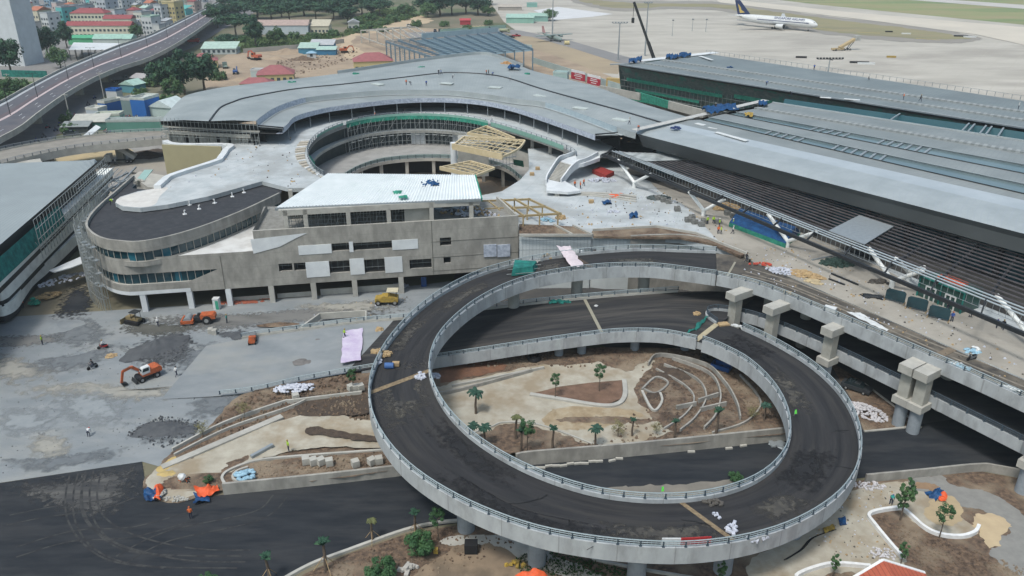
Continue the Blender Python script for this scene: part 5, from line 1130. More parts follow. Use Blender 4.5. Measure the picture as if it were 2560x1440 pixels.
MB().slab(PL([(1440,388),(1500,384),(1500,394),(1460,408),(1432,412),(1402,403),(1420,394)],14.95),.9).build('upper_landing',WHT,ws)
MB().slab(PL([(1366,460,12.6),(1370,448,12.6),(1398,455,12.6),(1412,452,12.6),(1452,476,12.3),(1420,480,12.3),(1366,476,12.5)]),.6).build('lower_landing',WHT,ws)
MB().box(*P(1392,490,11)[:2],11,1,1,1.4).build('support',CONL,ws)
for k in range(3):
    q = curve([(1385 + 8 * k,482 + 1 * k),(1450,488 - 3 * k),(1520,494 - 5 * k),(1590,505 - 7 * k)],20,DZ + .2 + .15 * k)
    MB().loft([up(q,-.2),up(q,.05),up(offset(q,-.8),.05)]).build('curved_step',CONL,ws)
# left void with beige wall and white parapet
bw = tag(MB().hexa([P(404,362,15.6) + V((0,0,-9)),P(552,367,15.6) + V((0,0,-9)),P(552,367,15.6) + V((0,.6,-9)),P(404,362,15.6) + V((0,.6,-9))],[P(404,362,15.6),P(552,367,15.6),P(552,367,15.6) + V((0,.6,0)),P(404,362,15.6) + V((0,.6,0))]).build('beige_wall',mat('beige wall paint',(0.34,0.30,0.185),(0.31,0.275,0.17),0.3)),'tall beige painted wall of the light well beside the ramp bridge','wall')
wpq = smooth(PL([(420,352),(450,360),(578,361),(572,376),(560,394),(545,404),(440,438),(418,452),(402,466)],15.5),4)
wp = thing('white_parapet','broad white capped parapet bending round the light well','parapet',tuple(wpq[0]))
MB().loft([up(wpq,-1.6),up(wpq,.3),up(offset(wpq,1.5),.3),up(offset(wpq,1.5),-9)],caps=True).build('cap',WHT,wp)
# ---------- left building with netted front
lbd = thing('left_building','building at the left edge with grey curved seam roof, teal net and white bands','building',P(60,780,0))
r0,r1 = P(243,404,14),P(-260,830,14)
b0_,b1_ = P(232,400,14.4),P(-700,470,14.4)
LE = resample([r0,P(0,612,14),r1],40); LF = resample([b0_,P(0,409,14.4),b1_],40)
rm = mat('moire seam roof',(0.27,0.295,0.30),(0.32,0.35,0.355),0.1,0.5,0.15); add_lines(rm,1.0,.3,(.22,.26,.28),'V','UV',.5)
MB().loft([LF,[a.lerp(b,.5) + V((0,0,.5)) for a,b in zip(LF,LE)],LE]).build('roof',rm,lbd)
MB().loft([LE,up(LE,-.8),up(offset(LE,.8),-.8),up(offset(LE,.8),-5)]).build('dark_fascia',DKMET,lbd)
dirL = (r1 - r0).normalized(); outn = V((-dirL.y,dirL.x,0)).normalized()
if outn.x < 0: outn = -outn
MB().loft([[V((p.x,p.y,0)) - outn * 2 for p in (r0,r1)],[p - outn * 2 for p in (r0,r1)]]).build('inner_wall',DARK,lbd)
ns,ne = near(130,500,LE),near(-100,700,LE)
MB().loft([up([p + outn * .9 for p in LE[ns:ne]],-1.2),up([p + outn * 1.6 for p in LE[ns:ne]],-4.6)]).build('teal_net',NETT,lbd)
def band(pts,z,h,nm,m_=WHT,inset=4.0):
    q = smooth(PL(pts,z),6); MB().loft([up(offset(q,inset),h),up(q,h),up(q,0),up(offset(q,.5),0)]).build(nm,m_,lbd); MB().loft([up(offset(q,.45),.02),up(offset(q,.45),-1.3)]).build('shadow_gap',DKMET,lbd)
CRM = mat('cream white band paint',(0.80,0.81,0.77),(0.70,0.71,0.68),0.4,0.6,c3=(.4,.4,.38),sc3=.3,f3=.3)
band([(285,436),(244,477),(120,600),(0,719),(-160,870)],8.4,1.7,'white_band',CRM,3)
band([(275,482),(204,556),(110,652),(40,726),(14,748),(-20,754),(-160,756)],5.0,2.3,'white_band',CRM,3)
band([(215,590),(165,640),(120,682),(84,714),(62,745),(44,772),(18,788),(-20,792),(-160,790)],1.8,2.2,'white_base_band',CRM,3)
q = smooth(PL([(215,590),(165,640),(120,682),(84,714),(62,745),(44,772),(18,788),(-20,792),(-160,790)],1.8),6)
MB().loft([up(offset(q,2.5),-1.8),up(offset(q,2.5),0)]).build('ground_wall',mat('ground floor cream',(0.33,0.32,0.29),(0.2,0.195,0.18),0.6),lbd)
mb = MB()
for k in range(30):
    a = LE[0].lerp(LE[20],k / 29) + outn * 2.2; mb.tube(V((a.x,a.y,7)),V((a.x,a.y,15)),.06,n=4)
    if k % 2: mb.tube(V((a.x,a.y,9)),V((a.x,a.y,11)) + dirL * 1.5,.05,n=4)
for z in (9,11,13,15): mb.beam(V((LE[0].x,LE[0].y,z)) + outn * 2.2,V((LE[20].x,LE[20].y,z)) + outn * 2.2,.1,.1)
mb.build('scaffold',SCAF,lbd)
MB().slab(PL([(122,676),(205,640),(212,656),(180,668),(135,680)],4.2),.2).build('white_awning',WHT,lbd)
mb = MB(); ta,tb_ = P(250,408,12.5),P(262,470,8)
for k in range(7):
    for s_ in (0,1): 
        a = LE[0] + outn * (1 + k * .9) + V((0,0,-.5 - .5 * k)); 
    mb.beam(LE[0] + outn * (1 + k * .9) + V((0,0,-.3 - .4 * k)),LE[9] + outn * (1 + k * .9) + V((0,0,-.3 - .4 * k)),.12,.12)
mb.build('steel_frame',MET,lbd)
# mid ground between the buildings : concrete ramp wall and low steel frames
lw = thing('loading_bay','half finished loading bay with low walls between the left building and the terrace','building',P(340,470,0))
for k,(pts,z0,z1,m_) in enumerate([([(270,500),(300,505),(400,470),(395,440),(330,430),(290,465)],0,5.5,mat('bay rubble',(0.26,0.25,0.235),(0.17,0.165,0.155),0.6)),([(330,440),(350,428),(420,440),(400,470),(370,468)],4,7,CONL)]):
    MB().prism(PL(pts,z1),z0,z1).build('platform',m_,lw)
mb = MB()
for a,b in (((245,470),(320,432)),((265,478),(335,440)),((250,452),(318,452)),((245,470),(265,478)),((285,448),(302,460)),((262,500),(330,470)),((340,418),(290,470))): mb.beam(P(*a,7.5),P(*b,7.5),.3,.4)
for q in ((245,470),(265,478),(320,432),(335,440),(290,470)): p = P(*q,7.5); mb.beam(V((p.x,p.y,0)),p,.25,.25)
mb.build('steel_frame',MET,lw)
mb = MB(); mb.loft([smooth(PL([(298,440),(300,428),(330,423),(352,430),(345,440)],5.5),5),smooth(PL([(298,440),(300,428),(330,423),(352,430),(345,440)],7),5)]).build('curved_wall',WHT,lw)
MB().beam(P(350,452,7),P(372,425,7),2.2,.2).build('green_sheet',plain('mint sheet',(0.30,0.45,0.42),.5),lw)
sheet('inner_road',[(-200,470),(0,412),(240,398),(300,365),(405,340),(600,350),(600,430),(405,440),(300,470),(200,560),(60,600)],0.02,mat('inner yard',(0.28,0.265,0.245),(0.20,0.19,0.18),0.12,c3=(0.35,0.31,0.25),sc3=.06),'dusty service yard beneath the ramp bridge','ground',False)
sheet('tan_yard',[(150,405),(165,385),(260,368),(330,372),(300,388),(260,400),(200,402)],0.06,mat('yellowish earth',(0.42,0.33,0.19),(0.36,0.29,0.18),0.3),'yellowish earth patch beneath the ramp bridge','ground')
sheet('soil_heap_base',[(325,388),(350,378),(405,372),(410,392),(340,398)],0.08,SOILD,'dark soil dumped behind the tipper truck','ground')
# ============================================================ VEGETATION
LEAF = [mat('deep green foliage',(0.026,0.075,0.044),(0.010,0.036,0.024),0.35,0.75,c3=(0.055,0.125,0.055),sc3=0.3,f3=.8),
        mat('mid green foliage',(0.060,0.125,0.045),(0.030,0.075,0.035),0.5,0.75,c3=(0.095,0.155,0.05),sc3=0.4,f3=.7),
        mat('bright young foliage',(0.055,0.125,0.045),(0.022,0.065,0.028),1.2,0.75),
        mat('dry pale foliage',(0.22,0.20,0.09),(0.13,0.13,0.06),1.0,0.8)]
for m in LEAF: m.node_tree.nodes['Principled BSDF'].inputs['Subsurface Weight'].default_value = 0
BARK = mat('grey brown bark',(0.13,0.10,0.075),(0.08,0.062,0.05),2,0.9)
def crown_mesh(seed,nc,per,sz,shape,leaf,flat=1.0):
    r = random.Random(seed); mb = MB()
    cl = []
    for _ in range(nc):
        while True:
            p = V((r.uniform(-1,1),r.uniform(-1,1),r.uniform(-1,1)))
            if 0.25 < p.length < 1: break
        p = V((p.x * shape[0],p.y * shape[0],p.z * shape[1] + shape[2])); cl.append((p,r.uniform(.24,.42) * shape[0]))
    for c,cr in cl:
        for _ in range(per):
            d = V((r.gauss(0,1),r.gauss(0,1),r.gauss(0,1) + .35)).normalized(); p = c + V((d.x,d.y,d.z * flat)) * cr * r.uniform(.65,1.1)
            n = (d + V((r.uniform(-.6,.6),r.uniform(-.6,.6),r.uniform(-.2,.8)))).normalized(); u = n.orthogonal().normalized(); v = n.cross(u); a = r.uniform(0,6.28)
            u,v = u * math.cos(a) + v * math.sin(a),v * math.cos(a) - u * math.sin(a); s = sz * r.uniform(.6,1.3)
            mb.add([p - u * s,p + v * s * .55,p + u * s,p - v * s * .55],[(0,1,2,3)])
    me = mb.mesh('crown',fix=False); me.materials.append(leaf); return me
def trunk_mesh(seed,h,r0,spread,lean=0):
    r = random.Random(seed); mb = MB(); p = V((0,0,0)); n = 5
    for i in range(n):
        q = V((lean * (i + 1) / n + r.uniform(-.1,.1) * r0 * 3,r.uniform(-.1,.1) * r0 * 3,h * (i + 1) / n)); mb.tube(p,q,r0 * (1 - .13 * i),r0 * (1 - .13 * (i + 1)),8); p = q
        if i >= 2:
            for _ in range(2):
                a = r.uniform(0,6.28); e = p + V((math.cos(a) * spread,math.sin(a) * spread,spread * r.uniform(.5,.9))); m_ = p.lerp(e,.5) + V((0,0,-.1 * spread)); mb.tube(p,m_,r0 * .4,r0 * .28,6); mb.tube(m_,e,r0 * .28,r0 * .1,6)
    me = mb.mesh('trunk'); me.materials.append(BARK); return me
TT = {}
def ttype(k,cm,tm): TT[k] = (cm,tm)
ttype('big',crown_mesh(1,46,62,.62,(6,4.2,9.5),LEAF[0]),trunk_mesh(1,8,.5,3.2))
ttype('big2',crown_mesh(2,38,62,.62,(5.2,5.0,10),LEAF[0]),trunk_mesh(2,8,.45,3))
ttype('mid',crown_mesh(3,30,60,.5,(4.3,3.4,6.2),LEAF[1]),trunk_mesh(3,5,.3,2))
ttype('flat',crown_mesh(4,40,60,.6,(7,2.4,10),LEAF[0],.7),trunk_mesh(4,9.5,.4,4))
ttype('bush',crown_mesh(5,20,45,.34,(2.2,1.1,1.1),LEAF[1]),trunk_mesh(5,.9,.12,.8))
ttype('young',crown_mesh(6,20,75,.11,(.95,1.25,4.1),LEAF[2]),trunk_mesh(6,3.6,.09,.6))
ttype('slim',crown_mesh(7,22,75,.10,(.55,1.35,2.6),LEAF[1]),trunk_mesh(7,2.4,.09,.3))
ttype('dry',crown_mesh(8,18,40,.07,(1.0,.8,1.7),LEAF[3]),trunk_mesh(8,1.5,.06,.8))
ttype('shrub',crown_mesh(9,26,90,.13,(1.3,1.1,1.3),LEAF[2]),trunk_mesh(9,.8,.08,.5))
def tree(kind,px,py,sc,label,z=0.0,cat='tree',name=None,group=None,fz=None,rz=None):
    cm,tm = TT[kind]; loc = P(px,py,z)
    t = thing(name or {'bush': 'bush','shrub': 'shrub','young': 'young_tree','slim': 'young_tree','dry': 'dry_shrub'}.get(kind,'broadleaf_tree'),label,cat,loc,random.uniform(0,6.28) if rz is None else rz,group)
    if kind in ('young','slim','shrub','dry'): sc *= .82
    t.scale = (sc,sc,fz or sc)
    for nm,me in (('trunk',tm),('crown',cm)):
        o = bpy.data.objects.new(nm,me); col.objects.link(o); o.parent = t
    return t
TRG = 'trees along the far edge of the construction yard'
for k,px,py,sc,l in [
    ('big',30,190,1.25,'big dark green tree at the left edge below the white tower'),
    ('big2',-25,215,1.2,'dark tree cut off by the left edge of the photo'),
    ('big',122,145,1.15,'large dark green tree left of the red roofed cream building'),
    ('big2',168,120,1.0,'dark tree touching the corner of the red roofed cream building'),
    ('mid',152,170,1.1,'medium tree standing before the white canopy roof'),
    ('mid',345,98,1.0,'round dark tree beside the flyover near the seventh lamp'),
    ('big',412,232,0.95,'left tree of the dense dark clump behind the blue containers'),
    ('big2',462,236,1.2,'middle and tallest tree of the dense clump behind the blue containers'),
    ('big',512,228,1.15,'right tree of the dense dark clump, next to the curved roof corner'),
    ('mid',440,250,1.0,'low leafy tree at the foot of the dense clump'),
    ('big2',640,118,1.2,'tall dark tree at the yard edge in front of the long rusty warehouse'),
    ('mid',690,112,1.1,'bushy tree right of the tall tree before the rusty warehouse'),
    ('mid',30,245,.9,'low leafy tree below the flyover at the left edge')]:
    tree(k,px,py,sc,l)
for i,(k,px,py,sc) in enumerate([('flat',590,92,1.15),('flat',600,55,1.2),('big',645,48,1.4),('flat',680,60,1.2),('flat',725,58,1.2),('big2',700,30,1.5),('big',760,40,1.4),('flat',790,52,1.1),('big2',815,30,1.5),('big',850,42,1.3),('big2',870,60,1.1),('flat',905,36,1.2),('big2',928,40,.95),('flat',950,42,1.1),('mid',1020,42,1.1),('big2',1060,36,1.1),('big',1100,40,1.35),('flat',1130,36,1.2),('big2',1165,34,1.3),('big',1195,38,1.2),('mid',1070,44,1.2),('big',880,20,1.2),('big2',630,20,1.5),('big',760,10,1.6),('flat',570,125,.7),('mid',1375,52,.9),('mid',1220,40,.9),('big',1200,12,1.3)]):
    wh = ['nearest the far end of the flyover','with a spreading flat crown beside the flyover end','third from the flyover in the far tree line','left of the rusty warehouse gable','behind the left half of the rusty warehouse','tall, at the top edge above the rusty warehouse','behind the middle of the rusty warehouse','flat crowned, behind the right end of the rusty warehouse','tall, at the top edge above the cream annex','standing behind the cream annex','dark, right of the cream annex','flat crowned with a bare trunk left of the scrub field','slim crowned, in the scrub field','flat crowned with bare trunk in the middle of the scrub field','small and round at the haul track','left of the far grove in front of the runway','largest of the far grove in front of the runway','flat crowned in the far grove','right of the middle of the far grove','last of the far grove, toward the white pad','low and round at the foot of the far grove','half hidden at the top edge left of the scrub field','half hidden at the top edge above the flyover end','half hidden at the top edge above the warehouse','small, beside the street under the flyover','round and alone beside the far green sheds','small, between the far grove and the runway','at the top edge behind the far grove'][i]
    tree(k,px,py,sc * 1.5,('dark green tree ' if k != 'mid' else 'mid green tree ') + wh,group=TRG,fz=sc * .98)
BSP = [(700,100,1.6),(740,98,1.5),(780,100,1.6),(830,92,1.5),(610,105,1.4),(900,82,1.7),(930,72,1.8),(960,62,1.6),(985,55,1.9),(1010,50,1.5),(1040,66,1.5),(890,62,1.8),(925,52,1.9),(960,80,1.2),(1000,38,1.8),(1110,66,1.3),(1170,76,1.3),(1220,62,1.2),(10,262,1.6),(45,225,1.5),(385,215,1.3),(545,200,1.3),(575,130,1.2),(180,330,1.1),(170,305,.9),(340,225,.9),(420,262,1.4),(350,240,1.1)]
for i,(px,py,sc) in enumerate(BSP):
    tree('bush',px,py,sc * 1.25,'green scrub bush, %s' % ['left of the yard wall','behind the yard wall','middle of the hedge before the warehouse','right end of the hedge before the warehouse','beside the tall tree at the yard','lowest in the scrub field','in the scrub field near the concrete frame','in the middle of the scrub field','beside the haul track top','at the upper haul track bend','right of the haul track','under the bare trunks on the left','under the bare trunks in the middle','at the concrete frame corner','topmost in the scrub field','left of the red hut','below the far green sheds','left of the far green sheds','at the left edge below the flyover','on the bank below the teal fence','left of the dense tree clump','right of the dense tree clump','beside the green roofed house','climbing by the street pole','at the foot of the vine covered pole','by the mint green roof','between the tents and the tree clump','at the kerb by the mint roof'][i],cat='bush',group='scrub bushes around the yard')
def veg(name,poly,m,label,n,hgt,sz,z=0.0,seed=1):
    r = random.Random(seed); pts = PL(poly,z); x0,x1 = min(p.x for p in pts),max(p.x for p in pts); y0,y1 = min(p.y for p in pts),max(p.y for p in pts); mb = MB(); c = 0
    def ins(x,y):
        k = False; j = len(pts) - 1
        for i in range(len(pts)):
            if (pts[i].y > y) != (pts[j].y > y) and x < (pts[j].x - pts[i].x) * (y - pts[i].y) / (pts[j].y - pts[i].y) + pts[i].x: k = not k
            j = i
        return k
    while c < n:
        x,y = r.uniform(x0,x1),r.uniform(y0,y1)
        if not ins(x,y): continue
        c += 1; a = r.uniform(0,3.14); u = V((math.cos(a),math.sin(a),0)) * sz * r.uniform(.5,1.2); h = V((r.uniform(-.4,.4),r.uniform(-.4,.4),1)) * hgt * r.uniform(.3,1); p = V((x,y,z))
        mb.add([p - u,p + u,p + u * .6 + h,p - u * .6 + h],[(0,1,2,3)])
    o = mb.build(name,m,fix=False); return tag(o,label,'vegetation',kind='stuff')
for px,py,l in ((575,30,'first'),(612,40,'second'),(660,36,'third'),(705,44,'fourth'),(742,26,'fifth'),(785,20,'sixth'),(835,48,'seventh'),(855,12,'eighth'),(905,14,'ninth'),(545,70,'lowest')): tree('big',px,py,1.45,'dense filler tree in the far wood by the flyover, %s from the left' % l if l != 'lowest' else 'dense tree at the foot of the far flyover end',group='dense far wood',fz=1.2)
GRN = mat('weedy green',(0.085,0.135,0.045),(0.055,0.10,0.035),0.15,0.9,c3=(0.15,0.16,0.07),sc3=0.1)
sheet('weed_ground',[(560,125),(610,95),(700,92),(860,85),(890,50),(960,22),(1010,18),(1070,45),(1000,62),(900,85),(850,92),(780,110),(640,130)],0.05,GRN,'weedy green ground at the yard edge','grass')
veg('weeds',[(600,128),(620,98),(860,84),(890,45),(960,22),(1050,40),(960,64),(860,92),(780,108)],GRN,'tall green weeds between the yard and the far trees',3500,1.8,1.0)
sheet('left_bank',[(-100,300),(0,200),(60,190),(120,200),(60,240),(-50,330)],0.06,GRN,'weedy bank beneath the flyover at the left edge','grass')
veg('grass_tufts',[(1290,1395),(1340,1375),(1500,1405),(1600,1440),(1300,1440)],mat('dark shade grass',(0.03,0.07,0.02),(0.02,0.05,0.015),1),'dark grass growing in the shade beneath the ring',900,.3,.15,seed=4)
# palms and young trees planted in the garden
def frond_mesh(seed,n,ln_,droop,up0,leaf):
    r = random.Random(seed); mb = MB()
    for k in range(n):
        a = 6.283 * k / n + r.uniform(-.2,.2); d = V((math.cos(a),math.sin(a),0)); p = V((0,0,0)); e = up0 * r.uniform(.7,1.2); L = ln_ * r.uniform(.8,1.1); s = V((-d.y,d.x,0))
        for i in range(5):
            q = p + (d * math.cos(e) + V((0,0,math.sin(e)))) * L / 5; w0 = .26 * math.sin(math.pi * (i + .4) / 5.6); w1 = .26 * math.sin(math.pi * (i + 1.4) / 5.6)
            for sg in (1,-1): mb.add([p,q,q + s * sg * w1 + V((0,0,-.12)),p + s * sg * w0 + V((0,0,-.12))],[(0,1,2,3)])
            p = q; e -= droop
    me = mb.mesh('fronds',fix=False); me.materials.append(leaf); return me
PF1 = frond_mesh(1,18,1.5,.5,1.15,mat('palm green',(0.03,0.08,0.055),(0.016,0.05,0.035),2,.7)); PF2 = frond_mesh(2,14,.95,.35,1.45,LEAF[0]); PF3 = frond_mesh(3,9,1.0,.55,1.2,mat('yellowed palm',(0.12,0.13,0.05),(0.07,0.08,0.035),2,.7))
PTR = MB(); _p = V((0,0,0))
for i in range(6): _q = V((.06 * math.sin(i),.04 * i / 3,.5 * (i + 1))); PTR.tube(_p,_q,.19 - .012 * i,.17 - .012 * i,8); _p = _q
PTRM = PTR.mesh('trunk'); PTRM.materials.append(BARK)
PRP = MB()
for a in (0,2.1,4.2): PRP.tube((math.cos(a) * 1.1,math.sin(a) * 1.1,0),(0,0,1.7),.035,n=4)
PRPM = PRP.mesh('prop'); PRPM.materials.append(TIMB)
def palm(px,py,sc,f,label,z=GZ,prop=False):
    t = thing('palm_tree',label,'palm',P(px,py,z),random.uniform(0,6),'young palms of the garden'); t.scale = (sc * .85,) * 3
    for nm,me,zz in (('trunk',PTRM,0),('fronds',f,2.95)) + ((('prop',PRPM,0),) if prop else ()):
        o = bpy.data.objects.new(nm,me); col.objects.link(o); o.parent = t; o.location = (0,0,zz)
    return t
for px,py,sc,f,l in [(1190,1034,1.35,PF1,'largest bushy palm, alone on the pale screed nearest the ring'),(1212,1113,1.1,PF1,'bushy palm leaning by the inner railing of the ring'),(1183,1104,1.0,PF1,'bushy palm half hidden by the inner railing, leftmost of all'),(1290,1097,1.35,PF3,'tall palm with a yellowed topknot, left in the bed'),(1303,1128,1.25,PF2,'short palm just below the yellowed one'),(1382,1125,1.3,PF2,'tied up palm right of the young tree in the bed'),(1488,1116,1.1,PF1,'drooping palm in the middle of the bed'),(1580,1090,1.0,PF2,'tied up palm beside the dry shrub'),(1685,1098,1.1,PF2,'tied up palm below the terrace walls'),(1790,1085,1.45,PF2,'tallest tied up palm, right of the terraces'),(1910,1050,.95,PF1,'small palm in the shade near the right side of the ring')]:
    palm(px,py,sc,f,l)
for px,py,sc,f,l in [(815,1425,1.5,PF2,'slim palm at the bottom kerb, second from the left'),(675,1452,1.3,PF2,'slim palm at the bottom edge, farthest left'),(932,1352,1.15,PF3,'yellowish palm staked by the bottom kerb'),(1040,1335,1.2,PF2,'palm against the asphalt, left of the ring column')]:
    palm(px,py,sc,f,l,0.0,True)
for k,px,py,sc,l,z in [('young',1388,992,.95,'slender young tree on the left of the soil mound',GZ + .3),('young',1498,978,1.1,'slender young tree on the right of the soil mound',GZ + .3),('young',1318,1130,1.25,'young green tree leaning among the palms',GZ),('young',884,980,.95,'lone young tree left of the ring by the yard railing',1.0),('young',1096,1352,1.1,'dark young tree beside the ring column at the bottom',0),('slim',2250,1300,1.9,'tall young tree in the white kerbed bed of the park',0),('young',2348,1345,1.15,'young tree leaning in the park bed by the white kerb end',0),('slim',2252,1410,1.0,'narrow cypress right of the white kerb corner',0),('slim',2082,1440,1.0,'narrow cypress beside the red tiled hut',0),('shrub',1050,1385,1.5,'dense green shrub under the outer ring edge',0),('shrub',955,1450,1.5,'bushy green shrub at the bottom edge',0),('shrub',520,1470,1.0,'shrub top peeking in at the bottom edge',0),('shrub',1838,1205,.8,'bright green shrub by the inner parapet of the ring',0),('shrub',522,1208,.6,'small green shrub beside the orange and blue tarpaulin',0.3),('dry',508,1092,1.2,'dry sapling by the double kerb, lower one',0.3),('dry',612,1040,1.2,'dry sapling by the double kerb, upper one',0.6),('dry',1545,1092,1.3,'dry pale shrub in the palm bed',GZ),('dry',1640,1085,1.0,'dry pale shrub below the terrace walls',GZ),('dry',1880,1050,1.1,'olive dry shrub near the right side of the garden',GZ),('slim',1800,1460,1.0,'weedy tree at the ring bottom',0)]:
    tree(k,px,py,sc,l,z,cat='shrub' if k in ('shrub','dry') else 'young tree')
# ============================================================ TOWN AND SHEDS
GLZ = plain('window dark glass',(0.045,0.065,0.08),0.3); GLZM = MB().box(0,0,0,1.5,.12,1.5).mesh('window'); GLZM.materials.append(GLZ)
BALM = MB().box(0,0,0,4,1.0,.15).box(0,-.45,.15,4,.1,.8).mesh('balcony'); BALM.materials.append(CONL)
def W(c,v=.86): return mat('wall %.2f %.2f %.2f' % c,c,tuple(x * v for x in c),.25,.85)
def house(px,py,w_,d,h,rz,wc,rc,label,roof='flat',name='town_house',group=None,z=0,win=True,cat='house',ov=.4,rh=None):
    loc = P(px,py,z); t = thing(name,label,cat,loc,rz,group); O = V((0,0,0))
    MB().box(0,d / 2,0,w_,d,h).build('wall',W(wc),t,off=O)
    rm_ = mat('roof %.2f %.2f %.2f' % rc,rc,tuple(x * .8 for x in rc),.6,.7); a,b = w_ / 2 + ov,d / 2 + ov; rh = rh or min(w_,d) * .28
    mb = MB()
    if roof == 'flat':
        mb.box(0,d / 2,h,w_ + .1,d + .1,.25); mb.box(0,-.0,h + .25,w_ + .1,.2,.8).box(0,d,h + .25,w_ + .1,.2,.8).box(-w_ / 2,d / 2,h + .25,.2,d - .2,.8).box(w_ / 2,d / 2,h + .25,.2,d - .2,.8)
    elif roof == 'gable':
        c = d / 2; mb.add([(-a,c - b,h),(a,c - b,h),(a,c + b,h),(-a,c + b,h),(-a,c,h + rh),(a,c,h + rh)],[(0,1,5,4),(2,3,4,5),(0,4,3),(1,2,5),(3,2,1,0)])
    elif roof == 'gabley':
        c = d / 2; mb.add([(-a,c - b,h),(a,c - b,h),(a,c + b,h),(-a,c + b,h),(0,c - b,h + rh),(0,c + b,h + rh)],[(0,4,5,3),(1,2,5,4),(0,1,4),(2,3,5),(3,2,1,0)])
    elif roof == 'hip':
        c = d / 2; k = min(a,b) * .95
        if a > b: r1,r2 = (-a + k,c,h + rh),(a - k,c,h + rh)
        else: r1,r2 = (0,c - b + k,h + rh),(0,c + b - k,h + rh)
        v = [(-a,c - b,h),(a,c - b,h),(a,c + b,h),(-a,c + b,h),r1,r2]
        mb.add(v,[(0,1,5,4),(2,3,4,5),(0,4,3),(1,2,5),(3,2,1,0)] if a > b else [(0,1,4),(1,2,5,4),(2,3,5),(3,0,4,5),(3,2,1,0)])
    else: mb.add([(-a,-ov,h),(a,-ov,h),(a,d + ov,h + rh),(-a,d + ov,h + rh),(-a,-ov,h + .15),(a,-ov,h + .15),(a,d + ov,h + rh + .15),(-a,d + ov,h + rh + .15)],[(3,2,1,0),(4,5,6,7),(0,1,5,4),(1,2,6,5),(2,3,7,6),(3,0,4,7)])
    mb.build('roof',rm_,t,off=O)
    if win:
        fl = max(1,int(h / 3.3)); nw = max(1,int(w_ / 2.6))
        for f in range(fl):
            for k in range(nw):
                o = bpy.data.objects.new('window',GLZM); col.objects.link(o); o.parent = t; o.location = (-w_ / 2 + w_ * (k + .5) / nw,-.03,f * 3.3 + 1.0)
            if w_ > 4 and f and f % 2 and roof == 'flat' and w_ < 9:
                o = bpy.data.objects.new('balcony',BALM); col.objects.link(o); o.parent = t; o.location = (0,-.5,f * 3.3)
            nd = max(1,int(d / 5))
            for k in range(nd):
                o = bpy.data.objects.new('window',GLZM); col.objects.link(o); o.parent = t; o.location = ((w_ / 2 + .03),d * (k + .5) / nd,f * 3.3 + 1.2); o.rotation_euler = (0,0,R(90))
    return t
WH = (.50,.52,.53); CR = (.52,.49,.38); YE = (.50,.42,.22); GY = (.36,.38,.40); TQ = (.12,.42,.42); MINT = (.38,.50,.44); RR = (.27,.07,.075); RO = (.40,.15,.09); GR = (.30,.47,.40)
PK = (.5,.4,.38); BL = (.22,.34,.45)
tw = house(20,165,20,16,42,R(-6),(.55,.58,.60),(.4,.1,.12),'tall white tower block with a dark glazed front at the left edge',name='tower_block',win=False,cat='tower block')
MB().box(-6.5,-.1,8,7,.3,33).build('glass_front',GLZ,tw,off=V((0,0,0)))
mb = MB()
for k in range(11): mb.box(-6.5,-.3,9 + 3 * k,7.1,.3,.35)
mb.build('floor_band',MET,tw,off=V((0,0,0)))
house(157,72,7,12,15,R(-28),TQ,GY,'bright turquoise narrow townhouse with balconies')
house(118,78,8,10,12,R(-26),WH,(.42,.44,.45),'white three storey townhouse just left of the turquoise one')
house(92,72,9,12,13,R(-22),CR,RO,'cream townhouse under an orange tiled roof','gable')
house(75,88,7,8,8,R(-20),(.45,.43,.42),(.34,.33,.31),'small grey house at the foot of the orange roofed one')
house(188,55,7,9,12,R(-25),WH,GY,'white house right of the turquoise one')
house(212,48,6,9,11,R(-20),GY,(.3,.3,.3),'grey house behind the red roofed cream building, left one')
house(262,60,9,13,19,R(-20),(.40,.43,.47),(.42,.44,.46),'tall plain grey blue block above the red roofed building')
house(283,68,8,11,12,R(-15),(.52,.55,.58),(.36,.38,.38),'white villa with stepped roof terrace behind the red roofs')
house(302,42,7,10,14,R(-15),WH,RO,'white house with a small orange roof, top centre of the town','hip')
house(238,30,8,10,12,R(-18),(.43,.45,.46),GY,'pale grey house near the top edge, left of the tall block')
house(330,55,8,9,9,R(-18),PK,RR,'pinkish house with red roof left of the cream corner house','hip')
house(350,70,8,10,11,R(-20),(.54,.53,.47),GY,'cream townhouse behind the round tree')
house(372,88,9,9,12,R(-22),WH,MINT,'white house with wide windows right of the round tree')
house(400,62,7,10,14,R(-22),(.50,.53,.55),GY,'white tall house left of the yellow corner building')
house(395,98,6,7,9,R(-25),(.47,.48,.47),GY,'small white house squeezed against the flyover')
yb = house(428,60,12,10,16,R(-22),YE,(.48,.42,.27),'yellow classical corner building with many arched windows',name='corner_building',cat='building')
MB().box(0,-.15,16.2,12.8,.5,.8).box(0,-.15,5,12.5,.4,.4).box(0,-.15,10.5,12.5,.4,.4).build('cornice',W((.55,.47,.28)),yb,off=V((0,0,0)))
house(408,30,7,9,14,R(-22),(.52,.48,.30),GY,'pale yellow house behind the yellow corner building')
house(455,38,9,9,5,R(-22),TQ,(.10,.35,.32),'low turquoise netted site hut right of the yellow corner building','shed',win=False)
house(480,30,8,9,9,R(-22),(.42,.34,.3),RR,'brownish house beside the flyover top','shed')
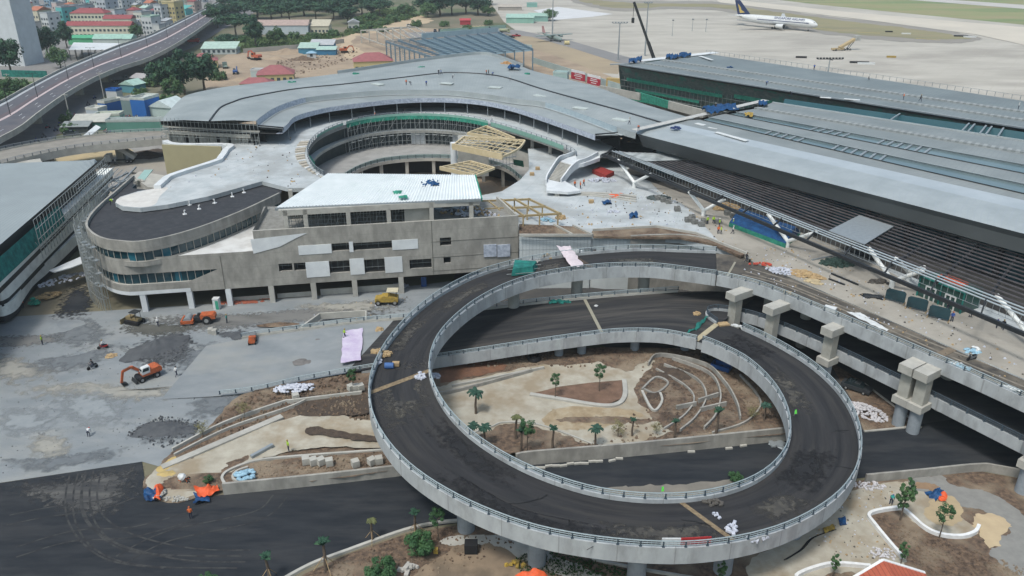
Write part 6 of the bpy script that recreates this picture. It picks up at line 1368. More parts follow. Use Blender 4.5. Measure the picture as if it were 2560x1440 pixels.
for i,(px,py,c,r_,hh) in enumerate([(75,20,WH,GY,12),(120,18,BL,GY,13),(150,8,WH,RO,12),(178,20,CR,GY,11),(205,12,WH,GY,14),(225,-5,GY,RR,12),(262,8,WH,GY,12),(300,5,CR,GY,11),(325,18,WH,RR,10),(350,22,GY,GY,13),(372,38,WH,RO,10),(380,8,MINT,GY,13),(345,-8,WH,GY,14),(425,0,WH,GY,12),(455,8,CR,RO,9),(500,6,WH,GY,9),(530,-10,GY,GY,10),(100,-10,GY,GY,13),(400,-12,WH,RR,12),(480,-14,WH,GY,11),(40,8,WH,GY,12),(185,-12,WH,GY,12),(290,-15,GY,RO,13),(310,66,WH,GY,7),(360,45,GY,MINT,8),(140,35,PK,GY,9)]):
    wh = ['beside the white tower, back row','blue grey, behind the orange roof','behind the turquoise house','behind and right of the turquoise house','back row above the grey pair','at the top edge left of the tall block','directly behind the tall grey blue block','top centre back row','red capped, back row centre','back row left of the pale yellow house','small orange capped, mid row','mint green, back row','at the very top edge, centre','behind the yellow pair','low, right of the yellow pair','low, at the flyover top','last one before the far trees','at the very top left','red capped at the very top','white, at the very top by the flyover','peeking beside the tower','at the top edge above the turquoise house','orange capped at the very top','low white annex behind the red roofs','mint capped low house in the mid row','pinkish low house in the mid row'][i]
    house(px,py,6.5 + i % 3,9,hh,R(-15 - (i * 7) % 20),c,r_,'distant townhouse, ' + wh,'flat' if r_ == GY else ('hip' if i % 2 else 'gable'),group='distant townhouses of the city')
for i,(px,py,c,r_,hh,l) in enumerate([(100,48,WH,GY,10,'white infill house between the orange roof and the turquoise house'),(172,38,GY,RO,9,'grey infill house with orange roof behind the turquoise house'),(196,70,CR,GY,8,'cream infill house at the corner of the hipped red wing'),(222,22,TQ,GY,10,'small turquoise house in the back rows'),(247,40,WH,MINT,9,'white infill house left of the tall grey block'),(276,30,PK,GY,10,'pink infill house right of the tall grey block'),(318,34,WH,GY,12,'white slim house below the red capped back row'),(338,40,YE,GY,9,'small yellow house in the middle of the town'),(365,62,BL,GY,9,'blue infill house left of the cream flyover houses'),(385,55,WH,RR,9,'white infill house with dark red roof near the flyover'),(412,82,WH,GY,8,'white low house under the yellow corner building'),(442,22,MINT,GY,10,'mint house behind the yellow corner building'),(65,40,CR,RR,10,'cream infill house beside the tower, dark red roof'),(135,60,WH,RO,6,'low white infill house before the turquoise one'),(330,78,GY,GY,6,'low grey infill house left of the round tree'),(255,-14,WH,GY,11,'white house at the top edge over the tall block')]):
    house(px,py,4.5 + i % 3 * .8,7,hh,R(-12 - (i * 5) % 22),c,r_,l,('flat','hip','shed','gable')[i % 4],group='infill houses of the city')
gv = house(250,95,44,9,8,R(0),(.55,.53,.42),RR,'long cream public building with dark red tiled roofs, front wing','gable',name='public_building',cat='building')
house(225,72,26,12,11,R(0),(.55,.53,.42),RR,'rear hipped wing of the red roofed cream building','hip',name='public_building',cat='building')
house(298,80,20,9,9,R(0),(.55,.53,.42),RR,'right wing of the red roofed cream building','gable',name='public_building',cat='building')
house(215,112,22,5,4,0,(.10,.38,.20),(.08,.36,.2),'low bright green roofed shed before the cream building','shed',name='shed',win=False,cat='shed')
house(283,118,24,9,5,0,(.45,.5,.47),GR,'pale green roofed hall beside the flyover','gable',name='shed',win=False,cat='shed')
cn = thing('canopy_roof','large white canopy roof on dark posts beside the flyover','canopy',P(235,150,0)); cn_ = [P(*q,6) for q in ((172,124),(288,124),(300,108),(184,106))]
MB().slab(cn_,.25).build('roof',WHT,cn); mb = MB()
for k in range(8): p = cn_[0].lerp(cn_[1],k / 7); mb.tube(V((p.x,p.y,0)),p,.2,n=5); p = p + V((0,6,0)); mb.tube(V((p.x,p.y,0)),V((p.x,p.y,6)),.2,n=5)
mb.build('post',DKMET,cn)
tag(MB().beam(P(5,185,2),P(118,188,2),.4,4).build('screen_fence',NETT),'dark teal screen fence under the trees at the left','fence')
tag(MB().beam(P(0,197,1),P(120,200,1),.3,2).build('garden_wall',CONL),'pale wall at the foot of the teal screen fence','wall')
tag(MB().slab(PL([(48,232),(100,205),(112,210),(60,238)],3),.2).build('mint_roof',plain('mint roof',GR)),'mint shed roof tucked against the flyover','roof')
house(700,86,40,12,6,R(2),(.45,.50,.53),(.38,.29,.26),'long pale blue warehouse with a rusty tin roof','gable',name='warehouse',win=False,cat='warehouse')
house(800,84,13,12,5,R(2),CR,(.48,.44,.34),'cream roofed annex right of the rusty warehouse','shed',name='warehouse',cat='warehouse')
house(885,74,8,8,5,R(10),(.45,.45,.42),(.36,.37,.38),'small grey gabled house left of the concrete frame','gabley')
house(548,136,20,10,3.2,R(4),(.42,.46,.46),MINT,'low green roofed stall house beside the street','shed',name='shed',cat='shed')
for px,py,w_,d,h,rz,l in [(512,172,14,12,4,20,'red hip roofed house behind the dense tree clump'),(690,208,17,13,4,12,'red hip roofed house in the middle of the tan yard'),(640,226,14,8,3,5,'red hip roof mostly hidden by the curved roof'),(935,178,20,13,5,12,'red hip roofed house with white dormer before the steel frame')]:
    house(px,py,w_,d,h,R(rz),(.5,.42,.22),(.30,.11,.115),l,'hip',name='red_roofed_house',group='red roofed houses in the yard')
house(770,136,11,8,3.5,0,(.06,.2,.3),(.36,.48,.42),'green roofed open site shed, left of the blue one','shed',name='site_shed',cat='shed',win=False)
house(805,132,14,8,4.5,0,(.03,.16,.33),(.42,.43,.45),'blue walled site shed with a pale roof','shed',name='site_shed',cat='shed',win=False)
house(816,138,11,5,3,0,(.04,.16,.28),(.36,.5,.45),'lean to with mint roof before the blue site shed','shed',name='site_shed',cat='shed',win=False)
house(779,146,5,4,2.8,R(10),WH,(.25,.40,.52),'small white guard cabin with pale blue hip roof','hip',name='guard_cabin',cat='cabin')
house(648,194,8,5,3,0,(.40,.47,.47),(.52,.53,.53),'pale container cabin in the tan yard',name='container',cat='container',win=False)
house(1163,62,8,5,3.2,0,(.36,.04,.05),(.42,.06,.07),'small red container hut beside the service lane','gable',name='container',cat='container',win=False)
house(1300,58,22,8,4,R(-4),(.24,.42,.35),(.33,.48,.42),'left of the far green sheds beside the apron','shed',name='green_shed',cat='shed',win=False)
house(1345,54,16,7,4,R(-4),(.22,.38,.34),(.30,.44,.38),'right of the far green sheds beside the white pad','shed',name='green_shed',cat='shed',win=False)
house(1275,26,22,7,3,0,(.34,.31,.28),(.40,.36,.32),'low cluttered depot shed near the far grove','gable',name='depot_shed',cat='shed',win=False)
house(1330,18,10,5,3,0,(.2,.38,.34),(.25,.44,.40),'small teal hut at the far apron corner',name='green_shed',cat='shed',win=False)
# offices and containers by the street
BC = (.02,.12,.38)
cx_ = 'container'
house(350,292,6.5,9,6.5,R(-14),BC,(.50,.53,.50),'double stacked deep blue container block, tallest by the tents',name=cx_,cat=cx_,win=False)
house(325,290,6,6,6,R(-14),(.16,.22,.22),(.46,.46,.44),'open fronted dark stall left of the tall blue containers',name=cx_,cat=cx_,win=False)
house(258,285,4,9,4.2,R(-24),BC,(.55,.55,.50),'single blue container with cream roof near the street',name=cx_,cat=cx_,win=False)
house(235,302,5.5,5,4,R(-14),(.45,.50,.56),(.56,.56,.52),'white and blue cabin below the single blue container',name='cabin',cat='cabin')
house(282,252,5,4,4,R(-10),WH,BC,'white cabin with blue water tank at the street',name='cabin',cat='cabin',win=False)
house(320,232,8,7,3.5,R(-20),(.10,.26,.32),(.38,.54,.48),'mint roofed shed with a dark blue tank','gabley',name='shed',cat='shed',win=False)
house(405,292,11,10,3.6,R(-16),(.42,.50,.48),(.55,.62,.62),'white gabled tent hall with an open dark gable','gabley',name='tent_hall',cat='tent',win=False)
house(272,312,9,5,3.2,R(6),(.30,.46,.40),(.52,.55,.48),'green walled office with cream flat roof',name='site_office',cat='office')
house(340,330,20,4,3.6,R(3),(.10,.24,.20),(.42,.46,.45),'long dark green office block behind the ramp bridge',name='site_office',cat='office',win=False)
house(225,326,12,6,3,R(6),(.08,.20,.17),(.45,.44,.40),'low green shed with patched roof by the motorbikes','shed',name='shed',cat='shed',win=False)
house(190,334,9,4,2.4,R(6),(.05,.06,.06),(.24,.26,.26),'dark awning stall at the street corner','shed',name='stall',cat='stall',win=False)
tag(MB().slab(PL([(200,345),(212,350),(252,318),(240,312)],5),.3).build('entrance_ramp',WHT),'white lattice entrance ramp beside the site offices','ramp')
house(345,212,8,5,3,R(-15),(.30,.32,.33),(.38,.36,.36),'small grey shelter left of the dense tree clump','shed',name='shed',cat='shed',win=False)
# vine covered poles
for px,py,h,l in ((178,308,11,'utility pole wrapped in green vines beside the street'),(262,252,12,'tall bare utility pole by the street near the blue tank'),(28,235,9,'slim utility pole left of the flyover')):
    b = P(px,py,0); t = thing('utility_pole',l,'pole',b); MB().tube(b,b + V((0,0,h)),.22,.14,6).build('pole',CONL,t); MB().beam(b + V((-1.3,0,h - .4)),b + V((1.3,0,h - .4)),.15,.15).build('cross_arm',CONL,t)
    if px == 178: 
        o = bpy.data.objects.new('vines',TT['slim'][0]); col.objects.link(o); o.parent = t; o.scale = (1.4,1.4,1.3)
# yard wall
tag(MB().beam(P(608,128,1.2),P(740,118,1.2),.4,3).beam(P(740,118,1.2),P(860,103,1.2),.4,3).build('yard_wall',W((.36,.34,.31))),'grey boundary wall behind the tan yard','wall')
tag(MB().beam(P(1180,100,1.5),P(1330,118,1.5),.2,2.6).beam(P(1330,150,1.5),P(1560,222,1.5),.3,3.2).build('apron_fence',W((.33,.40,.40))),'grey sheet fence between the yard and the apron','fence')
tag(MB().beam(P(1100,78,1.2),P(1265,66,1.2),.2,2.4).build('green_fence',W((.26,.38,.32))),'pale green fence along the service lane','fence')
# steel frame hangar
hz = 13.0
hg_ = thing('steel_frame_hall','unfinished blue grey steel hall frame behind the curved roof','building',P(1150,175,0))
SB = mat('blue grey steel',(0.13,0.19,0.24),(0.10,0.155,0.20),.5,.55)
H = [P(*q,hz) for q in ((965,104),(1245,80),(1332,124),(1090,147))]
mb = MB()
for k in range(11): mb.beam(H[0].lerp(H[1],k / 10),H[3].lerp(H[2],k / 10),.5,1.0)
mb.build('rafter',SB,hg_)
mb = MB()
for k in range(15): mb.beam(H[0].lerp(H[3],k / 14) + V((0,0,.5)),H[1].lerp(H[2],k / 14) + V((0,0,.5)),.25,.25)
mb.build('purlin',SB,hg_)
MB().add([p + V((0,0,-.6)) for p in (H[0].lerp(H[1],.25),H[1],H[2],H[3].lerp(H[2],.12))],[(0,1,2,3)]).build('sheet_layer',mat('grey teal decking',(0.17,0.235,0.27),(0.14,0.20,0.23),.1),hg_)
MB().beam(H[0].lerp(H[1],.3) + V((0,0,1.4)),H[1] + V((0,0,1.4)),.5,2.6).build('rear_parapet',mat('steel parapet',(0.30,0.38,0.42),(.25,.32,.36),.4),hg_)
for k in range(11):
    p = H[0].lerp(H[1],k / 10); 
    for q in ((H[0].lerp(H[3],k / 10),) if k < 10 else ()) + (H[3].lerp(H[2],k / 10),):
        MB().beam(V((q.x,q.y,0)),q,.6,.8).build('column',SB,hg_)
mb = MB()
for z in range(1,13,1): mb.beam(V((H[0].x,H[0].y,z)),V((H[3].x,H[3].y,z)),.15,.15)
mb.build('side_rail',MET,hg_)
# concrete frame
cf = thing('roofless_building','roofless pale building frame of gables left of the steel hall','building',P(960,110,0))
mb = MB(); fz_ = 8
Q = [P(*q,fz_) for q in ((902,76),(1000,68),(1080,92),(985,104))]
for k in range(6):
    a,b = Q[0].lerp(Q[1],k / 5),Q[3].lerp(Q[2],k / 5)
    for p in (a,b): MB().beam(V((p.x,p.y,0)),p,.7,.7).build('column',CONL,cf)
    m_ = a.lerp(b,.5) + V((0,0,3)); mb.beam(a,m_,.5,.6).beam(m_,b,.5,.6)
mb.beam(Q[0],Q[1],.5,.6).beam(Q[3],Q[2],.5,.6).beam(Q[0].lerp(Q[3],.5) + V((0,0,3)),Q[1].lerp(Q[2],.5) + V((0,0,3)),.5,.6).beam(Q[0] - V((0,0,4)),Q[3] - V((0,0,4)),.5,.6).beam(Q[3] - V((0,0,4)),Q[2] - V((0,0,4)),.5,.6)
mb.build('beam',CONL,cf)
# ============================================================ VEHICLES, AIRCRAFT, MASTS
ORG = mat('machine orange',(0.52,0.11,0.035),(0.26,0.085,0.04),2.5,0.55); WHP = plain('vehicle white',(0.62,0.63,0.63),0.4); YEL = mat('machine yellow',(0.42,0.28,0.05),(0.22,0.16,0.05),2,0.6)
CGL = plain('cab glass',(0.02,0.03,0.035),0.15); REDP = plain('vehicle red',(0.38,0.03,0.03),0.45); BLUP = plain('vehicle blue',(0.02,0.07,0.22),0.45); RIMM = plain('wheel rim grey',(0.25,0.25,0.25),0.5); GRYP = plain('vehicle grey',(0.16,0.17,0.18),.5)
Z0 = V((0,0,0))
def wheel(t,x,y,r,w_,rim=RIMM):
    o = MB().tube((x,y - w_ / 2,r),(x,y + w_ / 2,r),r,n=14).build('wheel',BLK,t,off=Z0)
    MB().tube((x,y - w_ / 2 - .03,r),(x,y + w_ / 2 + .03,r),r * .5,n=10).build('rim',rim,o,off=Z0)
def prof(pts,y0,y1):                                             # side profile (x,z) extruded across y
    mb = MB(); n = len(pts); v = [(x,y0,z) for x,z in pts] + [(x,y1,z) for x,z in pts]
    return mb.add(v,[tuple(range(n)),tuple(range(2 * n - 1,n - 1,-1))] + [(i,(i + 1) % n,n + (i + 1) % n,n + i) for i in range(n)])
def yaw(p,q,z=0): a,b = P(*p,z),P(*q,z); return math.atan2(b.y - a.y,b.x - a.x)
def excavator(loc,rz,label,tracked=False,cabm=WHP,bodym=ORG,sc=1.0,fold=False):
    t = thing('excavator',label,'excavator',loc,rz); t.scale = (sc,) * 3
    if tracked:
        for y in (-1.1,1.1): prof([(-2,.15),(-1.7,0),(1.7,0),(2,.15),(2,.7),(1.7,.85),(-1.7,.85),(-2,.7)],y - .3,y + .3).build('track',BLK,t,off=Z0)
    else:
        MB().box(0,0,.55,4.6,1.7,.6).build('chassis',DKMET,t,off=Z0)
        for x in (-1.5,1.6):
            for y in (-1.1,1.1): wheel(t,x,y,.62,.5)
        prof([(2.5,.25),(2.9,.2),(2.6,1.0)],-1.2,1.2).build('dozer_blade',DKMET,t,off=Z0)
    prof([(-2.6,1.25),(1.3,1.25),(1.3,1.7),(-.2,1.8),(-.3,2.35),(-2.3,2.45),(-2.7,2.1)],-1.25,1.25).build('engine_house',bodym,t,off=Z0)
    MB().box(-2.55,0,1.3,.4,2.3,.8).build('counterweight',bodym,t,off=Z0)
    c = prof([(-.35,1.7),(1.35,1.7),(1.45,2.4),(1.1,3.15),(-.35,3.2)],.15,1.25).build('cab',cabm,t,off=Z0)
    prof([(-.1,2.3),(1.25,2.3),(1.0,3.0),(-.1,3.0)],.12,1.28).build('window',CGL,c,off=Z0); MB().box(1.38,.7,2.2,.1,.85,.75).build('window',CGL,c,off=Z0)
    b = MB().beam((1.0,-.35,1.9),(2.6,-.35,3.6),.4,.6).beam((2.6,-.35,3.6),(4.4,-.35,3.3),.36,.5).build('boom',bodym,t,off=Z0)
    e = (5.1,-.35,.9) if not fold else (3.9,-.35,1.4)
    MB().beam((4.4,-.35,3.4),e,.3,.45).build('arm',bodym,t,off=Z0)
    MB().tube((1.5,-.05,2.1),(2.9,-.05,3.3),.09,n=6).tube((3.0,-.35,3.9),(4.3,-.35,3.7),.08,n=6).build('hydraulic_ram',MET,t,off=Z0)
    prof([(e[0] - .3,.9),(e[0] + .2,1.0),(e[0] - .1,.2),(e[0] - .9,.1),(e[0] - 1.0,.6)],-.85,.15).build('bucket',DKMET,t,off=Z0)
    return t
excavator(P(370,945),yaw((370,945),(325,962)),'orange wheeled excavator with a white cab beside the dark gravel pile',sc=.78)
excavator(P(640,150),R(150),'red tracked excavator digging by the tan heap in the far yard',True,ORG,plain('faded red',(.45,.12,.07)),1.3)
excavator(P(862,132),R(20),'orange excavator at the right of the blue site shed',True,ORG,ORG,1.1)
excavator(P(590,185),R(100),'small grey excavator near the pale container in the yard',True,GRYP,BLUP,.9,True)
excavator(P(108,404),R(190),'faded tan tracked excavator below the low ramp bridge',True,plain('faded tan',(.42,.25,.16)),plain('faded tan',(.42,.25,.16)),1.0,True)
t = thing('road_roller','orange single drum road roller in front of the concrete building','roller',P(497,806),yaw((497,806),(465,808)))
MB().tube((1.75,-1.05,.75),(1.75,1.05,.75),.75,n=24).build('drum',MET,t,off=Z0)
MB().box(1.75,-1.2,.4,2.1,.2,.6).box(1.75,1.2,.4,2.1,.2,.6).box(2.75,0,.45,.25,2.6,.5).box(.75,0,.5,.3,2.6,.6).build('drum_frame',ORG,t,off=Z0)
prof([(-3.2,.9),(-.6,.9),(-.6,1.75),(-2.9,1.8),(-3.2,1.5)],-.85,.85).build('engine_hood',ORG,t,off=Z0)
MB().box(.05,0,.7,1.3,1.3,.6).box(-.3,0,1.3,.5,.5,.6).build('platform',DKMET,t,off=Z0)
for y in (-1.0,1.0): wheel(t,-1.7,y,.8,.55)
t = thing('road_roller','yellow rubber tyred roller with a pale roof beside the ring','roller',P(968,760),R(182))
prof([(-2.2,.8),(2.2,.8),(2.2,1.5),(.9,1.7),(.9,1.95),(-.6,1.95),(-2.2,1.6)],-.95,.95).build('body',YEL,t,off=Z0)
for x in (-1.6,1.6):
    for y in (-.7,0,.7): wheel(t,x,y,.6,.5)
mb = MB()
for x in (-1.9,-.5): 
    for y in (-.8,.8): mb.tube((x,y,1.6),(x,y,2.9),.05,n=5)
mb.build('roof_post',DKMET,t,off=Z0); MB().box(-1.2,0,2.9,2.2,2.0,.12).build('roof',plain('cream',(.5,.45,.33)),t,off=Z0)
t = thing('bulldozer','small dirty yellow bulldozer with a canopy on the damp base','bulldozer',P(338,808),R(160)); DY = plain('dirty yellow',(.22,.17,.09))
for y in (-.8,.8): prof([(-1.5,.1),(1.5,.1),(1.7,.5),(1.4,.8),(-1.4,.8),(-1.6,.5)],y - .25,y + .25).build('track',BLK,t,off=Z0)
prof([(-1.3,.7),(1.5,.7),(1.5,1.4),(.2,1.5),(.2,1.2),(-1.3,1.2)],-.55,.55).build('body',DY,t,off=Z0); prof([(1.9,.1),(2.15,.2),(2.0,1.0)],-1.4,1.4).build('blade',DY,t,off=Z0)
mb = MB()
for x in (-1.0,.1):
    for y in (-.6,.6): mb.tube((x,y,1.2),(x,y,2.4),.05,n=5)
mb.box(-.45,0,2.4,1.6,1.5,.1).build('canopy',DKMET,t,off=Z0)
def truck(loc,rz,label,cabm,bedm,raised=False,L=7.5,sc=1.0,name='truck',cat='truck',tank=False):
    t = thing(name,label,cat,loc,rz); t.scale = (sc,) * 3
    MB().box(0,0,.7,L,.9,.3).build('chassis',DKMET,t,off=Z0)
    x = L / 2; c = prof([(x - 1.9,.6),(x,.6),(x,1.7),(x - .25,2.8),(x - 1.9,2.9)],-1.2,1.2).build('cab',cabm,t,off=Z0)
    MB().box(x - .1,0,1.75,.12,2.1,.8).build('window',CGL,c,off=Z0); MB().box(x - .9,-1.2,1.75,.9,.06,.7).build('window',CGL,c,off=Z0)
    bx = MB()
    if tank: bx.tube((-L / 2,0,1.9),(x - 2.2,0,1.9),1.1,.95,16)
    else:
        h = 1.3; l2 = L - 2.3
        for bb in ((l2 / 2,-1.2,0,l2,.1,h),(l2 / 2,1.2,0,l2,.1,h),(l2,0,0,.12,2.4,h + .4),(l2 / 2,0,0,l2,2.4,.12)): bx.box(*bb)
        a = R(-38) if raised else 0; ca,sa = math.cos(a),math.sin(a)
        bx.v = [(x_ * ca + z_ * sa - L / 2,y_,-x_ * sa + z_ * ca + 1.05) for x_,y_,z_ in bx.v]
    bx.build('tank' if tank else 'tipper_bed',bedm,t,off=Z0)
    if raised: MB().tube((.8,0,1),(.3,0,3.0),.12,n=6).build('lift_ram',MET,t,off=Z0)
    for wx in (x - .9,-L / 2 + 1.9,-L / 2 + .8):
        for y in (-1.0,1.0): wheel(t,wx,y,.52,.35)
    return t
truck(P(302,406),R(188),'white tipper truck dumping soil with its bed raised',WHP,plain('bed grey',(.42,.43,.43)),True,8.5)
truck(P(150,250,0),R(50),'x',WHP,GRYP) if 0 else None
truck(P(300,204),R(42),'grey box bodied truck on the street under the flyover',GRYP,GRYP,name='box_truck')
truck(P(485,108),R(48),'red truck on the street far along the flyover',REDP,REDP)
truck(P(563,170),R(110),'grey green truck parked by the red roofed house',GRYP,plain('green grey',(.2,.25,.22)))
truck(P(1262,82),R(-5),'olive tanker truck at the corner of the steel hall',plain('olive',(.3,.32,.2)),plain('olive',(.3,.32,.2)),name='tanker_truck',tank=True)
def car(px,py,rz,c,label,z=0,pick=False,sc=1.0,group=None):
    t = thing('pickup_truck' if pick else 'car',label,'car',P(px,py,z),rz,group); t.scale = (sc,) * 3; m_ = plain('car paint %.2f' % (sum(c)),c,.35)
    prof([(-2.2,.35),(2.2,.35),(2.25,.85),(1.2,1.0),(-2.2,1.0)],-.88,.88).build('body',m_,t,off=Z0)
    prof([(-.3 if pick else -1.8,1.0),(1.15,1.0),(.5,1.5),(-.1 if pick else -1.3,1.5)],-.78,.78).build('cabin',CGL,t,off=Z0)
    MB().box(.15,0,1.5,.8,1.4,.05).build('roof',m_,t,off=Z0)
    for x in (-1.35,1.35):
        for y in (-.8,.8): wheel(t,x,y,.33,.22)
for i,(px,py,c,l) in enumerate([(1088,80,(.03,.035,.05),'leftmost dark pickup of the row behind the steel hall'),(1100,79,(.04,.05,.06),'second dark pickup of the row behind the steel hall'),(1112,79,(.025,.03,.04),'third dark pickup of the row behind the steel hall'),(1123,78,(.05,.05,.05),'rightmost dark pickup of the row behind the steel hall')]):
    car(px,py,R(95),c,l,pick=True,sc=1.25,group='dark pickups on the service lane')
car(1222,73,R(0),(.03,.05,.07),'dark car on the service lane left of the tanker',sc=1.3); car(1290,92,R(5),(.3,.02,.03),'dark red pickup on the apron lane',pick=True,sc=1.4); car(1278,95,R(10),(.02,.02,.03),'small black car beside the red pickup',sc=1.1); car(1024,66,R(10),(.5,.5,.5),'white car parked by the haul track',sc=1.2); car(178,338,R(20),(.06,.07,.08),'dark car at the street corner stall',sc=1.1); car(440,165,R(45),(.5,.5,.5),'white van like car on the far street lane') ; car(1110,62,R(0),(.35,.36,.36),'grey flatbed car on the haul track')
# blue tractor with trailer beneath the deck, dark buggy by the twin pier
t = thing('tractor','dark tractor parked under the lower deck curve','tractor',P(1770,912,.6),R(-35)); MB().box(0,0,.6,2.6,.9,.8).box(-.7,0,1.4,.9,.9,.7).build('body',DKMET,t,off=Z0)
for x,r in ((-.8,.65),(1.0,.42)):
    for y in (-.75,.75): wheel(t,x,y,r,.35,WHP)
t = thing('trailer','blue two wheeled trailer hitched behind the dark tractor','trailer',P(1802,930,.6),R(-35)); MB().box(0,0,.7,3.0,1.7,.12).box(0,-.85,.8,3,.08,.7).box(0,.85,.8,3,.08,.7).box(1.5,0,.8,.08,1.7,.7).box(-1.5,0,.8,.08,1.7,.7).build('box',BLUP,t,off=Z0)
for y in (-.8,.8): wheel(t,-.2,y,.45,.25,WHP)
car(2140,975,R(-40),(.04,.045,.05),'dark flat buggy parked by the rubble near the twin pier',.06)
t = thing('site_dumper','small orange and grey wheeled compactor at the yard railing','dumper',P(632,858,.4),R(100)); MB().box(0,0,.4,1.8,1.1,.7).box(-.5,0,1.1,.6,.9,.5).build('body',ORG,t,off=Z0); prof([(.9,.5),(1.6,.5),(1.9,1.2),(.8,1.2)],-.5,.5).build('skip',GRYP,t,off=Z0)
for x in (-.6,.7):
    for y in (-.55,.55): wheel(t,x,y,.36,.2)
t = thing('cement_mixer','small drum cement mixer on the sandy island tip','mixer',P(462,1206,.1),R(200)); MB().tube((0,0,.75),(.25,0,1.0),.45,.5,12).tube((.25,0,1.0),(.55,0,1.3),.5,.25,12).build('drum',WHP,t,off=Z0); MB().beam((-.6,0,.5),(.7,0,.5),.1,.1).beam((-.5,-.5,0),(0,0,.8),.08,.08).beam((-.5,.5,0),(0,0,.8),.08,.08).beam((.6,0,0),(.3,0,.8),.08,.08).build('stand',ORG,t,off=Z0); wheel(t,-.5,.5,.22,.1); wheel(t,-.5,-.5,.22,.1)
# motorbikes
def bike_meshes(cm):
    r = []
    for nm,mb,m_ in (('wheel',MB().tube((.62,-.05,.3),(.62,.05,.3),.3,n=10),BLK),('wheel',MB().tube((-.62,-.05,.3),(-.62,.05,.3),.3,n=10),BLK),('body',prof([(-.8,.55),(-.3,.35),(.25,.35),(.45,.8),(.5,1.0),(.35,.75),(-.1,.6),(-.85,.75)],-.13,.13),cm),('seat',MB().box(-.35,0,.72,.75,.24,.1),BLK),('handlebar',MB().beam((.42,-.32,1.02),(.42,.32,1.02),.05,.05).beam((.62,0,.3),(.42,0,1.0),.06,.06),DKMET)):
        me = mb.mesh(nm); me.materials.append(m_); r.append((nm,me))
    return r
BK = [bike_meshes(c) for c in (REDP,BLUP,GRYP,WHP)]
def bike(loc,rz,label,k=0,group=None):
    t = thing('motorbike',label,'motorbike',loc,rz,group)
    for nm,me in BK[k]: o = bpy.data.objects.new(nm,me); col.objects.link(o); o.parent = t
    return t
# people : one skinned body per pose
def body(pose):
    J = dict(stand=[(0,0,.92),(0,0,1.15),(0,0,1.42),(0,0,1.52),(.02,0,1.66),(0,.19,1.42),(.02,.25,1.15),(.12,.24,.92),(0,-.19,1.42),(-.02,-.25,1.15),(.08,-.26,.92),(0,.1,.88),(.03,.12,.48),(0,.13,.05),(.12,.14,.03),(0,-.1,.88),(.0,-.12,.48),(-.05,-.13,.05),(.07,-.14,.03)],
             walk=[(0,0,.92),(.03,0,1.15),(.06,0,1.42),(.07,0,1.52),(.1,0,1.65),(.05,.19,1.42),(-.1,.24,1.16),(-.05,.24,.92),(.05,-.19,1.42),(.2,-.24,1.17),(.36,-.22,1.0),(0,.1,.88),(.2,.11,.5),(.22,.12,.06),(.35,.12,.04),(0,-.1,.88),(-.08,-.11,.5),(-.38,-.12,.15),(-.3,-.12,.05)],
             bend=[(0,0,.85),(.18,0,1.02),(.42,0,1.08),(.5,0,1.06),(.62,0,1.0),(.4,.19,1.05),(.45,.22,.78),(.55,.2,.52),(.4,-.19,1.05),(.42,-.22,.78),(.5,-.2,.5),(0,.1,.82),(.14,.13,.46),(0,.14,.05),(.12,.15,.03),(0,-.1,.82),(.14,-.13,.46),(-.02,-.14,.05),(.1,-.15,.03)],
             ride=[(-.25,0,.86),(-.18,0,1.08),(-.08,0,1.35),(-.06,0,1.44),(-.02,0,1.58),(-.08,.19,1.35),(.08,.25,1.12),(.36,.27,1.06),(-.08,-.19,1.35),(.08,-.25,1.12),(.36,-.27,1.06),(-.22,.1,.84),(.15,.17,.76),(.1,.17,.38),(.22,.17,.33),(-.22,-.1,.84),(.15,-.17,.76),(.1,-.17,.38),(.22,-.17,.33)])[pose]
    E_ = [(0,1),(1,2),(2,3),(3,4),(2,5),(5,6),(6,7),(2,8),(8,9),(9,10),(0,11),(11,12),(12,13),(13,14),(0,15),(15,16),(16,17),(17,18)]
    Rd = [.13,.14,.14,.06,.105,.075,.052,.04,.075,.052,.04,.1,.07,.05,.04,.1,.07,.05,.04]
    me = bpy.data.meshes.new('b'); me.from_pydata(J,E_,[]); o = bpy.data.objects.new('b',me); col.objects.link(o)
    md = o.modifiers.new('s','SKIN'); o.modifiers.new('d','SUBSURF').levels = 1
    for i,sv in enumerate(me.skin_vertices[0].data): sv.radius = (Rd[i],Rd[i]); sv.use_root = i == 0
    dg = bpy.context.evaluated_depsgraph_get(); out = bpy.data.meshes.new_from_object(o.evaluated_get(dg)); bpy.data.objects.remove(o); bpy.data.meshes.remove(me)
    return out,V(J[4]),[V(j) for j in J]
SKN = plain('skin',(.33,.19,.12)); TRO = plain('dark trousers',(.03,.035,.06)); HAIR = plain('black hair',(.01,.01,.01))
BOD = {k: body(k) for k in ('stand','walk','bend','ride')}; PM = {}
VEST = dict(lime=(.35,.55,.05),orange=(.62,.14,.04),blue=(.03,.08,.3),white=(.6,.6,.6),black=(.02,.02,.025),teal=(.03,.25,.22),pink=(.5,.2,.25))
HELM = dict(white=WHP,yellow=YEL,orange=ORG,blue=BLUP,none=HAIR,red=REDP)
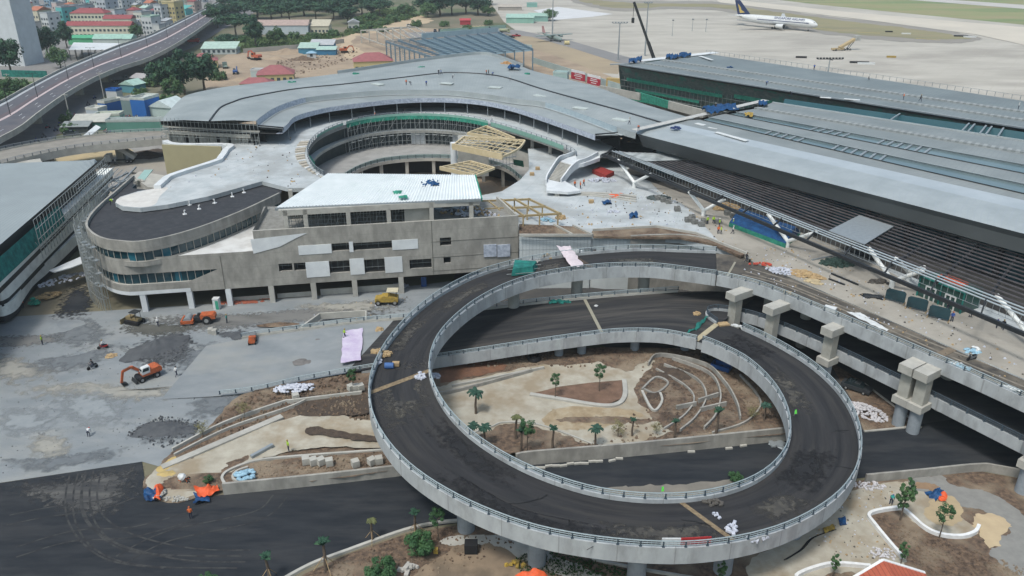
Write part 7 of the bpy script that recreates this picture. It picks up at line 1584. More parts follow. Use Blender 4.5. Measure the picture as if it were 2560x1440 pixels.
def person(px,py,label,pose='stand',vest='lime',helm='white',z=0.0,rz=None,loc=None,sc=1.05):
    k = (pose,vest)
    if k not in PM:
        src,hd,J = BOD[pose]; me = src.copy(); me.name = 'body'
        for m_ in (SKN,plain('cloth ' + vest,VEST[vest],.8),TRO): me.materials.append(m_)
        arms = [J[7],J[10]]; legs = [J[i] for i in (12,13,14,16,17,18)]; tor = [J[1],J[2],J[5],J[6],J[8],J[9]]; head = [J[4]]
        for p in me.polygons:
            c = p.center; d = {0: min((c - q).length for q in arms + head),1: min((c - q).length for q in tor),2: min((c - q).length for q in legs + [J[0],J[11],J[15]])}
            p.material_index = min(d,key=d.get)
        me.shade_smooth(); PM[k] = (me,hd)
    me,hd = PM[k]; t = bpy.data.objects.new('person',me); col.objects.link(t); t.location = loc if loc is not None else P(px,py,z); t.rotation_euler = (0,0,random.uniform(0,6.28) if rz is None else rz); t.scale = (sc,) * 3
    tag(t,label,'person'); hk = 'H' + pose
    if hk not in PM: PM[hk] = MB().blob(hd + V((0,0,.06)),(.135,.125,.1),8,5,0)
    o = PM[hk].build('helmet' if helm != 'none' else 'hair',HELM[helm],None,off=Z0); o.parent = t
    return t
bike(P(258,872),R(200),'red motorbike ridden across the gravel yard',0); person(0,0,'person in white shirt and lime helmet riding the red motorbike','ride','white','yellow',loc=P(258,872),rz=R(200))
bike(P(232,922),R(230),'dark motorbike ridden in the yard nearer the camera',2); person(0,0,'person in black riding the dark motorbike in the yard','ride','black','none',loc=P(232,922),rz=R(230))
bike(P(2428,900,DZ),R(200),'dark motorbike parked between the sack piles on the deck',2)
SB_ = [(222,306,50,0,'white shirt','white'),(150,312,60,2,'blue shirt','blue'),(140,325,50,1,'dark shirt','black'),(120,318,40,0,'teal shirt','teal'),(110,342,230,2,'black shirt','black'),(237,244,60,1,'blue shirt under the lamp','blue'),(221,260,60,2,'dark shirt near the vine pole','black'),(298,216,50,3,'white shirt by the mint shed','white'),(350,186,50,2,'dark shirt near the tree clump','black'),(500,104,50,3,'white shirt far up the street','white'),(188,290,235,0,'pink shirt beside the cabins','pink'),(455,140,230,2,'black shirt in the far lane','black'),(92,352,40,1,'blue shirt at the left end of the street','blue')]
for i,(px,py,a,k,w_,v) in enumerate(SB_):
    q = P(px,py + 3,.03); bike(q,R(a),'motorbike under the street rider in ' + w_,k,'motorbikes on the street'); person(0,0,'street rider in ' + w_ + ' on a motorbike','ride',v,'none',loc=q,rz=R(a))
rr = random.Random(5); n_ = 0
for (x0,x1,y0,y1,m_,w_) in ((305,345,288,297,16,'parked between the dark stall and the long office'),(345,400,291,300,18,'parked before the tents'),(262,276,312,330,12,'parked beside the entrance ramp'),(262,285,280,287,6,'parked by the single blue container')):
    for _ in range(m_):
        bike(P(rr.uniform(x0,x1),rr.uniform(y0,y1) + 4),rr.uniform(1.2,2.0),['red','blue','grey','white'][_ % 4] + ' motorbike in the row ' + w_,rr.randrange(4),'parked motorbikes ' + w_)
PPL = [(396,816,'worker in pale clothes and white helmet between bulldozer and roller','walk','white','white',0),(568,808,'worker in teal near the grey blocks by the roller','stand','teal','yellow',0),(107,862,'worker in lime vest at the left of the gravel yard','stand','lime','yellow',0),(442,941,'grey clothed worker right of the wheeled excavator','walk','white','none',0),(222,1092,'bending worker in white shirt with red cap, alone on the gravel','bend','white','red',0),(478,1297,'worker in orange on the black asphalt','stand','orange','orange',0),(722,1128,'worker in lime vest at the planter wall','stand','lime','yellow',1.0),(2226,1262,'worker in teal and blue helmet in the park screed','bend','teal','blue',0.02),(2178,1318,'x','stand','teal','blue',-9),
 (1768,562,'worker beside the forked column, middle, in lime','stand','lime','white',DZ),(1783,561,'worker in lime left of the blue tarpaulin tent','walk','lime','yellow',DZ),(1798,568,'worker in lime vest nearest the block pallets','stand','lime','white',DZ),(1832,568,'white helmeted worker at the tent corner','stand','lime','white',DZ),(1795,586,'worker in orange vest by the curved wall','stand','orange','orange',DZ),(1802,587,'worker in lime beside the orange vested one','stand','lime','yellow',DZ),(1831,586,'worker in white walking left of the tent','walk','white','white',DZ),(1437,470,'left orange clothed worker under the white stair','walk','orange','orange',DZ),(1451,473,'middle orange clothed worker under the white stair','stand','orange','orange',DZ),(1459,466,'right orange clothed worker under the white stair','walk','orange','orange',DZ),(1865,655,'dark clothed worker at the ring mouth parapet','walk','black','none',DZ),(2378,806,'worker in dark clothes by the third glass rack','stand','blue','orange',DZ),(2368,775,'worker beside the right door of the entrance box','stand','black','white',DZ),(2424,794,'bending worker at the canopy right end','bend','white','white',DZ),(2490,822,'worker in blue at the right edge under the canopy','stand','blue','white',DZ),(2505,826,'worker in black at the right edge under the canopy','walk','black','yellow',DZ),
 (862,846,'worker in lime on the lilac sheet','walk','lime','yellow',1.9),(276,512,'worker in lime vest at the rounded tip of the terrace','bend','lime','white',15),(364,760,'worker in lime by the white column of the nose','bend','lime','yellow',0),(58,770,'person in red at the left building door','stand','orange','none',0),(700,336,'worker in orange on the terrace under the roof end','stand','orange','orange',15),(290,412,'worker beside the tipper truck cab','walk','white','white',0),(1230,305,'worker at the courtyard rim above the golden frames','stand','white','white',15),(1012,288,'dark clothed worker at the courtyard rim','stand','black','none',15),(938,295,'worker in orange at the green net of the rim','stand','orange','white',15),
 (1040,268,'pair forming worker on the terrace behind the rim','stand','white','white',15),(2312,1345,'x','stand','lime','white',-9)]
for px,py,l,ps,v,h,z in PPL:
    if z > -5: person(px,py,l,ps,v,h,z)
ROOFP = [(1097,187,21.7,'left of the pair on the roof seam'),(1103,187,21.7,'right of the pair on the roof seam'),(1131,196,21.6,'below the seam right of the pair'),(1216,187,21.7,'left of the group of three on the seam'),(1221,188,21.7,'middle of the group of three on the seam'),(1230,190,21.6,'right of the group of three on the seam'),(1275,203,21.6,'alone right of the group on the seam'),(1016,213,21.5,'left of the two squatting by the boards'),(1028,213,21.5,'right of the two by the boards'),(1066,215,21.5,'alone in the middle of the curved roof'),(1573,312,21.4,'at the joint of curved roof and terminal gable'),(1596,327,23,'standing on the terminal eave corner'),(1788,275,24,'sitting on the white gable gutter'),(2035,175,25.2,'near the floodlight on the rear hall roof'),(2172,200,25.2,'alone on the rear hall roof'),(2258,250,25.2,'left of two on the right of the rear hall roof'),(2300,254,25.2,'right of two on the rear hall roof'),(1915,214,25,'on the lower roof of the rear hall'),(2545,274,25.2,'at the far right of the rear hall roof'),(1145,402,6.1,'x'),(1978,240,24.5,'by the white boards at the roof valley')]
for i,(px,py,z,l) in enumerate(ROOFP):
    if l != 'x': person(px,py,'roof worker ' + l,('stand','walk','bend')[i % 3],('black','blue','white','orange')[i % 4],('white','yellow','none')[i % 3],z)
# aircraft
def aeroplane():
    a = P(2040,80); b = P(1893,67); d = (a - b); d.z = 0; rz = math.atan2(d.y,d.x); d.normalize()
    t = thing('airliner','white wide body airliner with a dark blue tail taxiing beyond the apron','airplane',a - d * 6.0,rz); t.scale = (1.1,) * 3
    st = [(6,.1,4.1),(5.2,1.0,4.2),(3.5,2.0,4.5),(1,2.7,4.8),(-3,2.95,5),(-36,2.95,5),(-42,2.6,5.3),(-49,1.6,5.9),(-55,.5,6.6),(-56,.15,6.7)]; n = 20; mb = MB()
    cs = [[V((x,math.cos(6.2832 * k / n) * r,z + math.sin(6.2832 * k / n) * r)) for k in range(n)] for x,r,z in st]; mb.loft([c + [c[0]] for c in cs])
    mb.build('fuselage',WHP,t,True,off=Z0)
    for s in (-1,1):
        q = [V((-14,s * 2.4,4)),V((-24,s * 2.4,4)),V((-31.5,s * 19,5)),V((-36.5,s * 29.5,6.8)),V((-34.6,s * 29.5,6.9)),V((-26,s * 17,5.1))]
        MB().add(up(q,-.25) + up(q,.25),[(5,4,3,2,1,0),(6,7,8,9,10,11)] + [(i,(i + 1) % 6,6 + (i + 1) % 6,6 + i) for i in range(6)]).build('wing',plain('wing grey',(.42,.43,.44)),t,off=Z0)
        e = MB().tube((-13,s * 9.5,2.7),(-18.5,s * 9.5,2.8),1.75,1.2,16).build('engine',WHP,t,off=Z0); MB().tube((-12.95,s * 9.5,2.7),(-12.8,s * 9.5,2.7),1.45,n=14).build('intake',BLK,e,off=Z0)
        q = [V((-49,s * 1,6.4)),V((-53.5,s * 1,6.5)),V((-57,s * 9.5,7.3)),V((-55.5,s * 9.5,7.3))]; MB().add(up(q,-.15) + up(q,.15),[(3,2,1,0),(4,5,6,7)] + [(i,(i + 1) % 4,4 + (i + 1) % 4,4 + i) for i in range(4)]).build('tailplane',WHP,t,off=Z0)
        for x in (-22,-24): wheel(t,x,s * 4.2,.65,.9)
        MB().tube((-23,s * 4.2,.7),(-22,s * 3,3.5),.2,n=6).build('gear_leg',MET,t,off=Z0)
        o = MB().box(-18,s * 2.95,5.1,38,.06,.45).build('blue_stripe',plain('dark blue stripe',(.02,.03,.12)),t,off=Z0)
    f = prof([(-44,7.5),(-54,7),(-57.5,16.5),(-53.8,16.8)],-.22,.22).build('tail_fin',plain('navy tail',(.012,.025,.09)),t,off=Z0)
    GDM = plain('gold mark',(.5,.36,.1)); mb = MB()
    for s in (-.26,.26): mb.add([(-48.5,s,8.8),(-52.5,s,8.2),(-53.5,s,11),(-51.5,s,10.3),(-55,s,14.4),(-52.2,s,12)],[(0,1,2,3),(3,2,4,5)])
    mb.build('bird_mark',GDM,f,off=Z0,fix=False)
    for y in (-.35,.35): wheel(t,-.3,y,.45,.3)
    MB().tube((-.3,0,.4),(-.3,0,2.3),.15,n=6).build('gear_leg',MET,t,off=Z0)
    MB().box(3.4,0,5.6,1.2,2.6,.5).build('cockpit_window',CGL,t,off=Z0)
    cu = bpy.data.curves.new('writing','FONT'); cu.body = 'SINGAPORE AIRLINES'; cu.size = 2.3; cu.extrude = .02; cu.offset = .03; o = bpy.data.objects.new('writing',cu); col.objects.link(o)
    dg = bpy.context.evaluated_depsgraph_get(); me = bpy.data.meshes.new_from_object(o.evaluated_get(dg)); bpy.data.objects.remove(o)
    o = bpy.data.objects.new('writing',me); col.objects.link(o); me.materials.clear(); me.materials.append(plain('dark blue stripe',(.02,.03,.12))); o.parent = t; o.location = (-24.5,-2.62,6.35); o.rotation_euler = (R(62),0,0)
aeroplane()
def cargo_plane():
    a,b = P(1400,106),P(1332,92); d = a - b; rz = math.atan2(d.y,d.x)
    t = thing('military_plane','small grey green military transport plane parked on the tan apron','airplane',a,rz); GM = mat('camouflage grey',(.22,.27,.26),(.13,.17,.16),.35,.6); t.scale = (1.1,) * 3
    st = [(2,.1,1.6),(1,.9,1.8),(-1,1.25,2),(-11,1.3,2.1),(-16,.8,2.8),(-20,.25,3.4)]; cs = [[V((x,math.cos(.6283 * k) * r,z + math.sin(.6283 * k) * r)) for k in range(11)] for x,r,z in st]
    MB().loft(cs).build('fuselage',GM,t,True,off=Z0); MB().box(-7,0,3.4,3,25,.3).build('wing',GM,t,off=Z0)
    for s in (-1,1): MB().tube((-4,s * 4,2.9),(-8,s * 4,2.9),.6,.35,10).build('engine',GM,t,off=Z0)
    prof([(-16.5,3.2),(-20,3.4),(-21,7.6),(-19,7.6)],-.15,.15).build('tail_fin',plain('faded red grey',(.38,.22,.22)),t,off=Z0); MB().box(-19,0,3.6,2,8,.2).build('tailplane',GM,t,off=Z0)
    for x,y in ((0,0),(-8,1.4),(-8,-1.4)): wheel(t,x,y,.45,.4)
cargo_plane()
tag(MB().tube(P(1411,107,1.2),P(1411,107,1.2) + V((3.2,0,0)),1.3,n=12).build('fuel_tank',plain('tank yellow',(.5,.42,.22))),'pale yellow tank beside the nose of the military plane','tank')
t = thing('belt_loader','tan mobile stair and loader vehicle parked on the apron','loader',P(2108,126),R(15)); TNP = plain('tan metal',(.42,.32,.18)); MB().box(-4,0,.6,8,2.4,1.0).build('chassis',TNP,t,off=Z0); MB().beam((-3,0,1.6),(7,0,6.5),2.4,1.4).build('stair_flight',TNP,t,off=Z0); MB().box(8.2,0,5.6,3.5,2.8,3).build('top_cabin',mat('grey white cabin',(.4,.4,.38),(.3,.3,.28),1),t,off=Z0); MB().tube((2,-.8,0),(6,-.8,5),.2,n=6).tube((2,.8,0),(6,.8,5),.2,n=6).build('strut',DKMET,t,off=Z0)
for x in (-6,0,4):
    for y in (-1.2,1.2): wheel(t,x,y,.6,.4)
for px,py,w_,dk,l in ((2148,158,10,1,'black barrier segment on the apron behind the rear hall'),(2165,161,9,0,'white barrier segment beside the black one behind the rear hall'),(2222,81,5,1,'short dark barrier on the dry grass edge'),(2265,86,6,0,'short white barrier on the dry grass edge'),(2402,92,9,1,'black barrier near the taxiway nose'),(2424,94,8,0,'white barrier near the taxiway nose'),(2003,145,6,1,'dark box left of the floodlight on the apron'),(2228,144,5,0,'yellowish marker box on the apron')):
    tag(MB().box(*P(px,py)[:2],0,w_,1.2,1.0,R(-8)).build('barrier',BLK if dk else (YEL if px == 2228 else WHP)),l,'barrier')
for i,(px,py) in enumerate([(1168,73),(1176,72.6),(1184,72.2),(1192,71.8),(1200,71.4),(1208,71)]):
    tag(MB().box(*P(px,py,0)[:2],0,2.2,1.5,2,0,.85).build('concrete_block',plain('block cream',(.5,.45,.28))),'cream block in the row on the service lane, ' + ['leftmost','second','third','fourth','fifth','rightmost'][i],'block','cream blocks on the service lane')
# banners beside the apron fence
for i,(a,b,c_) in enumerate([((1428,198),(1462,206),'left'),((1468,210),(1500,218),'right')]):
    t = thing('banner_wall','red and white banner hoarding behind the curved roof, ' + c_ + ' one','banner',P(*a)); p,q = P(*a,0),P(*b,0)
    MB().beam(p + V((0,0,2.4)),q + V((0,0,2.4)),.3,4.8).build('white_board',WHT,t); MB().beam(p + V((0,-.2,2.0)),q + V((0,-.2,2.0)),.3,3.2).build('red_sheet',plain('banner red',(.35,.02,.04)),t)
    mb = MB()
    for z,w_ in ((3.0,.5),(2.2,.6),(1.2,.4)): mb.beam(p.lerp(q,.5 - w_ / 2) + V((0,-.4,z)),p.lerp(q,.5 + w_ / 2) + V((0,-.4,z)),.1,.35)
    mb.build('lettering',WHT,t)
house(1400,206,7,4,4,R(-15),(.30,.42,.42),(.38,.50,.50),'pale teal cabin left of the red banners',name='cabin',cat='cabin',win=False)
tag(MB().box(*P(1548,218)[:2],0,12,3,4,R(-20)).build('yellow_crate_stack',plain('crate yellow',(.42,.30,.12))),'yellow crate stack below the rear hall corner','crates')
# masts and crane
def mast(px,pb,pt,label,nl=6,wd=4.0):
    b = P(px,pb); v = -(pt - 720) / FP; h = CAMH + b.y * ((-SP + v * CP) / (CP + v * SP)); t = thing('floodlight_mast',label,'floodlight',b,0); MB().tube((0,0,0),(0,0,h),.5 if wd > 1 else .2,.25 if wd > 1 else .1,8).build('pole',MET,t,off=Z0)
    mb = MB().beam((-wd,0,h),(wd,0,h),.25,.25).beam((0,-wd * .6,h),(0,wd * .6,h),.25,.25)
    for k in range(nl): mb.box(-wd + 2 * wd * k / (nl - 1),0,h + .1,.9,.6,.7)
    mb.build('lamp_head',DKMET if nl > 6 else MET,t,off=Z0)
mast(1545,150,58,'floodlight mast with a broad lamp head left of the crane boom'); mast(1612,140,8,'tall thin floodlight mast right of the crane boom',4,2); mast(1381,86,-20,'very tall mast beside the military plane, cut by the top edge',4,2); mast(2066,205,148,'floodlight on a short mast above the rear hall roof',9,6); mast(1730,78,50,'faint pole on the apron, left one',2,.3); mast(1764,80,50,'faint pole on the apron, right one',2,.3); mast(1680,90,52,'lone thin pole in the middle of the apron',2,.3)
cr = thing('mobile_crane','mobile crane with a long dark telescopic boom leaning left over the rear hall','crane',P(1640,178)); c0 = P(1632,138,14); c1 = P(1584,4,14); bb = P(1640,178); top = V((c1.x,0,0))
yb_ = c0.y; v = -(5 - 720) / FP; ht_ = CAMH + yb_ * ((-SP + v * CP) / (CP + v * SP)); d_ = ray(1585,5); tt = yb_ / d_.y; tip = V((0,0,CAMH)) + d_ * tt
root = V((c0.x + 5,c0.y,2.5)); MB().beam(root,root.lerp(tip,.5),1.3,1.5).beam(root.lerp(tip,.45),tip,.9,1.1).build('boom',DKMET,cr); MB().tube(tip,tip - V((0,0,7)),.12,n=5).box(tip.x,tip.y,tip.z - 9,1.2,1.2,2.2).build('hook_block',DKMET,cr); MB().box(root.x,root.y,.8,10,3,1.6).box(root.x - 3,root.y,2.3,3,2.6,1.6).build('carrier',YEL,cr)
# ============================================================ CLUTTER OF THE SITE
def heap(px,py,rx,ry,h,m,label,z=0.0,n=70,s=.35,rot=0,cat='debris',name='debris_pile',flat=.5,seed=0):
    r = random.Random(px + seed); c = P(px,py,z); mb = MB(); ca,sa = math.cos(R(rot)),math.sin(R(rot))
    for _ in range(n):
        a = r.uniform(0,6.28); q = math.sqrt(r.random()); x,y = math.cos(a) * q * rx,math.sin(a) * q * ry; zz = h * (1 - q) * r.uniform(.5,1)
        mb.box(c.x + x * ca - y * sa,c.y + x * sa + y * ca,z + zz,s * r.uniform(.5,1.5),s * r.uniform(.4,1),s * flat * r.uniform(.5,1.2),r.uniform(0,3.1),r.uniform(.6,1))
    return tag(mb.build(name,m),label,cat)
def sacks(px,py,rx,ry,n,m,label,z=0.0,s=.4,rot=0):
    r = random.Random(px * 7 + py); c = P(px,py,z); mb = MB(); ca,sa = math.cos(R(rot)),math.sin(R(rot))
    for _ in range(n):
        a = r.uniform(0,6.28); q = r.random() ** .6; x,y = math.cos(a) * q * rx,math.sin(a) * q * ry
        mb.blob((c.x + x * ca - y * sa,c.y + x * sa + y * ca,z + s * .35 + (1 - q) * s),(s * r.uniform(.8,1.2),s * r.uniform(.6,.9),s * .5),6,4,.2,r)
    return tag(mb.build('sack_pile',m,sm=True),label,'sacks')
def mound(px,py,rx,ry,h,m,label,z=0.0,rot=0,name='gravel_mound',cat='mound',seed=1):
    from mathutils import noise as no
    c = P(px,py,z); mb = MB(); N1_,N2_ = 44,12; ca,sa = math.cos(R(rot)),math.sin(R(rot)); cs = []
    for j in range(N2_ + 1):
        q = j / N2_; row = []
        for i in range(N1_ + 1):
            a = 6.2832 * (i % N1_) / N1_; w_ = 1 + .3 * no.noise(V((math.cos(a) * 1.5,math.sin(a) * 1.5,seed))) + .12 * no.noise(V((math.cos(a) * 6,math.sin(a) * 6,seed))); x,y = math.cos(a) * q * rx * w_,math.sin(a) * q * ry * w_
            zz = h * (1 - q) ** 1.1 * (1 + .35 * no.noise(V((x * .5,y * .5,seed)))) + .25 * no.noise(V((x * 1.6,y * 1.6,seed + 3))) * (1 - q); row.append(V((c.x + x * ca - y * sa,c.y + x * sa + y * ca,z - .02 + max(0,zz))))
        cs.append(row)
    mb.loft(cs); return tag(mb.build(name,m,sm=True),label,cat)
def cloth(pts,z,m,label,amp=.35,name='tarpaulin',n=12,cat='tarpaulin'):
    from mathutils import noise as no
    q = [P(p[0],p[1],p[2] if len(p) > 2 else z) for p in pts]; cs = []
    for j in range(n + 1):
        a,b = q[0].lerp(q[3],j / n),q[1].lerp(q[2],j / n); row = []
        for i in range(n + 1):
            p = a.lerp(b,i / n); e = .35 + min(i,n - i,j,n - j) / n; p = p + V((.3 * no.noise(p * .9),.3 * no.noise(p * .8 + V((9,0,0))),amp * (e + .9 * no.noise(p * .7) + .8 * no.noise(p * 2.1)) )); row.append(p)
        cs.append(row)
    mb = MB().loft(cs); mb.loft([up(r_,-.04) for r_ in cs]); return tag(mb.build(name,m,sm=True),label,cat)
# soils : scattered clods as stuff
def scatter(poly,n,s,m,label,z,seed):
    r = random.Random(seed); pts = PL(poly,z); x0,x1 = min(p.x for p in pts),max(p.x for p in pts); y0,y1 = min(p.y for p in pts),max(p.y for p in pts); mb = MB(); k = 0; g = 0
    while k < n and g < n * 20:
        g += 1; x,y = r.uniform(x0,x1),r.uniform(y0,y1); c = False; j = len(pts) - 1
        for i in range(len(pts)):
            if (pts[i].y > y) != (pts[j].y > y) and x < (pts[j].x - pts[i].x) * (y - pts[i].y) / (pts[j].y - pts[i].y) + pts[i].x: c = not c
            j = i
        if not c: continue
        k += 1; ss = s * r.uniform(.4,1.6); zz = (isl(proj(V((x,y,z))).x) if z == .7 else z)
        mb.box(x,y,zz,ss,ss * r.uniform(.5,1),ss * .55,r.uniform(0,3),.5)
    tag(mb.build('soil_clods',m),label,'soil',kind='stuff')
# gravel yard
scatter([(310,1085),(400,1040),(500,1050),(500,1095),(400,1120)],260,.22,GRAVD,'loose dark stones round the smooth mound',.1,91); scatter([(310,890),(440,830),(490,850),(420,920)],260,.25,GRAVD,'loose dark stones round the excavator heap',.1,92)
heap(1118,520,2.2,2.0,1.0,MET,'stacked steel boards on the open top floor',ZT - 1.05,50,1.2,60,flat=.1); heap(1160,538,1.8,.8,.5,SACK,'pale rubble on the open top floor by the end column',ZT - 1.05,40,.5)
soft('yard_stain',[(300,900),(340,850),(440,825),(500,850),(480,900),(400,930)],.09,GRAVD,'dark stain round the heap behind the excavator',.35,.8)
soft('yard_stain',[(310,1085),(380,1045),(480,1045),(520,1075),(440,1110),(350,1115)],.09,DMP,'damp stain round the smooth mound',.35,.8)
heap(1585,352,4.5,2.2,3.2,MET,'tangle of steel and scaffold at the joint of both roofs',14.5,90,1.6,30,flat=.06); heap(1500,352,2.5,1.5,1.2,SCAF,'scaffold parts under the curved roof end',15,50,1.4,flat=.08)
heap(160,700,5,1.6,1.0,SACK,'rubble and boards on the terrace of the left building',1.5,110,.5,48); heap(118,742,2.5,1.2,.8,TIMB,'timber and rubbish at the foot of the left building',.3,50,.6,45); heap(85,760,1,.6,1.2,NETG,'green netted bundle by the left building',.3,16,.7); heap(300,478,3,1.5,.8,MET,'steel parts on the loading bay',5.6,60,.9,flat=.15); heap(330,452,3,1.2,.8,RB_ if 0 else CONL,'pale boards on the loading bay',7.1,40,.9,flat=.15)
mound(395,868,6.5,3.2,1.5,GRAVD,'dark gravel heap right behind the wheeled excavator',rot=48)
mound(398,1075,4.6,2.3,.8,GRAVD,'smooth dark gravel mound beside the double kerb',rot=8,seed=5)
mound(445,1078,3.0,1.7,.7,GRAVD,'right lobe of dark gravel joined to the smooth mound',rot=8,seed=7)
mound(795,852,2.3,1.3,.45,plain('brown gravel',(.16,.15,.145),.95),'small brown gravel mound by the purple sheet',z=.9,seed=3)
mound(760,905,2,1.2,.3,plain('brown gravel',(.16,.15,.145),.95),'flat brown gravel mound on the ramp',z=1.0,seed=9)
mound(145,815,5,4,.5,GRAV,'light fan of gravel at the black lane mouth',seed=11)
mound(700,812,4,.9,.6,SOIL,'brown soil bank behind the ramp railing',z=.3,rot=3,name='soil_mound')
mound(372,388,7,2.0,1.6,SOILD,'dark soil heap dumped behind the tipper truck',name='soil_mound')
mound(420,1185,1.6,.9,.35,mat('yellow sand',(.46,.34,.14)),'yellow sand heap beside the cement mixer',z=.1,name='sand_mound')
mound(720,135,13,4,3.5,TANG,'tan earth heap beside the red excavator',name='earth_mound'); mound(760,150,9,4,2.5,SOIL,'brown earth heap right of the tan one',name='earth_mound'); mound(690,148,8,3,1.6,TANG,'low tan earth heap in the middle of the far yard',name='earth_mound',seed=4); mound(600,200,6,3,1.2,TANG,'tan earth heap left of the pale container',name='earth_mound',seed=8)
mound(1690,935,3.4,2.4,.9,SOILD,'dark rubble mound beside the terrace corner wall',z=GZ,name='soil_mound'); mound(1640,990,2,1.4,.5,SOILD,'rubble filling the round kerb loop',z=GZ,name='soil_mound')
for px,py,l in ((527,832,'left'),(537,835,'right')): tag(MB().box(*P(px,py)[:2],0,.8,1,.9,.1).build('grey_block',CONL),'small grey block beside the tack coat, ' + l + ' one','block','grey blocks by the tack coat')
heap(278,890,.9,.7,.35,TIMB,'heap of yellow timber scraps on the gravel yard',n=30,s=.6,flat=.15)
heap(1000,715,1.8,1.3,.7,SACK,'grey scrap pile at the yard end of the building',n=60)
heap(600,756,4.5,.5,.25,plain('red brown hose',(.33,.10,.06)),'tangle of red hoses under the building edge',n=60,s=.8,flat=.12,rot=5,z=.02); heap(648,746,2.6,.5,.25,plain('red brown hose',(.33,.10,.06)),'second tangle of red hoses right of the white column',n=30,s=.8,flat=.12)
t = thing('portable_toilet','green and white portable toilet by the building edge','toilet',P(544,772)); MB().box(0,0,0,1.1,1.1,2.1).build('cabin',WHP,t,off=Z0); MB().box(.2,-.56,.1,.6,.04,1.8).build('door',plain('door green',(.05,.3,.2)),t,off=Z0); MB().box(0,0,2.1,1.2,1.2,.2).build('roof',WHP,t,off=Z0)
tag(MB().beam(P(1053,718,0) + V((0,0,0)),P(1066,716,0),.1,.1).box(*P(1060,716)[:2],0,1.1,.1,2.1).build('blue_door',BLUP),'blue door leaf on the ground floor by the ring','door')
# low walls of the ramp mouth
t = thing('ramp_pit','white walled shallow pit beside the ring at the ramp mouth','wall',P(840,800,.9)); q = PL([(750,826),(800,790),(915,783),(915,808)],1.1)
for a,b in zip(q,q[1:] + q[:1]): MB().beam(a,b,.3,1.2).build('side_wall',CONL,t)
# island left of the ring
sacks(735,972,3.3,1.3,120,SACK,'large heap of white and lilac sacks above the island wall',1.1,.32,8); sacks(1075,942,1.6,.9,45,SACK,'pale grey bags spilled against the inner parapet of the ring',2.6,.35)
sacks(612,1192,1.3,1.3,36,SACKB,'light blue sacks heaped in the rounded planter end',.9,.4,30)
cloth([(362,1232),(400,1222),(408,1250),(362,1256)],.12,TARPB,'blue tarpaulin bundle at the island tip',.9); cloth([(385,1216),(408,1218),(404,1256),(385,1254)],.2,TARPO,'orange tarpaulin strip draped over the blue bundle',.9); sacks(398,1238,.7,.9,14,CONL,'pale stones beneath the blue and orange bundle',.2,.35)
cloth([(488,1226),(545,1212),(548,1232),(500,1252)],.3,TARPO,'orange tarpaulin heap beside the planter wall',.9); cloth([(484,1240),(520,1234),(525,1256),(485,1262)],.2,TARPB,'blue tarpaulin spilling onto the road beside the orange heap',.5)
heap(440,1248,1.7,.5,.2,CONL,'scatter of pale broken tiles at the island tip',.1,40,.3)
CUB = MB().box(0,0,0,.95,.95,.95).mesh('c'); CUB.materials.append(CONL)
for i,(px,py) in enumerate([(765,1158),(784,1160),(803,1160),(824,1162),(889,1165),(930,1160),(948,1157),(740,998),(878,975),(890,975),(902,974)]):
    o = bpy.data.objects.new('concrete_cube',CUB); col.objects.link(o); o.location = IP(px,py,.12); o.rotation_euler = (0,0,.3 + .2 * (i % 3)); tag(o,'pale concrete cube, ' + ['first from the left of the row of four','second of the row of four','third of the row of four','last of the row of four','alone right of the row of four','left of the pair nearest the ring','right of the pair nearest the ring','white, above the long kerb','left of three by the young tree','middle of three by the young tree','right of three by the young tree'][i],'block','concrete cubes on the soil island')
tag(MB().beam(IP(628,1142,.3),IP(682,1112,.3),.5,.4).build('metal_channel',MET),'silver metal channel lying across the screed','channel')
KS = MB().box(0,0,0,1.0,.3,.25).mesh('k'); KS.materials.append(CONL)
for i,px in enumerate([1318,1336,1354,1372,1390,1408,1426,1444,1462,1480,1498,1530,1548,1728,1822,1858]):
    o = bpy.data.objects.new('kerb_stone',KS); col.objects.link(o); py = 1172 - (px - 1318) * .104 + (i % 3) * 1.5; o.location = P(px,py,.04); o.rotation_euler = (0,0,random.uniform(-.1,.35)); tag(o,'loose kerb stone number %d from the left at the retaining wall foot' % (i + 1),'kerb stone','loose kerb stones along the retaining wall'); o['label'] = 'loose kerb stone at the retaining wall foot, ' + ['leftmost','second from the left','third from the left','fourth from the left','fifth from the left','sixth from the left','seventh from the left','eighth from the left','ninth from the left','tenth from the left','eleventh, before a gap','left of the pair after the gap','right of the pair after the gap','alone in the shade on the right','second last near the ring','last near the ring'][i]
heap(1940,1112,1.2,.4,.3,MET,'grey tube scraps beside the inner parapet on the right',.05,9,1.2,flat=.15)
scatter([(1606,940),(1760,915),(1855,1030),(1700,1085),(1600,990)],400,.3,mat('rubbly soil',(.15,.1,.07)),'rubble between the terrace walls',GZ,11); scatter([(560,240),(700,150),(900,120),(880,150),(740,190),(600,240)],300,.8,SOIL,'clods of the far yard',0,12)
scatter([(1075,905),(1500,872),(1850,880),(1980,980),(1985,1080),(1340,1130),(1200,1110),(1500,1100),(1620,1000),(1600,910),(1300,925)],900,.3,SOIL,'clods scattered over the brown garden soil',GZ,1)
scatter([(600,990),(900,930),(920,1060),(700,1030),(450,1130)],500,.3,SOIL,'clods on the island soil',.7,2); scatter([(640,1160),(990,1135),(1000,1165),(650,1205)],260,.25,SOIL,'clods in the planter',.7,3)
scatter([(2190,1290),(2330,1340),(2500,1400),(2640,1440),(2300,1440),(2260,1380)],600,.22,SOIL,'clods on the park bed soil',0,4); scatter([(760,1440),(1000,1340),(1180,1310),(1300,1360),(1100,1440)],400,.22,SOIL,'clods on the bottom verge',0,5)
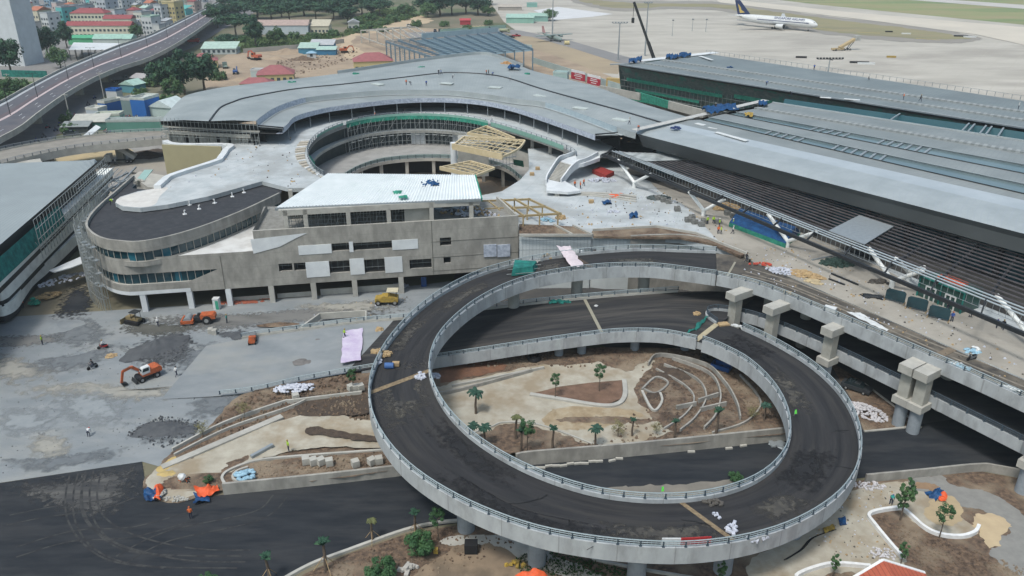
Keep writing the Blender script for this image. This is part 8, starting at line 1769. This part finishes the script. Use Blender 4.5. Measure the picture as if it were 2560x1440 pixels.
scatter([(2140,1000),(2290,1050),(2280,1066),(2165,1076)],120,.25,SOIL,'clods round the twin pier',0,6); scatter([(0,830),(300,860),(620,880),(600,980),(400,1120),(0,1190)],500,.12,GRAVD,'dark stones on the gravel yard',0,7)
PZ = [(1420,500),(1500,480),(1640,470),(1800,560),(1880,640),(1700,585),(1480,575),(1400,570)]
for k,(m_,n_,s_,l) in enumerate(((SACK,90,.28,'pale scraps'),(plain('dark scraps',(.1,.09,.08)),90,.25,'dark scraps'),(TIMB,60,.3,'timber bits'))):
    scatter(PZ,n_,s_,m_,l + ' littering the pale plaza',DZ + .15,20 + k); scatter([(1880,652),(2000,700),(2300,830),(2560,945),(2560,900),(2300,740),(2000,620),(1860,620)],n_,s_ * .8,m_,l + ' littering the forecourt under the canopy edge',DZ + .17,30 + k)
    scatter([(1850,670),(1950,715),(2250,835),(2560,975),(2560,960),(2250,820),(1980,705)],n_ // 3,s_ * .7,m_,l + ' on the departure road',DZ + .03,40 + k); scatter([(800,470),(740,480),(660,440),(420,470),(600,380),(730,340),(730,400)],n_ // 3,s_,m_,l + ' on the upper terrace',15.03,50 + k)
    scatter([(1100,536),(1262,541),(1200,520),(1100,518)],n_,s_ * 1.5,m_,l + ' on the open top floor',ZT - 1.05,60 + k); scatter([(1110,830),(1740,750),(1730,830),(1500,830),(1100,885)],n_ // 3,s_ * .8,m_,l + ' on the lower deck',5.5,70 + k) if 0 else None
    scatter([(640,830),(900,750),(1020,740),(900,900),(700,940)],n_ // 2,s_ * .9,m_,l + ' around the ramp mouth',1.5 if 0 else .05,80 + k); scatter([(2000,1330),(2160,1220),(2280,1210),(2180,1290),(2240,1400),(2050,1400)],n_ // 2,s_ * .6,m_,l + ' on the park screed',.03,90 + k)
heap(2165,1030,2.0,3.2,1.0,plain('white rubble',(.55,.53,.55)),'white rubble heap against the outer ring parapet by the twin pier',.1,260,.35,40)
heap(2170,1215,2.2,.9,.3,plain('white rubble',(.55,.53,.55)),'white rubble by the boundary wall and ring',.05,60,.3); heap(2205,1385,1.5,1.2,.2,plain('white rubble',(.55,.53,.55)),'white rubble beside the kerb corner in the park',.05,60,.25)
cloth([(2312,1232),(2350,1222),(2365,1248),(2335,1256)],.05,TARPB,'blue tarpaulin bundle in the park',.7); cloth([(2350,1236),(2366,1238),(2364,1252),(2350,1252)],.3,TARPO,'orange tarpaulin tip beside the blue bundle in the park',.5)
cloth([(2092,1296),(2112,1290),(2118,1312),(2102,1316)],.1,TARPB,'crumpled blue sheet under the ring edge at the park',.2); cloth([(2058,1322),(2082,1312),(2086,1322),(2062,1334)],.1,YEL,'crumpled yellow sheet under the ring edge',.3)
q = smooth(PL([(2085,1325),(2030,1345),(2000,1375),(1960,1400)],.05),6); tag(MB().path(q,.07,5).path([p + V((.3,.1,0)) for p in q],.06,5).build('black_hose',BLK),'black hoses lying from the park to beneath the ring','hose')
mb = MB()
for k in range(7): mb.path([P(1335,896,1.6) + V((math.cos(a / 3) * (1.1 - .06 * k),math.sin(a / 3) * (1.1 - .06 * k),.1 * k + .05 * math.sin(a + k))) for a in range(20)],.08,5)
tag(mb.build('cable_coil',BLK),'big black cable coil beneath the lower deck','cable coil')
# ring and lower deck clutter
def rz_(px,py,z): return z + .03
cloth([(1392,616,12),(1424,616,12),(1462,668,11.8),(1428,668,11.8)],12,plain('pinkish fabric',(.60,.52,.55),.9),'long pinkish white fabric hung across the ring road',.3,'fabric_sheet',cat='fabric')
t = thing('net_cage','teal netted scaffold frame lying on the ring road','netting',P(1305,680,10.7)); cq = [P(*p,10.75) for p in ((1278,690),(1334,684),(1345,668),(1284,665))]
MB().hexa(up(cq,0),up([cq[0].lerp(cq[2],.06),cq[1].lerp(cq[3],.06),cq[2].lerp(cq[0],.06),cq[3].lerp(cq[1],.06)],1.3)).build('net',NETT,t); mb = MB()
for k in range(4): mb.beam(cq[0].lerp(cq[3],k / 3) + V((-.8,0,.3 + .3 * k)),cq[1].lerp(cq[2],k / 3) + V((.8,0,.3 + .3 * k)),.08,.08)
mb.build('tube',SCAF,t)
RB_ = plain('pale boards',(.42,.40,.37))
heap(1300,655,1.4,.6,.3,RB_,'pale boards stacked left on the upper ring road',10.7,16,.9,flat=.15); heap(1340,652,1.2,.6,.3,RB_,'pale planks beside the pink fabric',10.8,14,.9,flat=.15); heap(1368,645,.8,.6,.7,TIMB,'timber scraps by the ring road joint',10.85,18,.6); heap(1440,630,1.2,.5,.5,WHP,'white bags right of the pink fabric',10.9,20,.5)
tag(MB().box(*P(1475,632,10.9)[:2],10.93,2.2,1.0,.8,0).build('dark_crate',plain('crate grey',(.09,.085,.085))),'dark open crate on the far ring road','crate')
heap(955,885,1.0,1.6,.4,TIMB,'timber and cardboard scraps along the outer ring parapet',9.7,40,.6,60); heap(950,828,.5,.5,.3,TIMB,'single tan crate lid by the outer ring parapet',9.9,4,.9); sacks(945,905,.5,.9,16,SACK,'white bags at the outer ring parapet',9.65,.3)
tag(MB().tube(P(962,914,9.95),P(984,914,9.95),.45,n=12).build('blue_drum',plain('drum blue',(.05,.12,.3))),'blue drum lying on the ring by the joint','drum'); tag(MB().box(*P(990,914,9.6)[:2],9.65,1.0,.7,.5).build('carton',TIMB),'tan carton beside the blue drum','carton')
heap(1052,940,.7,1.0,.35,SACK,'rubbish at the inner ring parapet',9.55,26,.4)
heap(1830,1318,.8,1.1,.4,SACK,'white bags beside the lower ring joint',7.4,10,.5); heap(1785,1258,1.2,.5,.35,plain('dark scraps',(.1,.09,.08)),'dark scraps against the inner ring parapet at the joint',7.5,24,.4); heap(1885,1350,1.6,.5,.3,SACK,'white bags along the outer ring parapet at the bottom',7.3,18,.4,10); heap(1790,1292,.5,.5,.2,SACK,'two white bags near the middle of the lower ring',7.45,5,.4)
t = thing('barrier_board','red and white board leaning at the bottom of the outer ring parapet','barrier',P(1738,1368,7.6)); a,b,c = P(1653,1366,7.62),P(1700,1366,7.58),P(1776,1362,7.5); MB().beam(up([a],.6)[0],up([b],.6)[0],.12,1.0).build('white_board',WHP,t); MB().beam(up([b],.6)[0],up([c],.6)[0],.12,1.0).build('red_board',REDP,t)
LIM = plain('lime flag',(.15,.75,.1),.7)
for px,py,z,l in ((1984,1045,6.5,'lime green flag on the inner ring railing at the right'),(1652,1240,7.8,'lime green flag on the inner ring railing at the bottom')):
    t = thing('flag',l,'flag',P(px,py,z)); t.scale = (.6,) * 3; MB().tube((0,0,.5),(0,0,2.2),.03,n=5).build('staff',MET,t,off=Z0); MB().add([(0,0,1),(.5,-.2,1.3),(.35,-.1,2.3),(0,0,2.1),(0,.03,1),(.5,-.17,1.3),(.35,-.07,2.3),(0,.03,2.1)],[(0,1,2,3),(7,6,5,4)]).build('cloth',LIM,t,off=Z0)
cloth([(1712,838),(1748,820),(1772,792),(1760,800)],5.62,NETT,'teal netting heaped at the end of the ring ramp',.6,'net_heap',cat='netting'); heap(1742,786,.6,.5,.4,TIMB,'yellow scraps at the parapet nose',5.6,16,.5); tag(MB().box(*P(1808,812,5.65)[:2],5.68,1.8,1.2,.25,.2).build('plywood_sheet',TIMB),'plywood sheet at the ring ramp end','board'); heap(1845,818,1.2,.4,.3,WHP,'white bags behind the plywood sheet',5.75,14,.5,-25)
heap(1395,756,2.2,.35,.3,NETT,'teal net scraps by the rear parapet of the lower deck',5.1,22,.6); cloth([(1522,744),(1568,742),(1570,750),(1526,752)],5.4,WHP,'white sheet on the lower deck',.06,'sheet',8,'sheet'); heap(1492,766,.2,.2,.2,WHP,'small white bag alone on the lower deck',5.3,3,.5)
cloth([(858,828),(908,820),(902,900),(852,908)],2.15,mat('lilac sheet',(.55,.50,.60),(.42,.34,.50),.5,.7),'lilac plastic sheet spread on the ramp beside the ring',.06,'plastic_sheet',12,'sheet')
# departure deck and plaza clutter
pl = DZ + .15
bt = thing('tarpaulin_tent','big blue tarpaulin tent with a green skirt under the canopy','tent',P(1920,600,pl)); q = [P(*p,pl) for p in ((1822,566),(1962,620),(2000,590),(1865,545))]; ap = [q[0].lerp(q[3],.55) + V((0,0,3)),q[1].lerp(q[2],.55) + V((0,0,3))]
MB().add(up(q,.9) + ap,[(0,1,5,4),(2,3,4,5),(0,4,3),(1,2,5)]).build('blue_sheet',TARPB,bt); MB().loft([q + [q[0]],up(q,.9) + up([q[0]],.9)]).build('green_skirt',NETG,bt)
for px,py,l in ((2236,755,'left'),(2290,775,'middle'),(2345,798,'right')):
    t = thing('glass_rack','dark glass panels leaning on a rack, ' + l + ' of three','glass rack',P(px,py,pl),R(-38),'glass racks on the deck'); prof([(-1.5,.3),(1.5,.3),(1.5,1.8),(1.2,2.1),(-1.2,2.1),(-1.5,1.8)],-.12,.12).build('panel',GLASS,t,off=Z0); MB().beam((-1.5,-.6,.1),(-1.5,.6,.1),.12,.2).beam((1.5,-.6,.1),(1.5,.6,.1),.12,.2).beam((0,.5,.1),(0,.1,1.8),.1,.1).build('rack',TIMB,t,off=Z0)
BLM = mat('grey block stack',(.20,.20,.19),(.13,.13,.125),2)
for i,(px,py) in enumerate([(1716,555),(1733,560),(1750,566),(1727,549),(1757,559),(1792,560),(1640,500),(1655,505),(1668,509),(1690,528),(1815,538),(1830,545)]):
    c = P(px,py,pl); mb = MB()
    for a in range(2):
        for b in range(2): mb.box(c.x + a * .62,c.y + b * .62,pl,.58,.58,.75 + .12 * ((a + b + i) % 3),.03)
    tag(mb.build('block_stack',BLM),'grey block stack on the plaza, ' + ['left of the front row','second of the front row','third of the front row','behind the front row','right end of the front row','alone beside the workers','left of the dark stacks','middle of the dark stacks','right of the dark stacks','alone between both groups','by the forked column','left of the blue tent'][i],'block stack','block stacks on the plaza')
heap(1505,452,3.6,1.6,.8,SACK,'grey rubble heap below the terminal corner',pl,120,.5); heap(1815,522,3,1.4,1.4,TIMB,'timber stack behind the forked column',pl,60,.9); heap(1645,497,2.6,1.2,.8,plain('dark sheets',(.09,.11,.11)),'dark sheet stacks on the plaza',pl,40,.8)
cloth([(1520,488),(1556,484),(1562,492),(1530,496)],pl,TARPO,'orange sheet on the plaza',.3); cloth([(1572,538),(1594,532),(1596,545),(1574,548)],pl,TARPB,'blue and pink bundle on the plaza',.6); cloth([(1505,503),(1525,502),(1528,512),(1508,513)],pl,TARPB,'small blue bundle left on the plaza',.5)
heap(1535,530,1.4,.6,.3,SACK,'grey white scraps on the plaza',pl,20,.5); heap(1368,552,1.6,.7,.6,SACKB,'light blue wrapped packs beneath the pergola',pl,40,.5,-30); heap(1402,545,.9,.8,.9,TIMB,'timber pallets at the pergola end',pl,30,.7); heap(1245,512,1.4,.6,.5,SACK,'scraps behind the pergola',pl,30,.5)
for i,(px,py) in enumerate([(1330,438),(1344,424),(1478,507)]): tag(MB().box(*P(px,py,pl)[:2],pl,1.1,.9,.7).build('crate',TIMB),'tan crate on the pale plaza, ' + ['below its twin by the golden frames','above its twin by the golden frames','alone near the curved steps'][i],'crate')
heap(1900,662,2.0,.8,.4,plain('red plastic',(.5,.08,.05)),'red bags at the edge of the deck',pl,16,.5); heap(1962,680,3.2,1.6,.7,SACK,'mixed pale debris on the deck edge',pl,120,.4,-25); heap(2012,688,3.4,1.2,.9,TIMB,'tangle of yellow timber on the deck edge',pl,110,.9,-35,flat=.2); heap(2035,705,1.6,.8,.4,mat('plywood tan',(.5,.4,.25)),'plywood offcuts beside the timber tangle',pl,14,1.1,-30,flat=.1)
for i,(a,b) in enumerate((((2078,684),(2145,712)),((2072,697),(2112,712)),((2030,650),(2080,640)))): tag(MB().beam(P(*a,pl + .1),P(*b,pl + .1),.3,.25).build('steel_tube',DKMET if i < 2 else MET),['long steel tube lying beyond the timber tangle','shorter steel tube in front of the long one','tube in the shade beneath the canopy'][i],'tube')
heap(2095,660,3,1.5,1.2,plain('dark net stack',(.04,.07,.06)),'dark netted stack beneath the canopy',pl,60,.9); heap(2200,706,2,.8,.5,plain('dark scraps',(.1,.09,.08)),'dark scraps left of the forked column',pl,30,.6); heap(2180,742,1.6,.5,.4,DKMET,'dark steel bars on the deck',pl,16,1.1,-20,flat=.15)
cloth([(1415 + 700,780),(2150,782),(2222,825),(2215,829)],DZ + .05,WHP,'long white sheets lying on the departure road',.12,'sheet',cat='sheet'); tag(MB().box(*P(2075,776,DZ)[:2],DZ,1.8,1.1,.6,R(-35)).build('white_box',WHP),'white wrapped box at the deck parapet','box'); tag(MB().box(*P(1968,740,DZ)[:2],DZ,1.2,.8,.8,R(-30)).build('tan_box',TIMB),'tan box at the deck parapet','box')
sacks(2428,880,1.1,.8,26,SACKB,'pale green sacks on the deck, upper pile',DZ,.35); sacks(2395,918,1.5,.7,34,SACKB,'pale green sacks at the parapet, lower pile',DZ,.35,-30); sacks(2434,874,.9,.7,12,WHP,'white sacks on the upper green pile',DZ + .2,.3); sacks(2388,912,.9,.5,12,WHP,'white sacks on the lower green pile',DZ + .2,.3); sacks(2525,975,1.6,.5,22,WHP,'white sacks at the parapet near the right edge',DZ,.35,-35)
# roofs
cloth([(1052,455,19.6),(1095,452,19.6),(1098,466,19.4),(1058,468,19.4)],19.6,TARPB,'blue tarpaulin bundle on the white corrugated roof',.9)
for a,l in (((983,480),'upper'),((995,492),'lower')): cloth([(a[0],a[1],19.2),(a[0] + 22,a[1] - 3,19.2),(a[0] + 24,a[1] + 4,19.1),(a[0] + 4,a[1] + 6,19.1)],19.2,NETG,'green net scrap on the white roof, ' + l,.3)
cloth([(1755,270),(1830,262),(1850,275),(1765,285)],24,TARPB,'large blue tarpaulin heap at the head of the terminal roof',1.0); cloth([(1895,258),(1918,256),(1920,264),(1898,266)],24.4,TARPB,'small blue tarpaulin right of the large heap',.8); cloth([(1862,284),(1882,282),(1884,290),(1864,291)],24,YEL,'yellow bag on the terminal roof',.5)
for i,(px,py,z) in enumerate([(1588,155,25),(1680,146,25.4),(1712,141,25.4),(1285,172,21.5)]): cloth([(px - 16,py + 3,z),(px + 14,py + 1,z),(px + 16,py - 5,z),(px - 14,py - 4,z)],z,TARPB,'blue tarpaulin, ' + ['leftmost on the rear hall eave','middle on the rear hall eave','right on the rear hall eave','at the peak of the curved roof'][i],1.2)
heap(1265,160,2.0,1,1.0,plain('orange packs',(.5,.28,.12)),'orange packs at the peak of the curved roof',20.5,30,.9); heap(1690,322,1.2,.6,.6,plain('navy bundle',(.03,.05,.15)),'dark blue bundle on the terminal eave',22.9,24,.6); heap(1825,170,1,.5,.5,TARPB,'small blue bundle on the rear hall roof',25.1,12,.6)
for i,(px,py,z) in enumerate([(729,207,20.8),(888,186,20.6),(1055,170,20.8),(1318,186,20.9)]): heap(px,py,1.4,.6,.3,NETG,'green net bundle on the curved roof, ' + ['leftmost','second','third','near the peak'][i],z,12,.8)
PB = mat('pale roof board',(.42,.46,.45),(.38,.42,.41),1)
for i,(px,py,z) in enumerate([(666,262,20.9),(730,243,21.0),(612,288,20.9),(1117,209,21.7),(1238,219,21.6),(1352,240,21.4),(1452,271,21.5),(1552,300,21.5),(945,211,21.7)]): tag(MB().box(*P(px,py,z)[:2],z - .05,4.2,2.2,.25,R(-5 - 5 * i)).build('roof_hatch',PB),'pale flat roof hatch board, ' + ['first, above the foil riser','second, near the foil riser end','lowest on the left','above the courtyard centre','below the peak','right of the peak','halfway to the terminal','nearest the terminal','by the squatting workers'][i],'roof hatch','hatch boards on the curved roof')
for i,(a,b,z) in enumerate((((1790,330),(1868,352),22.9),(((1772,318)),(1795,322),22.9),((1740,308),(1762,313),23),((1815,268),(1835,272),24.2),((2050,243),(2078,245),24.8),((2110,247),(2150,250),24.8),((1750,140),(1780,150),25.4))): tag(MB().beam(P(*a,z + .15),P(*b,z + .15),1.2,.12).build('white_board',WHP),['long white board on the terminal eave','short white board above the long one','white board beside the dark blue bundle','white board below the large blue heap','white board left at the roof valley','white board right at the roof valley','white board on the rear hall corner'][i],'board')
cloth([(500,492,13.95),(528,488,13.95),(530,498,13.95),(506,500,13.95)],13.95,SACKB,'pale crumpled sheet on the black bitumen roof',.4,'sheet',cat='sheet')
# red tiled hut and orange awning at the bottom
hut = thing('red_tiled_hut','red tiled hut roof with white ridge at the bottom edge','hut',P(2240,1540)); ridge = P(2208,1400,4.6); L0_,R0_,B0_,B1_ = P(2090,1470,3.2),P(2312,1432,3.2),P(2060,1640,3.2),P(2420,1620,3.2)
REDT = mat('orange red tiles',(.42,.11,.06),(.36,.085,.05),1.5,.6); add_lines(REDT,.5,.1,(.2,.05,.03),'X','Obj',.7)
MB().add([ridge,L0_,B0_,V((ridge.x,40,4.6)),R0_,B1_],[(0,1,2,3),(0,3,5,4),(0,4,1)]).build('roof',REDT,hut); mb = MB().beam(ridge,L0_,.3,.2).beam(ridge,R0_,.3,.2); mb.build('ridge_cap',WK,hut)
MB().prism([V((p.x,p.y,0)) for p in (L0_.lerp(R0_,.08),L0_.lerp(R0_,.92),B1_,B0_)],0,3.1).build('wall',WHT,hut)
cloth([(1290,1440,1.5),(1340,1420,2.2),(1372,1440,1.5),(1300,1475,1.2)],1.5,TARPO,'bright red orange awning at the bottom edge',.3,'awning'); heap(1290,1412,1.2,.4,.5,YEL,'yellow bags under the ring bottom',.05,10,.5); tag(MB().box(*P(1178,1378)[:2],0,1.5,1.2,1.3).build('black_box',BLK),'black box standing beneath the ring edge','box'); heap(1020,1425,1,.8,.4,RB_,'pale pallets at the bottom verge',.05,14,.7); tag(MB().box(*P(1090,1388)[:2],.4,.5,.5,.6).build('yellow_bag',YEL),'yellow bag on a stake by the shrub','bag')
HAZE = .00014
# haze : faint even air over the whole site
hz_ = MB().hexa([(-3500,-120,-1.2),(3500,-120,-1.2),(3500,4400,-1.2),(-3500,4400,-1.2)],[(-3500,-120,72),(3500,-120,72),(3500,4400,72),(-3500,4400,72)])
hm = bpy.data.materials.new('haze'); hm.use_nodes = True; hn = hm.node_tree; hn.nodes.clear(); pv = hn.nodes.new('ShaderNodeVolumePrincipled'); pv.inputs['Density'].default_value = HAZE; pv.inputs['Color'].default_value = (.82,.9,.95,1); mo = hn.nodes.new('ShaderNodeOutputMaterial'); hn.links.new(pv.outputs[0],mo.inputs['Volume'])
tag(hz_.build('haze',hm),'thin pale haze in the air over the whole site','haze',kind='stuff')
